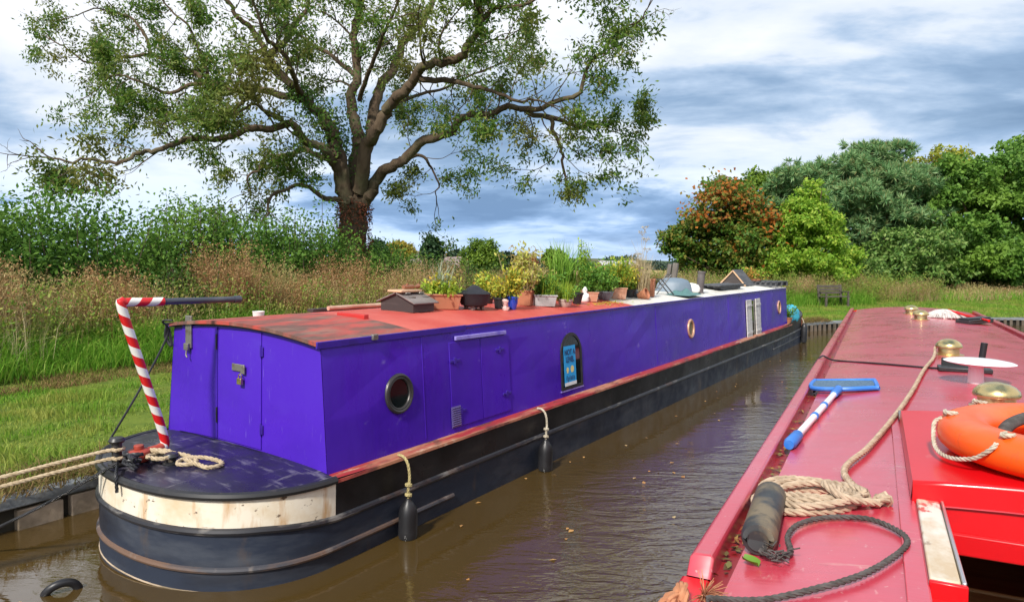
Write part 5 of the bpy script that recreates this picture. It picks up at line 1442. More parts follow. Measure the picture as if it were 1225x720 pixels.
# cylindrical fender on the roof and its dark rope
f1, f2 = Vector((-.655, .505, 0)), Vector((-.638, .165, 0))
t = on_red('fender', 'scuffed black cylindrical fender lying on the red roof beside the rope coil', 'fender', 0, 0, 0)
m_scuff = pmat('scuffed_black_rubber', (.035, .036, .038), .5, [((.20, .15, .085), (9, 9, 9), .46, .62, .85), ((.012, .012, .014), 12, .55, .65, .7)])
zc_ = rz(.65) + .036
a, b_ = f1 + Vector((0, 0, zc_)), f2 + Vector((0, 0, zc_))
mb = MB(); mb.tube([a, a.lerp(b_, .03), a.lerp(b_, .08), a.lerp(b_, .93), a.lerp(b_, .98), b_, b_.lerp(a, .03)], [.020, .031, .0365, .0365, .032, .022, .010], 24); mb.build('fender_body', m_scuff, t)
mb = MB()
P = [(f2.x, f2.y + .01, zc_), (f2.x + .012, f2.y - .02, zc_ - .02)]
pts = [(-.632, .15, 1.52), (-.60, .135, rz(.6) + .012), (-.575, .17, rz(.57) + .011), (-.590, .26, rz(.58) + .011), (-.575, .345, rz(.57) + .011), (-.52, .40, rz(.52) + .011), (-.44, .405, rz(.44) + .011), (-.385, .35, rz(.4) + .011), (-.365, .28, rz(.36) + .011), (-.385, .20, rz(.38) + .011), (-.44, .09, rz(.44) + .011), (-.51, .01, rz(.51) + .011), (-.60, -.06, rz(.6) + .011), (-.68, -.14, rz(.6) + .03)]
rope_mb(mb, pts, .0062); r7 = random.Random(6)
for k in range(26):
    q = Vector(pts[1]) + Vector((r7.uniform(-.025, .02), r7.uniform(-.02, .03), r7.uniform(0, .015))); mb.tube([q, q + Vector((r7.uniform(-.02, .03), r7.uniform(-.02, .03), r7.uniform(-.005, .012)))], .0016, 4)
mb.build('fender_rope', m_darkrope, t)
# frayed knot at the corner of the roof
kp = RB.plane(830, 708, (0, 0, 1.50), (0, 0, 1))
m_orope = pmat('orange_brown_rope', (.50, .22, .11), .9, [((.3, .12, .06), 40, .4, .6, .7)])
mb = MB(); r8 = random.Random(12)
for k in range(4):
    c_ = Vector((kp[0] - .02 + r8.uniform(-.01, .01), kp[1] + r8.uniform(-.01, .01) - .012, 1.478 + .006 * k)); ax = r8.uniform(0, 3)
    rope_mb(mb, [RB.w(c_ + Vector((.017 * cos(a) * cos(ax), .017 * cos(a) * sin(ax) + .006 * sin(a), .014 * sin(a)))) for a in np.linspace(0, 6.6, 12)], .009)
rope_mb(mb, [RB.w((kp[0] - .02, kp[1], 1.5)), RB.w((kp[0] - .06, kp[1] - .03, 1.45)), RB.w((kp[0] - .07, kp[1] - .1, 1.2)), RB.w((kp[0] - .06, kp[1] - .2, .62))], .009)
for k in range(120):
    c_ = Vector((kp[0] + .02, kp[1] - .005, 1.497)); d2 = Vector((r8.uniform(-.2, 1), r8.uniform(-.9, .6), r8.uniform(-.15, .6))).normalized() * r8.uniform(.02, .05)
    mb.tube([RB.w(c_ - d2 * .2), RB.w(c_ + d2 * .5 + Vector((0, 0, .004))), RB.w(c_ + d2)], [.0012, .001, .0006], 3)
tag(mb.build('rope_knot', m_orope), 'frayed orange brown rope knot on the near corner of the red boat', 'rope')
# mop head and plank further up the roof
t = on_red('mop', 'grey white rag mop with a red handle lying far along the red roof', 'mop', .24, 7.6)
m_mop = pmat('grey_white_yarn', (.62, .58, .55), .95, [((.4, .37, .34), 30, .4, .6, .7)])
mb = MB(); r9 = random.Random(3)
mb.lathe([(.17, 0), (.165, .02), (.13, .05), (.085, .075), (.03, .088), (.003, .09)], (0, 0, 0), 22, sy=.75)
for k in range(240):
    a = r9.uniform(0, 2 * pi); l = r9.uniform(.12, .20); a2 = a + r9.uniform(-.5, .5)
    mb.tube([(.02 * cos(a), .02 * sin(a), .092), (l * .45 * cos(a), l * .34 * sin(a), .082), (l * .8 * cos(a2), l * .62 * sin(a2), .05), (l * 1.02 * cos(a2), l * .8 * sin(a2), .01)], [.007, .008, .008, .006], 5)
mb.build('mop_head', m_mop, t)
mb = MB(); mb.tube([(.03, -.02, .09), (.18, -.16, .045), (.34, -.55, .02)], .013, 8); mb.build('mop_handle', m_redpaint, t)
t = on_red('plank', 'short dark plank wedged at the right edge of the red roof', 'plank', .47, 7.15, None, 60)
mb = MB(); mb.box(-.25, .25, -.07, .07, .005, .05); mb.box(-.24, .24, -.05, .05, .052, .066); mb.build('board', m_dark_metal, t, bev=.006)
# leaf litter in the gutter, one green leaf
n_ = 170
U = -.692 + rng.normal(0, .013, n_); S_ = np.abs(rng.gamma(1.1, 1.7, n_)) + .05
P = np.array([RB.w((a, b, 1.474 + .004 * rng.random())) for a, b in zip(U, S_)])
m_litter = leafmat('brown_leaf_litter', [(.16, .07, .03), (.28, .13, .05), (.35, .22, .07), (.09, .05, .03), (.2, .2, .06)], .1)
tag(leaves('leaf_litter', m_litter, P, rng.normal(0, 1, (n_, 3)) * np.array([1, 1, .25]), np.tile([0, 0, 1.0], (n_, 1)) + rng.normal(0, .35, (n_, 3)), rng.uniform(.012, .03, n_), rng.uniform(.006, .016, n_)), 'brown leaf litter caught in the gutter of the red roof', 'leaves', kind='stuff')
g = MB(); g.grid(lambda a, b: (.013 * (a) * (1 - .55 * abs(b) ** 2), .018 * b, .008 + .010 * abs(a)), np.linspace(-1, 1, 5), np.linspace(-1, 1, 7))
o = g.build('leaf', leafmat('fresh_leaf', [(.10, .24, .02), (.13, .27, .03)], .2)); o.location = RB.w((-.645, .115, rz(.645))); o.rotation_euler = (.1, 0, .7)
tag(o, 'single fresh green leaf at the end of the scuffed black fender', 'leaf')
# bits and pieces inside the hatch way
t = on_red('wooden_tray', 'small wooden tray of odds and ends in the dark hatchway', 'tray', -.10, 1.28, 1.002, 12)
mb = MB(); mb.box(-.09, .09, -.07, .07, 0, .01); mb.box(-.09, .09, -.078, -.07, 0, .035); mb.box(-.09, .09, .07, .078, 0, .035); mb.box(-.098, -.09, -.078, .078, 0, .035); mb.box(.09, .098, -.078, .078, 0, .035); mb.build('tray', m_woodin, t, bev=.002)
t = on_red('tin', 'dark round tin standing in the hatchway', 'tin', .10, 1.55, 1.002)
mb = MB(); mb.lathe([(.055, 0), (.055, .11), (.058, .112), (.058, .125), (.02, .128)], (0, 0, 0), 20); mb.build('can', m_dark_metal, t)

# ---- leaves floating on the canal ------------------------------------------
n_ = 95
X, Y = [], []
while len(X) < n_:
    tt = rng.uniform(-2, 16); oo = -rng.uniform(.0, 4.6)
    if -.5 < tt + 1 < 20 and -2.75 < oo < -.25 and tt > -.9: continue
    q = bank([tt], oo)[0]; X.append(q[0]); Y.append(q[1])
P = np.stack([X, Y, np.full(n_, WATER + .004)], 1)
m_float = leafmat('floating_autumn_leaves', [(.50, .24, .07), (.55, .33, .12), (.30, .13, .05), (.55, .42, .22)], .1)
tag(leaves('floating_leaves', m_float, P, rng.normal(0, 1, (n_, 3)) * np.array([1, 1, .05]), np.tile([0, 0, 1.0], (n_, 1)) + rng.normal(0, .12, (n_, 3)), rng.uniform(.025, .07, n_), rng.uniform(.018, .045, n_)), 'fallen autumn leaves floating on the brown canal', 'leaves', kind='stuff')

# ================================================================== THE BIG ASH TREE
m_bark = pmat('ash_bark', (0.115, 0.082, 0.054), .95, [((.075, .052, .036), (5, 5, 1.6), .45, .62, .85), ((.16, .15, .085), 1.1, .52, .68, .6)], bump=((9, 9, 2.5), .9, .05), spec=.1)
m_ashleaf = leafmat('ash_leaves', [(.045, .10, .016), (.075, .165, .022), (.12, .23, .03), (.17, .27, .04), (.25, .27, .06)], .45, big=(.22, .20, .05), bigscale=.30)
m_seed = leafmat('brown_ash_keys', [(.16, .095, .05), (.22, .14, .07), (.12, .08, .045)], .2)
m_ivy = leafmat('ivy', [(.03, .09, .015), (.07, .16, .02), (.12, .22, .03)], .25)
m_creeper = leafmat('red_creeper', [(.22, .05, .025), (.30, .09, .04), (.14, .05, .025), (.10, .08, .03)], .2)
TD = 23.0
def A_(px, py, d=0): return Vector(at_depth(px, py, TD + d))
ash = thing('ash_tree', 'tall spreading ash tree with sparse crown behind the hedge on the left', 'tree', (A_(422, 300).x, TD, LAND + .35))
limbs = [   # (radius at start, radius at end, [(px, py, depth offset)])
 (.56, .44, [(421, 400, 0), (422, 330, 0), (422, 285, 0), (423, 258, 0), (424, 236, 0)]),
 (.34, .24, [(418, 250, 0), (408, 215, -.3), (404, 185, -.5), (396, 158, -.6), (385, 138, -.7)]),
 (.33, .05, [(424, 245, 0), (427, 200, .3), (427, 160, .5), (422, 125, .7), (425, 80, .8), (427, 30, .9), (430, -40, 1.2), (438, -120, 1.4), (430, -190, 1.6)]),
 (.30, .06, [(428, 236, 0), (436, 185, .8), (447, 135, 1.4), (463, 92, 2.0), (480, 60, 2.6), (500, 30, 3.2), (525, -10, 4.0), (545, -70, 4.6), (550, -130, 5.0)]),
 (.28, .05, [(430, 230, -.2), (438, 180, -.8), (452, 150, -1.2), (474, 122, -1.7), (492, 95, -2.2), (524, 76, -2.8), (556, 62, -3.2), (570, 40, -3.5), (573, 8, -3.7), (590, -40, -4), (620, -90, -4.2)]),
 (.26, .05, [(434, 245, -.1), (448, 222, -.2), (466, 200, -.4), (494, 183, -.6), (528, 160, -.9), (556, 144, -1.1), (586, 133, -1.3), (622, 131, -1.6), (654, 140, -1.9), (668, 165, -2.0), (672, 192, -2.1)]),
 (.20, .04, [(385, 138, -.7), (362, 116, -.9), (342, 95, -1.2), (322, 72, -1.6), (304, 42, -2.0), (285, 18, -2.3), (262, -6, -2.6), (240, -50, -3)]),
 (.16, .03, [(372, 122, -.8), (340, 113, -.4), (302, 109, .2), (268, 104, .8), (250, 98, 1.1), (236, 92, 1.4), (210, 80, 1.9), (182, 69, 2.4), (152, 66, 2.8), (122, 76, 3.2), (90, 66, 3.5), (62, 48, 3.8)]),
 (.10, .025, [(252, 99, 1.1), (222, 104, 1.0), (192, 110, .9), (166, 96, 1.0), (140, 92, 1.2), (112, 110, 1.4)]),
 (.19, .03, [(404, 200, -.4), (390, 185, -1.0), (370, 168, -1.6), (344, 152, -2.2), (316, 152, -2.7), (282, 160, -3.2), (236, 167, -3.7), (200, 174, -4.1), (170, 185, -4.4), (137, 191, -4.7), (98, 193, -5.0), (64, 190, -5.2)]),
 (.12, .025, [(396, 192, -.5), (372, 182, -.4), (350, 181, -.2), (322, 190, .1), (306, 202, .2), (299, 218, .2), (298, 236, .3)]),
 (.12, .025, [(410, 240, -.2), (392, 238, -.8), (370, 226, -1.3), (348, 222, -1.8), (330, 234, -2.2), (320, 252, -2.5), (312, 268, -2.6)]),
 (.12, .03, [(496, 93, -2.2), (528, 98, -2.4), (560, 100, -2.7), (592, 112, -3.0), (626, 120, -3.2), (650, 122, -3.4)]),
 (.11, .02, [(622, 131, -1.6), (655, 128, -2.2), (688, 112, -2.6), (708, 80, -2.9), (722, 55, -3.2), (752, 34, -3.5), (775, 10, -3.7)]),
 (.10, .025, [(571, 30, -3.5), (600, 8, -3.9), (640, 2, -4.3), (680, -20, -4.6)]),
 (.09, .02, [(470, 202, -.4), (496, 188, .4), (510, 192, .8), (519, 205, 1.0), (523, 222, 1.1), (522, 238, 1.1)]),
 (.10, .02, [(654, 140, -1.9), (690, 150, -1.2), (716, 152, -.8), (735, 158, -.5)]),
 (.14, .03, [(320, 68, -1.6), (345, 45, -.6), (362, 18, 0), (372, -20, .6), (380, -80, 1.2)]),
 (.12, .03, [(362, 116, -.9), (350, 90, -2.4), (330, 55, -3.6), (310, 30, -4.4), (300, -10, -5)]),
 (.12, .03, [(447, 135, 1.4), (470, 130, 3.0), (510, 110, 4.4), (560, 95, 5.4), (610, 70, 6.2)]),
 (.11, .03, [(425, 90, .8), (400, 70, 1.8), (370, 50, 2.8), (330, 20, 3.8), (300, -30, 4.6)]),
 (.10, .025, [(302, 109, .2), (285, 128, .8), (262, 140, 1.2), (232, 138, 1.6), (205, 146, 1.9), (180, 140, 2.1)]),
 (.09, .02, [(344, 152, -2.2), (322, 132, -3.0), (300, 128, -3.6), (270, 138, -4.0)]),
 (.08, .02, [(182, 69, 2.4), (172, 40, 2.6), (150, 20, 2.8), (120, 10, 3.0), (88, 20, 3.2)]),
 (.08, .02, [(250, 98, 1.1), (240, 60, 1.0), (222, 30, .8), (200, 5, .6), (180, -20, .5)]),
 (.10, .03, [(430, 120, .6), (450, 60, -1), (470, 20, -2), (485, -40, -2.6)]),
]
tr_mb = MB(); twig = MB()
nodesP, nodesD = [], []       # leafy twig ends
seedP = []
ra = random.Random(21)
base = Vector((ash.location.x, TD, ash.location.z))
def local(p): return p - ash.location
def wobble(pts, amp):
    return [p + Vector((ra.uniform(-1, 1), ra.uniform(-1, 1), ra.uniform(-1, 1))) * amp for p in pts]
def grow(p, d, L, r, lev):
    """a side branch that wanders, divides and carries leaves at its end"""
    n_ = 5; pts = [p]; q = p.copy(); dd = d.normalized()
    for k in range(n_):
        dd = (dd + Vector((ra.uniform(-1, 1), ra.uniform(-1, 1), ra.uniform(-.9, 1.0))) * .38 + Vector((0, 0, -.03 if lev else .05))).normalized()
        q = q + dd * (L / n_); pts.append(q.copy())
        if lev < 2 and k >= 1 and ra.random() < (.9 if lev == 0 else .55):
            sd = (dd + Vector((ra.uniform(-1, 1), ra.uniform(-1, 1), ra.uniform(-1, .9)))).normalized()
            grow(q, sd, L * ra.uniform(.35, .6), r * .5, lev + 1)
        if lev >= 1 and k >= 1: nodesP.append(q.copy()); nodesD.append(dd.copy())
    (tr_mb if lev == 0 else twig).tube([local(x) for x in smooth_path(pts, 2)], list(np.linspace(r, r * .3, len(pts) * 2 - 1)), 5 if lev == 0 else 4, cap=False)
    nodesP.append(q.copy()); nodesD.append(dd.copy())
for li, (r0, r1, pp) in enumerate(limbs):
    ctrl = [A_(*p) for p in pp]
    if li == 0: ctrl[0].z = LAND
    sm = smooth_path(ctrl, 6); n_ = len(sm)
    sm = [sm[0]] + wobble(sm[1:-1], min(.05, r0 * .2)) + [sm[-1]]
    if li > 1:
        ph = ra.uniform(0, 6); sm = [p + Vector((sin(i * .55 + ph), cos(i * .7 + ph), sin(i * .62 + ph * 2))) * (.075 * min(1, i / 8) * min(1, (n_ - 1 - i) / 4)) for i, p in enumerate(sm)]
    f = np.linspace(0, 1, n_); rad = r0 + (r1 - r0) * f ** .8
    if li == 0: rad = np.array([.44 + .35 * max(0, .75 - i / n_) ** 2 + .02 * sin(i) for i in range(n_)])
    if li: rad = rad * .86
    tr_mb.tube([local(p) for p in sm], list(rad), 14 if r0 > .25 else 9, cap=True)
    if li < 2: continue
    tot = 0; nxt = .25 * ra.random()
    for i in range(1, n_ - 1):
        tot += (sm[i] - sm[i - 1]).length
        fr_ = i / n_
        if fr_ < (.42 if r0 > .24 else .18): continue
        if tot > nxt:
            tot = 0; nxt = ra.uniform(.26, .6)
            t = (sm[i + 1] - sm[i - 1]).normalized()
            d = (t * .55 + Vector((ra.uniform(-1, 1), ra.uniform(-1, 1) * .9, ra.uniform(-.75, 1.0)))).normalized()
            grow(sm[i], d, ra.uniform(.8, 2.1) * (1.1 if r0 > .2 else .88), max(.014, rad[i] * .32), 0)
    t = (sm[-1] - sm[-3]).normalized(); grow(sm[-1], t, 1.2, r1 * .8, 0); grow(sm[-1], t, .9, r1 * .8, 1)
# the small sawn stub on the trunk
tr_mb.tube([local(A_(416, 240, -.35)), local(A_(415, 240, -.62))], .12, 10)
trunk = tr_mb.build('trunk', m_bark, ash)
tw = twig.build('twigs', m_bark, ash)
NP = np.array([tuple(local(p)) for p in nodesP]); ND = np.array([tuple(d) for d in nodesD])
cell = np.sin(NP[:, 0] * 1.9 + 1.3 * np.sin(NP[:, 2] * 1.1)) * np.sin(NP[:, 2] * 2.1 + NP[:, 1] * .9) + .5 * np.sin(NP[:, 1] * 2.3 + NP[:, 0])
sel = rng.random(len(NP)) < np.clip(.52 + .55 * cell, .18, 1)
wx = NP[:, 0] + ash.location.x; wy = NP[:, 1] + TD
sel &= (wx / wy > -.690) & (wx / wy < .205)
sel &= ~((np.abs(wx / wy + .2323) < .040) & (NP[:, 2] + ash.location.z < 5.0))
NP, ND = NP[sel], ND[sel]
k_ = 11
idx = np.repeat(np.arange(len(NP)), k_); n_ = len(idx)
fac = rng.uniform(.5, 1.8, len(NP))[idx]
C = NP[idx] + rng.normal(0, .135, (n_, 3)) * fac[:, None] * np.array([1, 1, .85])
D = unit(ND[idx] * .4 + rng.normal(0, .8, (n_, 3)) + np.array([0, 0, -.35]))
leaves('crown', m_ashleaf, C, D, unit(rng.normal(0, .8, (n_, 3)) + np.array([0, 0, .7])), rng.uniform(.10, .21, n_), rng.uniform(.04, .075, n_), ash)
idx = rng.integers(0, len(NP), 5200); n_ = len(idx)
C = NP[idx] + rng.normal(0, .13, (n_, 3)); leaves('ash_keys', m_seed, C, unit(rng.normal(0, .35, (n_, 3)) + np.array([0, 0, -1])), rng.normal(0, 1, (n_, 3)), rng.uniform(.06, .15, n_), rng.uniform(.015, .03, n_), ash)
print('ash nodes', len(NP))
# ivy up the stems, reddish creeper on the bole
def wrap(name, mt, pts, rr, n_, ln):
    ctrl = smooth_path([A_(*p) for p in pts], 10); ctrl = np.array([tuple(local(p)) for p in ctrl])
    f = rng.uniform(0, len(ctrl) - 1.001, n_); i = f.astype(int); P = ctrl[i] + (ctrl[i + 1] - ctrl[i]) * (f - i)[:, None]
    a = rng.uniform(0, 2 * pi, n_); out = np.stack([np.cos(a), np.sin(a), rng.normal(0, .25, n_)], 1); r_ = np.interp(f, np.linspace(0, len(ctrl) - 1, len(rr)), rr) * rng.uniform(.95, 1.3, n_)
    C = P + out * r_[:, None]
    return leaves(name, mt, C, unit(out * .3 + rng.normal(0, .6, (n_, 3)) + np.array([0, 0, -.5])), out + rng.normal(0, .35, (n_, 3)), ln * rng.uniform(.6, 1.2, n_), ln * .6, ash)
wrap('ivy', m_ivy, [(425, 215, .1), (427, 195, .3), (427, 160, .5), (422, 125, .7), (425, 80, .8), (427, 30, .9)], [.34, .34, .36, .34, .3], 1300, .10)
wrap('ivy', m_ivy, [(404, 185, -.5), (396, 158, -.6), (385, 138, -.7), (366, 118, -.8), (350, 100, -1.0)], [.28, .36, .46, .42, .2], 1700, .11)
wrap('creeper', m_creeper, [(422, 300, 0), (422, 285, 0), (423, 258, 0), (424, 244, 0)], [.52, .50, .48, .45], 1900, .09)

# ================================================================== HEDGE, WEEDS, GRASS
m_hedge = leafmat('hedge_leaves', [(.045, .115, .02), (.085, .19, .03), (.125, .25, .04), (.19, .33, .065)], .42, big=(.20, .34, .055), bigscale=.7, spec=.12)
m_bramble = leafmat('bramble_leaves', [(.03, .08, .015), (.06, .14, .022), (.09, .18, .028), (.16, .20, .04)], .35, big=(.17, .20, .04), bigscale=.8)
m_stem = pmat('hedge_stems', (.10, .075, .045), .9)
def shrub(label, t0, t1, o0, o1, hfun, n_shoot, n_leaf, mt=None, leaf=.11, name='hedge_shrub', cat='shrub', group=None, shoots=True):
    """a dense bank of leafy shoots between t0..t1 along the canal and o0..o1 inland"""
    c0 = bank([(t0 + t1) / 2], (o0 + o1) / 2)[0]; zz = float(land_z((o0 + o1) / 2))
    t = thing(name, label, cat, (c0[0], c0[1], zz), None, group)
    k = n_shoot; T = rng.uniform(t0, t1, k); O = rng.uniform(o0, o1, k)
    ends = np.minimum((T - t0), (t1 - T)) / (t1 - t0) * 2; fo = 1 - np.abs((O - (o0 + o1) / 2) / (o1 - o0) * 2) ** 2
    H = np.array([hfun(q) for q in T]) * (.42 + .58 * fo ** .6) * np.clip(.45 + ends * 3.2, 0, 1) * rng.uniform(.72, 1.08, k)
    H = H * np.where(rng.random(k) < .06, rng.uniform(1.08, 1.25, k), 1)
    B = np.array([bank([a], b)[0] for a, b in zip(T, O)]) - c0
    lean = rng.normal(0, .22, (k, 2)) * H[:, None] * .5
    stm = MB()
    for i in range(0, k, max(1, k // 160)):
        stm.tube([(B[i, 0], B[i, 1], -.1), (B[i, 0] + lean[i, 0] * .4, B[i, 1] + lean[i, 1] * .4, H[i] * .55), (B[i, 0] + lean[i, 0], B[i, 1] + lean[i, 1], H[i] * .97)], [.025, .016, .005], 4, cap=False)
    stm.build('stems', m_stem, t)
    idx = rng.integers(0, k, n_leaf); f = rng.beta(2.0, 1.05, n_leaf)
    hh = H[idx] * f
    sp = .32 * (1 - f * .60) + .05
    C = np.stack([B[idx, 0] + lean[idx, 0] * f ** 1.3, B[idx, 1] + lean[idx, 1] * f ** 1.3, hh], 1) + rng.normal(0, 1, (n_leaf, 3)) * sp[:, None] * np.array([1, 1, .55])
    C[:, 2] = np.maximum(C[:, 2], .03)
    D = unit(rng.normal(0, .8, (n_leaf, 3)) + np.array([0, 0, .15])); Nn = unit(rng.normal(0, .55, (n_leaf, 3)) + np.array([0, -.15, .9]))
    leaves('foliage', mt or m_hedge, C, D, Nn, leaf * rng.uniform(.6, 1.3, n_leaf), leaf * .62 * rng.uniform(.7, 1.2, n_leaf), t)
    return t
HG = 'hedge shrubs along the towpath'
shrub('tall leafy hedge shrub at the left edge of the picture, highest of the hedge', -3.5, 6.0, 8.2, 11.2, lambda q: 3.1 + .25 * sin(q * 1.7), 560, 58000, leaf=.115, group=HG)
shrub('hedge shrub with upright leafy shoots directly behind the red and white tiller', 5.4, 11.6, 8.4, 11.2, lambda q: 2.95 + .3 * sin(q * 1.9 + 1), 460, 42000, leaf=.11, group=HG)
shrub('rounded dark green hedge shrub between the tiller and the ash trunk', 11.0, 16.4, 8.5, 11.4, lambda q: 2.6 - .15 * (q - 11) + .25 * sin(q * 2.3), 380, 30000, leaf=.105, group=HG)
shrub('low bramble bank of dark leaves at the foot of the ash trunk', 15.8, 21.0, 8.2, 11.2, lambda q: 1.7 - .07 * (q - 16) + .2 * sin(q * 2.1), 320, 20000, m_bramble, .10, group=HG)
shrub('low bushy hedge running off behind the potted plants', 20.4, 30, 8.6, 11.6, lambda q: 1.30 - .03 * (q - 20) + .18 * sin(q * 1.9), 300, 17000, m_bramble, .10, group=HG)

shrub('low leafy bush spilling forward into the dry grass at the left edge', -4.2, -1.0, 6.7, 8.8, lambda q: 2.0, 110, 7500, None, .10, group=HG)
shrub('small green bush growing through the russet weeds right of the tiller arm', 4.6, 6.3, 6.9, 8.6, lambda q: 1.7, 70, 4200, m_bramble, .09, group=HG)
shrub('dark bramble bush standing forward of the hedge behind the roof box', 13.0, 16.2, 6.9, 8.9, lambda q: 1.9, 110, 7000, m_bramble, .09, group=HG)
m_dry = leafmat('dry_grass', [(.38, .26, .13), (.50, .38, .19), (.60, .49, .27), (.42, .28, .14)], .35, big=(.26, .34, .07), bigscale=.9, spec=.1)
m_seedhead = leafmat('brown_seed_heads', [(.40, .24, .11), (.50, .34, .17), (.58, .44, .24), (.30, .15, .075)], .35, big=(.42, .40, .14), bigscale=.6, spec=.1)
m_rank = leafmat('rank_green_grass', [(.09, .24, .02), (.15, .35, .03), (.22, .43, .04), (.34, .46, .08)], .45, spec=.2)
m_turf = leafmat('mown_grass', [(.075, .19, .016), (.13, .29, .024), (.20, .38, .035), (.32, .41, .07)], .4, big=(.36, .36, .08), bigscale=1.3, spec=.2)
m_haycut = leafmat('cut_dead_grass', [(.20, .12, .05), (.28, .19, .08), (.16, .10, .04), (.22, .22, .06)], .2, spec=.1)
def scatter(t0, t1, o0, o1, n_, dens=None):
    T = rng.uniform(t0, t1, n_); O = rng.uniform(o0, o1, n_)
    if dens is not None:
        keep = rng.random(n_) < dens(T, O); T, O = T[keep], O[keep]
    q = bank(T, 0); nx = np.interp(T + T0, _cum, _nor[:, 0]); ny = np.interp(T + T0, _cum, _nor[:, 1])
    x = q[:, 0] + nx * O; y = q[:, 1] + ny * O
    return np.stack([x, y, land_z(O) - .01], 1), T, O
def clump(T, O, sc=.8, seed=0.0):
    return .5 + .5 * np.sin(T * 2.3 * sc + seed + 1.5 * np.sin(O * 1.9 + T * .7 * sc)) * np.sin(O * 2.9 + .8 * T * sc + seed * 2)
# mown turf of the towpath
P, T, O = scatter(-7, 26, .12, 5.4, 150000, lambda T, O: np.clip(1.15 - np.maximum(T, 0) * .030, .15, 1))
cl = clump(T, O, 1.0)
cl = np.maximum(cl, .9 * clump(T, O, 2.6, 4) ** 2)
h = (.026 + .15 * cl ** 2.2) * rng.uniform(.6, 1.4, len(P)) * np.where((O > 4.4) & (O < 5.4), .5, 1)
tag(blades('towpath_grass', m_turf, P, h, .009 + .004 * rng.random(len(P)), np.abs(rng.normal(.5, .3, len(P))))[0], 'short bright green mown grass on the towpath', 'grass', kind='stuff')
# dead cut grass: along the water's edge and in the strip below the tall grass
P, T, O = scatter(-7, 24, -.09, .5, 34000)
o1, _, _ = blades('edge_grass', m_haycut, P, rng.uniform(.06, .22, len(P)), .008, np.abs(rng.normal(1.3, .6, len(P))))
tag(o1, 'brown dead grass trailing over the edge of the bank', 'grass', kind='stuff')
P, T, O = scatter(-6, 18, 4.45, 5.45, 22000, lambda T, O: clump(T, O, .7, 1) > .28)
tag(blades('cut_grass', m_haycut, P, rng.uniform(.05, .15, len(P)), .011, np.abs(rng.normal(1.3, .4, len(P))))[0], 'strip of dead brown cuttings below the tall grass', 'grass', kind='stuff')
# rank green grass
P, T, O = scatter(-6, 30, 5.2, 7.4, 90000, lambda T, O: np.where(T < 12, 1, .6) * (.45 + .55 * clump(T, O, .6, .5)))
tag(blades('tall_green_grass', m_rank, P, rng.uniform(.35, 1.0, len(P)) * np.interp(O, [5.3, 6.0, 7.2], [.6, .95, 1.05]) * (.62 + .6 * clump(T, O, 1.1, 3)), .015, np.abs(rng.normal(.75, .35, len(P))))[0], 'lush green uncut grass below the hedge', 'grass', kind='stuff')
# dry seeding grass and dock
P, T, O = scatter(-6, 34, 6.4, 8.8, 60000, lambda T, O: np.clip(-.2 + 1.3 * clump(T, O, .55, 2.2), .03, 1))
hb = np.interp(T, [-6, 4, 12, 18, 34], [1.40, 1.55, 1.5, 1.35, 1.2])
h = rng.uniform(.5, 1.1, len(P)) * hb * (.52 + .55 * clump(T, O, .55, 2.2) + .14 * np.sin(T * 1.1))
o1, tip, dx = blades('dry_tall_grass', m_dry, P, h, .009 + .004 * rng.random(len(P)), np.abs(rng.normal(.22, .16, len(P))))
tag(o1, 'dry straw coloured tall grass in front of the hedge', 'grass', kind='stuff')
s_ = rng.random(len(tip)) < .65; tp_ = tip[s_]; dx_ = dx[s_]
k_ = 7; idx = np.repeat(np.arange(len(tp_)), k_); n_ = len(idx)
dn = rng.uniform(-.02, .24, n_)
dn = dn * 1.35
C = tp_[idx] - np.stack([dx_[idx, 0] * .1 * dn, dx_[idx, 1] * .1 * dn, dn], 1) + rng.normal(0, .018, (n_, 3))
tag(leaves('seed_heads', m_seedhead, C, unit(rng.normal(0, .5, (n_, 3)) + np.array([0, 0, .8])), rng.normal(0, 1, (n_, 3)), rng.uniform(.03, .075, n_), rng.uniform(.012, .024, n_)), 'russet seed heads of the tall dry grass', 'seed heads', kind='stuff')
# dense russet clumps of dock and willowherb
r10 = random.Random(8)
BP_, BH_, BA_, BL_ = [], [], [], []
for (tc_, oc_, hc_, rc_, n0) in ((-.6, 7.0, 1.8, .9, 900), (1.6, 7.5, 2.15, .9, 1000), (3.9, 7.3, 1.75, .7, 700), (6.6, 7.6, 2.3, .85, 1100), (8.0, 7.2, 1.6, .6, 600), (10.2, 7.6, 2.1, 1.0, 1000), (12.4, 7.3, 1.6, .8, 700), (14.2, 7.7, 2.0, .8, 900), (16.6, 7.4, 1.5, .9, 800), (19.2, 7.6, 1.5, 1.0, 900), (22.5, 7.6, 1.4, 1.2, 900), (26, 7.7, 1.35, 1.3, 900)):
    n0 = int(n0 * .85); tt = rng.normal(tc_, rc_ * .42, n0); oo = rng.normal(oc_, .38, n0)
    q = np.array([bank([a], b)[0] for a, b in zip(tt, oo)]); BP_.append(np.column_stack([q, land_z(oo) - .01]))
    hh_ = hc_ * rng.uniform(.55, 1.05, n0) * (1 - .35 * np.minimum(1, np.abs(tt - tc_) / rc_)); BH_.append(hh_)
    c_ = bank([tc_], oc_)[0]; BA_.append(np.arctan2(q[:, 1] - c_[1], q[:, 0] - c_[0]) + rng.normal(0, .5, n0)); BL_.append(.12 + .28 * np.minimum(1.2, np.abs(tt - tc_) / rc_) * rng.uniform(.5, 1.2, n0))
P = np.concatenate(BP_); h = np.concatenate(BH_); az_ = np.concatenate(BA_); ln_ = np.concatenate(BL_)
m_dock = leafmat('russet_dock', [(.30, .15, .06), (.42, .24, .11), (.54, .36, .18), (.22, .10, .045)], .3, spec=.1)
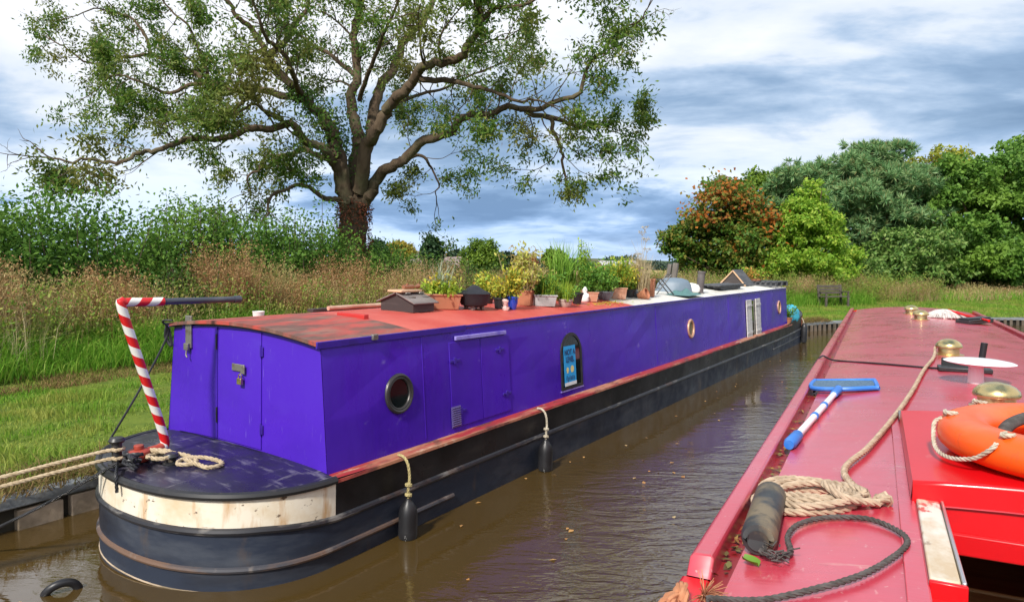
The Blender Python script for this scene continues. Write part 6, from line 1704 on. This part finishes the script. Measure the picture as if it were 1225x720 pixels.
o1, tip, dx = blades('russet_weeds', m_dock, P, h, .010, ln_, az=az_); tag(o1, 'russet brown clumps of dead dock among the tall grass', 'weeds', kind='stuff')
k_ = 12; idx = np.repeat(np.arange(len(tip)), k_); n_ = len(idx); dn = rng.uniform(-.02, .55, n_) * h[idx] * .75
C = tip[idx] - np.stack([dx[idx, 0] * ln_[idx] * dn, dx[idx, 1] * ln_[idx] * dn, dn], 1) + rng.normal(0, .028, (n_, 3))
tag(leaves('dock_seeds', m_dock, C, unit(rng.normal(0, .7, (n_, 3)) + np.array([0, 0, .5])), rng.normal(0, 1, (n_, 3)), rng.uniform(.025, .07, n_), rng.uniform(.014, .03, n_)), 'rusty seeds on the dead dock clumps', 'seed heads', kind='stuff')
# bleached grass bending over at the near end
P, T, O = scatter(-5, 2.2, 5.6, 6.8, 1300)
m_bleach = leafmat('bleached_grass', [(.55, .44, .26), (.66, .55, .35), (.46, .36, .2)], .35, spec=.1)
o1, tip, dx = blades('bleached_grass', m_bleach, P, rng.uniform(.7, 1.35, len(P)), .008, np.abs(rng.normal(.45, .25, len(P)))); tag(o1, 'bleached pale grass stems at the left edge of the picture', 'grass', kind='stuff')
# leafy weeds among them
P, T, O = scatter(-5, 34, 6.0, 9.0, 2300, lambda T, O: clump(T, O, .8, 4) > .32)
k_ = 46; idx = np.repeat(np.arange(len(P)), k_); n_ = len(idx)
hh = rng.uniform(.7, 1.5, len(P))[idx] * rng.beta(1.6, 1.1, n_)
C = P[idx] + rng.normal(0, .11, (n_, 3)); C[:, 2] = P[idx, 2] + hh
m_weed = leafmat('yellow_green_weeds', [(.12, .27, .035), (.20, .34, .05), (.36, .38, .07), (.10, .22, .03)], .42, big=(.36, .34, .08), bigscale=.8)
tag(leaves('weeds', m_weed, C, unit(rng.normal(0, .8, (n_, 3)) + np.array([0, 0, .3])), unit(rng.normal(0, .6, (n_, 3)) + np.array([0, 0, .8])), rng.uniform(.04, .10, n_), rng.uniform(.02, .05, n_)), 'yellowing leafy weeds along the foot of the hedge', 'weeds', kind='stuff')

# ================================================================== FAR BANK: bench, grass, trees
TB = 21.0
P, T, O = scatter(TB - 3, TB + 24, .1, 7.5, 60000)
cl = clump(T, O, .8, 3)
tag(blades('far_bank_grass', m_turf, P, (.05 + .10 * cl) * rng.uniform(.6, 1.3, len(P)), .016, np.abs(rng.normal(.5, .3, len(P))))[0], 'bright mown grass on the far bank around the bench', 'grass', kind='stuff')
P, T, O = scatter(TB - 5, TB + 30, 6.6, 11.5, 30000, lambda T, O: np.clip(-.1 + 1.1 * clump(T, O, .7, 5), .03, 1))
h = rng.uniform(.5, 1.05, len(P)) * np.interp(O, [6.6, 8.5, 11.5], [.4, .72, .8]) * (.55 + .6 * clump(T, O, .7, 5))
o1, tip, dx = blades('far_tall_grass', m_dry, P, h, .022, np.abs(rng.normal(.25, .15, len(P)))); tag(o1, 'pale seeding grass below the trees on the far bank', 'grass', kind='stuff')
P, T, O = scatter(TB - 5, TB + 30, 6.4, 11.5, 24000, lambda T, O: .9 - .55 * clump(T, O, .7, 5))
tag(blades('far_green_grass', m_rank, P, rng.uniform(.2, .62, len(P)), .024, np.abs(rng.normal(.35, .2, len(P))))[0], 'tall green grass below the trees on the far bank', 'grass', kind='stuff')
s_ = rng.random(len(tip)) < .35; tp_ = tip[s_]; idx = np.repeat(np.arange(len(tp_)), 6); n_ = len(idx)
C = tp_[idx] + rng.normal(0, .03, (n_, 3)) - np.stack([np.zeros(n_), np.zeros(n_), rng.uniform(0, .22, n_)], 1)
tag(leaves('far_seed_heads', m_seedhead, C, unit(rng.normal(0, .5, (n_, 3)) + np.array([0, 0, .8])), rng.normal(0, 1, (n_, 3)), rng.uniform(.05, .11, n_), rng.uniform(.02, .04, n_)), 'russet seed heads and dock below the trees on the far bank', 'seed heads', kind='stuff')
# bench
bx = at_depth(998, 366, 30.5)
t = thing('park_bench', 'weathered grey wooden bench on the far bank beyond the red boat', 'bench', (bx[0], bx[1], LAND + .12), Euler((0, 0, radians(14))))
m_bench = pmat('weathered_bench_wood', (.075, .062, .05), .9, [((.13, .11, .09), (3, 14, 14), .45, .62, .8)])
W = 1.3
mb = MB()
for k in range(4): mb.box(-W / 2, W / 2, -.22 + k * .115, -.12 + k * .115, .43, .465)
mb.build('seat', m_bench, t, bev=.006)
mb = MB()
for k in range(3): mb.box(-W / 2, W / 2, .27 + k * .035, .30 + k * .035, .56 + k * .14, .67 + k * .14)
mb.build('backrest', m_bench, t, bev=.006)
for x in (-W / 2 + .08, W / 2 - .08):
    mb = MB(); mb.box(x - .04, x + .04, -.22, -.14, -.15, .43); mb.build('leg', m_bench, t, bev=.006)
    mb = MB(); mb.bar((x, .22, -.15), (x, .37, .97), .08, .08); mb.build('leg', m_bench, t, bev=.006)
    mb = MB(); mb.box(x - .035, x + .035, -.25, .30, .64, .68); mb.box(x - .03, x + .03, -.21, -.15, .464, .64); mb.build('armrest', m_bench, t, bev=.006)

def tree(name, label, base, lobes, leafm, n_cl, per, cr, ln, wd, trunk_r=.2, droop=0.0, group='trees on the far bank', flat=1.0, style='leaf', limbs_=7, fill=.25, barkm=None, sub=0, subk=.34, subflat=.62):
    """base (x,y); lobes: (dx, dy, z, rx, ry, rz) in metres from the base"""
    z0 = LAND + .2
    t = thing(name, label, 'tree', (base[0], base[1], z0), None, group)
    mb = MB(); rr_ = random.Random(sum(map(ord, label)))
    zs = [l[2] for l in lobes]; ztop = max(zs)
    mb.tube(smooth_path([(0, 0, -.3), (rr_.uniform(-.1, .1), 0, ztop * .3), (rr_.uniform(-.2, .2), rr_.uniform(-.2, .2), ztop * .65), (lobes[0][0] * .5, lobes[0][1] * .5, ztop)], 5), list(np.linspace(trunk_r, trunk_r * .25, 16)), 9, cap=False)
    for k in range(limbs_ + len(lobes)):
        l = lobes[k % len(lobes)]
        zz = min(l[2] * .55, ztop * .5) * rr_.uniform(.6, 1.2)
        e = (l[0] + l[3] * rr_.uniform(-.7, .7), l[1] + l[4] * rr_.uniform(-.7, .7), l[2] + l[5] * rr_.uniform(-.5, .5))
        mb.tube(smooth_path([(0, 0, zz), (e[0] * .45, e[1] * .45, zz + (e[2] - zz) * .35), e], 5), list(np.linspace(trunk_r * .4, .02, 11)), 6, cap=False)
    mb.build('trunk', barkm or m_bark, t)
    if sub:
        # every big bough carries its own smaller, flatter sprays
        nl = []
        for l in lobes:
            for q in range(sub):
                d_ = unit(rng.normal(0, 1, (1, 3)))[0]; r_ = rng.uniform(.5, .92); k_ = subk * rng.uniform(.75, 1.3); m3 = (l[3] * l[4] * l[5]) ** (1 / 3.)
                nl.append((l[0] + d_[0] * l[3] * r_, l[1] + d_[1] * l[4] * r_, l[2] + d_[2] * l[5] * r_, (m3 + l[3]) * .5 * k_ * 1.2, (m3 + l[4]) * .5 * k_ * 1.2, m3 * k_ * subflat))
        lobes = nl
    vol = np.array([(l[3] * l[4] * l[5]) ** (2 / 3.) for l in lobes]); li = rng.choice(len(lobes), n_cl, p=vol / vol.sum()); LB = np.array(lobes)[li]
    d = unit(rng.normal(0, 1, (n_cl, 3))); rad = np.where(rng.random(n_cl) < fill, rng.uniform(.35, .8, n_cl), rng.uniform(.80, 1.06, n_cl))
    lump = 1 + .10 * np.sin(d[:, 0] * 7 + LB[:, 2] * 3) * np.sin(d[:, 2] * 6 + LB[:, 0] * 2) + .06 * np.sin(d[:, 1] * 13)
    CC = LB[:, :3] + d * LB[:, 3:] * (rad * lump)[:, None]
    keep = (CC[:, 2] > .15) & ((d[:, 2] > -.25) | (style != 'needle')); CC, d = CC[keep], d[keep]; n0 = len(CC)
    size = rng.uniform(.6, 1.35, n0) * cr
    idx = np.repeat(np.arange(n0), per); n_ = len(idx)
    if style == 'needle':
        # rounded brushes of needles, each fanning up and out from the tip of a shoot
        g = unit(rng.normal(0, 1, (n_, 3)) + np.array([0, 0, .55]) + d[idx] * .35)
        C = CC[idx] + g * (size[idx] * .25 * rng.random(n_))[:, None]
        D = g + rng.normal(0, .15, (n_, 3))
        Nn = np.cross(g, rng.normal(0, 1, (n_, 3)))
    else:
        g = unit(rng.normal(0, 1, (n_, 3))) * (rng.random(n_) ** .45)[:, None] * size[idx][:, None] * np.array([1, 1, .72 * flat])
        C = CC[idx] + g
        C[:, 2] -= droop * np.abs(g[:, 0])
        D = unit(g / cr * .5 + rng.normal(0, .6, (n_, 3)) + np.array([0, 0, -.25]))
        Nn = unit(rng.normal(0, .5, (n_, 3)) + d[idx] * .55 + np.array([0, 0, .75]))
    leaves('crown', leafm, C, D, Nn, ln * rng.uniform(.65, 1.3, n_), wd * rng.uniform(.7, 1.25, n_), t)
    return t
def lob(px, py, wpx, hpx, Y, base, dy=0, ry=None):
    """ellipsoid seen at that place at distance Y, relative to the base"""
    c = at_depth(px, py, Y + dy); k = (Y + dy) / FOC
    rx, rz_ = wpx * k / 2, hpx * k / 2
    return (c[0] - base[0], c[1] - base[1], c[2] - (LAND + .2), rx, ry or (rx * .9), rz_)
m_maple = leafmat('maple_leaves', [(.055, .14, .018), (.095, .21, .028), (.15, .26, .035), (.28, .22, .04), (.12, .22, .03)], .42, bigscale=.6)
m_mapler = leafmat('maple_russet_leaves', [(.40, .11, .022), (.52, .19, .03), (.30, .09, .025), (.30, .24, .04), (.14, .20, .03), (.10, .18, .03)], .38)
m_oak = leafmat('oak_leaves', [(.09, .18, .022), (.16, .27, .03), (.24, .34, .04)], .4)
m_lightg = leafmat('light_green_leaves', [(.16, .32, .03), (.25, .44, .04), (.34, .52, .06), (.48, .56, .08)], .5)
m_pine = leafmat('pine_needles', [(.08, .19, .07), (.14, .29, .11), (.22, .39, .155), (.32, .48, .20), (.26, .24, .09)], .35, rough=.5)
m_bigg = leafmat('sycamore_leaves', [(.065, .16, .024), (.11, .24, .036), (.15, .30, .048), (.22, .38, .065)], .42, big=(.22, .36, .05), bigscale=.35)
m_yel = leafmat('yellow_green_leaves', [(.28, .30, .03), (.36, .34, .04), (.18, .25, .03)], .35)
m_under = leafmat('shade_dark_undergrowth', [(.010, .028, .007), (.018, .045, .010), (.034, .075, .014)], .2)  # the shade beneath the trees is put into these near-black leaf greens
m_larch = leafmat('drooping_leaves', [(.075, .17, .035), (.13, .25, .05), (.19, .32, .065), (.32, .42, .13)], .4)
# russet maple
b = at_depth(866, 350, 36)[:2]
tm = tree('maple_tree', 'dark green tree whose upper leaves have turned russet orange, leftmost of the far bank trees', b,
     [lob(864, 250, 76, 88, 36, b), lob(872, 285, 116, 84, 36, b), lob(828, 288, 64, 56, 36, b), lob(904, 262, 56, 84, 36, b, -.6), lob(864, 318, 104, 44, 36, b), lob(822, 310, 40, 40, 36, b, -.5)],
     m_maple, 800, 46, .34, .20, .14, .22, fill=.3, sub=12, subk=.42)
C = []
for (px, py, r_, n_) in ((866, 228, 20, 380), (846, 238, 17, 330), (888, 238, 20, 360), (905, 258, 20, 330), (834, 258, 14, 220), (915, 284, 17, 300), (884, 296, 13, 170), (905, 318, 14, 180), (858, 262, 14, 120), (925, 262, 10, 140)):
    k = 35.3 / FOC
    c = at_depth(px, py, 34.6); q = rng.normal(0, 1, (int(n_ * .72), 3)) * np.array([r_ * k * .60, .6, r_ * k * .42]) + c; C.append(q)
C = np.concatenate(C) - np.array([b[0], b[1], LAND + .2]); n_ = len(C)
leaves('russet_leaves', m_mapler, C, unit(rng.normal(0, .7, (n_, 3)) + np.array([0, 0, -.2])), unit(rng.normal(0, .5, (n_, 3)) + np.array([0, -.5, .7])), rng.uniform(.16, .30, n_), rng.uniform(.12, .2, n_), tm)
# oak behind
b = at_depth(928, 345, 47)[:2]
tree('oak_tree', 'yellowish green tree top showing behind the russet maple and the pine', b, [lob(928, 232, 74, 62, 47, b), lob(940, 275, 90, 80, 47, b)], m_oak, 300, 34, .42, .26, .18, .25, sub=10, subk=.42)
# light green tree
b = at_depth(966, 350, 34.5)[:2]
tree('young_tree', 'bright light green young tree with a pointed crown behind the bench', b,
     [lob(966, 240, 38, 48, 34.5, b), lob(965, 262, 62, 54, 34.5, b), lob(962, 286, 84, 58, 34.5, b), lob(958, 310, 110, 54, 34.5, b), lob(990, 300, 64, 60, 34.5, b, .3), lob(930, 318, 50, 40, 34.5, b)],
     m_lightg, 700, 44, .30, .19, .12, .14, sub=11, subk=.42)
# pine
b = at_depth(1052, 345, 42)[:2]
tree('pine_tree', 'blue green pine with tiered feathery crown, tallest of the far bank trees', b,
     [lob(1046, 188, 76, 36, 42, b), lob(962, 218, 84, 46, 42, b), lob(938, 246, 60, 50, 42.5, b), lob(985, 262, 70, 60, 42, b), lob(1010, 205, 86, 40, 42, b, -.8), lob(1074, 222, 130, 50, 42, b, -1), lob(1014, 240, 110, 50, 42, b, -1.6), lob(1116, 234, 80, 44, 42, b), lob(1062, 262, 120, 44, 42, b, -2), lob(1020, 285, 90, 46, 42, b, -1.6), lob(978, 232, 50, 50, 42, b), lob(1056, 300, 76, 40, 42, b, -1.5)],
     m_pine, 3600, 46, .26, .36, .060, .30, style='needle', fill=.10, sub=26, subk=.29, subflat=.66)
pt = [o for o in COL.objects if o.name.startswith('pine_tree')][0]
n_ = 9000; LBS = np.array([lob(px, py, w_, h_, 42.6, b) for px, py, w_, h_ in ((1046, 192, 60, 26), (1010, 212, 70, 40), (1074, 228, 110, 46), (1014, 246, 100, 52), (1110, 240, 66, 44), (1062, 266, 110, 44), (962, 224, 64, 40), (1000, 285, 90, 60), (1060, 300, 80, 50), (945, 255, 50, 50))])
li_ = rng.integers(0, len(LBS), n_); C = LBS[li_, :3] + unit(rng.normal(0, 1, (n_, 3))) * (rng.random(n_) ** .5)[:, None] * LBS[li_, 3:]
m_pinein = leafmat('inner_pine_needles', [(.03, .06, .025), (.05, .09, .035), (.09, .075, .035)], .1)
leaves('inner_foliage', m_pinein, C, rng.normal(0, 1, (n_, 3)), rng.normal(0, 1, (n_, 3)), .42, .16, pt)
# big sycamore on the right
b = at_depth(1190, 350, 40)[:2]
tree('sycamore_tree', 'broad dark green tree filling the right edge of the picture', b,
     [lob(1180, 212, 130, 70, 40, b), lob(1225, 200, 120, 76, 40, b), lob(1262, 215, 100, 90, 40, b), lob(1140, 222, 80, 60, 40, b), lob(1150, 258, 120, 84, 40, b, -.6), lob(1200, 265, 150, 90, 40, b, -1.4), lob(1170, 310, 140, 74, 40, b, -1.6), lob(1250, 260, 120, 120, 40, b), lob(1222, 318, 120, 70, 40, b, -1.8), lob(1130, 312, 70, 60, 40, b, -.8), lob(1270, 320, 90, 90, 40, b)],
     m_bigg, 1500, 46, .40, .24, .17, .38, fill=.2, sub=12, subk=.40)
b = at_depth(1135, 345, 47)[:2]
tree('yellowing_tree', 'tree with a patch of yellow leaves showing above the pine and the sycamore', b, [lob(1118, 200, 70, 46, 47, b), lob(1150, 205, 70, 50, 47, b), lob(1130, 250, 110, 90, 47, b)], m_yel, 340, 32, .42, .26, .18, .25, sub=10, subk=.42)
# drooping tree between pine and sycamore
b = at_depth(1100, 350, 38)[:2]
tree('drooping_tree', 'loose drooping tree with paler leaf sprays between the pine and the sycamore', b,
     [lob(1090, 290, 100, 40, 38, b, -.5), lob(1070, 318, 110, 40, 38, b, -.5), lob(1110, 325, 90, 50, 38, b)], m_larch, 300, 32, .42, .26, .12, .15, droop=.35, flat=.6)
# shrubs and undergrowth under the trees
b = at_depth(1010, 348, 36)[:2]
tree('elder_bush', 'low green bush under the pine just right of the bench', b, [lob(1010, 322, 80, 40, 36, b), lob(985, 330, 50, 36, 36, b), lob(1040, 336, 50, 30, 36, b)], m_larch, 170, 30, .34, .22, .13, .08, group='bushes under the far trees', droop=.2)
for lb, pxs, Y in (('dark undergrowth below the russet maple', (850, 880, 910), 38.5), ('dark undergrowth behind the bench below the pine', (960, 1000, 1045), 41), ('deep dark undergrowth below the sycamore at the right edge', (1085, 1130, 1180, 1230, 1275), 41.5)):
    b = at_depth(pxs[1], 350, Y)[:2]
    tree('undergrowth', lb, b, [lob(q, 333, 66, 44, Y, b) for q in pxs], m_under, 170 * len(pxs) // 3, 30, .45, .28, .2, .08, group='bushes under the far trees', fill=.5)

# ================================================================== DISTANCE
DG = 'distant trees beyond the hedge'
def far_tree(name, label, px, py, wpx, hpx, Y, lm, n_cl=90, extra=()):
    b = at_depth(px, 320, Y)[:2]
    tree(name, label, b, [lob(px, py, wpx, hpx, Y, b)] + [lob(px + e[0], py + e[1], e[2], e[3], Y, b) for e in extra], lm, int(n_cl * 2.2), 30, wpx * Y / FOC * .10, .0042 * Y, .003 * Y, .2, group=DG, limbs_=3, fill=.35)
m_fary = leafmat('golden_leaves', [(.34, .30, .04), (.44, .34, .05), (.22, .24, .04)], .4)
m_farg = leafmat('dome_leaves', [(.09, .17, .022), (.16, .26, .03), (.24, .34, .045)], .4)
m_fard = leafmat('conifer_leaves', [(.015, .045, .018), (.03, .075, .025), (.045, .09, .03)], .2)
m_farb = leafmat('far_leaves', [(.02, .05, .025), (.04, .075, .035)], .2)
far_tree('golden_tree', 'small golden yellow tree behind the cottage roof', 477, 301, 36, 22, 105, m_fary)
far_tree('conifer_tree', 'small dark round conifer standing between two cottage roofs', 517, 301, 25, 34, 95, m_fard, 110)
far_tree('round_tree', 'dome shaped green tree on the horizon above the black covered pot', 577, 309, 44, 44, 85, m_farg, 170, ((0, 8, 50, 30),))
far_tree('far_tree', 'bluish green tree top just left of the dome shaped tree', 546, 309, 22, 18, 150, m_farb, 60)
far_tree('far_tree', 'small dark tree top right of the dome shaped tree', 604, 311, 26, 16, 150, m_farb, 60)
far_tree('far_tree', 'faint tree top on the skyline left of the sword leaved reeds', 628, 310, 22, 14, 170, m_farb, 50)
far_tree('far_tree', 'olive green tree behind the sword leaved reeds', 663, 310, 26, 22, 110, m_farg, 70)
far_tree('far_tree', 'dark green tree top just right of the ash trunk', 452, 301, 24, 24, 75, m_fard, 80)
m_brick = pmat('red_brick', (.30, .13, .08), .9, [((.36, .18, .12), 6, .4, .65, .7)])
m_rooft = pmat('grey_brown_tiles', (.19, .145, .135), .85, [((.26, .2, .18), 2, .4, .6, .8)])
m_pale = pmat('pale_sheet_roof', (.48, .46, .44), .7, [((.38, .36, .34), 1, .4, .6, .8)])
m_farglass = pmat('cottage_window_glass', (.03, .035, .04), .1)
def house(name, label, cat, px, Y, w, d, hw, hr, turn, wallm, roofm, chim=None):
    c = at_depth(px, 320, Y); t = thing(name, label, cat, (c[0], c[1], LAND + .4), Euler((0, 0, radians(turn))))
    mb = MB(); a, b_ = w / 2, d / 2
    mb.add([(-a, -b_, 0), (a, -b_, 0), (a, b_, 0), (-a, b_, 0), (-a, -b_, hw), (a, -b_, hw), (a, b_, hw), (-a, b_, hw), (-a, 0, hr - .1), (a, 0, hr - .1)], [(0, 1, 5, 4), (2, 3, 7, 6), (1, 2, 6, 9, 5), (3, 0, 4, 8, 7)]); mb.build('wall', wallm, t)
    mb = MB(); o_ = .35; z_ = hw - (hr - hw) * o_ / b_
    for th in (0, .12):
        pass
    mb.add([(-a - .2, -b_ - o_, z_), (a + .2, -b_ - o_, z_), (a + .2, 0, hr), (-a - .2, 0, hr), (a + .2, b_ + o_, z_), (-a - .2, b_ + o_, z_), (-a - .2, -b_ - o_, z_ + .14), (a + .2, -b_ - o_, z_ + .14), (a + .2, 0, hr + .14), (-a - .2, 0, hr + .14), (a + .2, b_ + o_, z_ + .14), (-a - .2, b_ + o_, z_ + .14)],
           [(6, 7, 8, 9), (9, 8, 10, 11), (3, 2, 1, 0), (5, 4, 2, 3), (0, 1, 7, 6), (4, 5, 11, 10), (1, 2, 8, 7), (2, 4, 10, 8), (0, 6, 9, 3), (3, 9, 11, 5)]); rf = mb.build('roof', roofm, t)
    if chim is not None:
        mb = MB(); mb.box(chim - .45, chim + .45, -.4, .4, hr - .8, hr + 1.3); mb.box(chim - .52, chim + .52, -.47, .47, hr + 1.31, hr + 1.45); mb.tube([(chim, 0, hr + 1.45), (chim, 0, hr + 1.8)], .14, 8); mb.build('chimney', wallm, rf)
    if cat != 'barn':
        for x in (-a * .5, a * .5):
            mb = MB(); mb.box(x - .5, x + .5, -b_ - .05, -b_ - .005, 1.0, 2.1); mb.build('window', m_farglass, t)
    else:
        mb = MB(); mb.box(-1.4, 1.4, -b_ - .06, -b_ - .005, 0, 2.2); mb.build('door', m_dark_metal, t)
house('cottage', 'red brick cottage with a chimney on the skyline right of the ash trunk', 'house', 503, 135, 7.5, 7, 2.0, 4.6, 12, m_brick, m_rooft, -2.9)
house('cottage', 'low grey roofed cottage half hidden beside the dark conifer', 'house', 540, 140, 6.5, 6, 1.6, 3.5, -18, m_brick, m_rooft, None)
house('barn', 'low barn with a pale roof seen above the potted plants', 'barn', 738, 190, 10, 9, 2.0, 3.2, 6, m_brick, m_pale, None)
# far woodland on the skyline
n_ = 46000
a = rng.uniform(-1.05, 1.15, n_); r_ = rng.uniform(560, 700, n_) 
hh = 7.0 + 3.0 * np.sin(a * 31) * np.sin(a * 13 + 2) + 2.2 * np.sin(a * 83 + 1) + 1.5 * np.sin(a * 190)
gap = np.clip(.8 + .8 * np.sin(a * 9 + .6), .35, 1)
C = np.stack([r_ * np.sin(a), r_ * np.cos(a), rng.random(n_) ** .7 * np.maximum(hh * gap, 1.5) + .3], 1)
m_wood = leafmat('far_woodland_leaves', [(.018, .042, .028), (.032, .062, .04), (.05, .078, .045)], .1)
tag(leaves('far_woodland', m_wood, C, rng.normal(0, 1, (n_, 3)), rng.normal(0, 1, (n_, 3)), 2.6, 2.0), 'dark belt of far woodland along the skyline', 'woodland', kind='stuff')
n_ = 9000
a = rng.uniform(-.4, .7, n_); r_ = rng.normal(345, 2.5, n_)
C = np.stack([r_ * np.sin(a), r_ * np.cos(a), .6 + rng.random(n_) * (1.2 + 1.8 * (np.sin(a * 70) > .55))], 1)
tag(leaves('far_hedgerow', m_wood, C, rng.normal(0, 1, (n_, 3)), rng.normal(0, 1, (n_, 3)), 1.1, .8), 'thin dark hedgerow between the stubble and the ploughed field', 'hedgerow', kind='stuff')
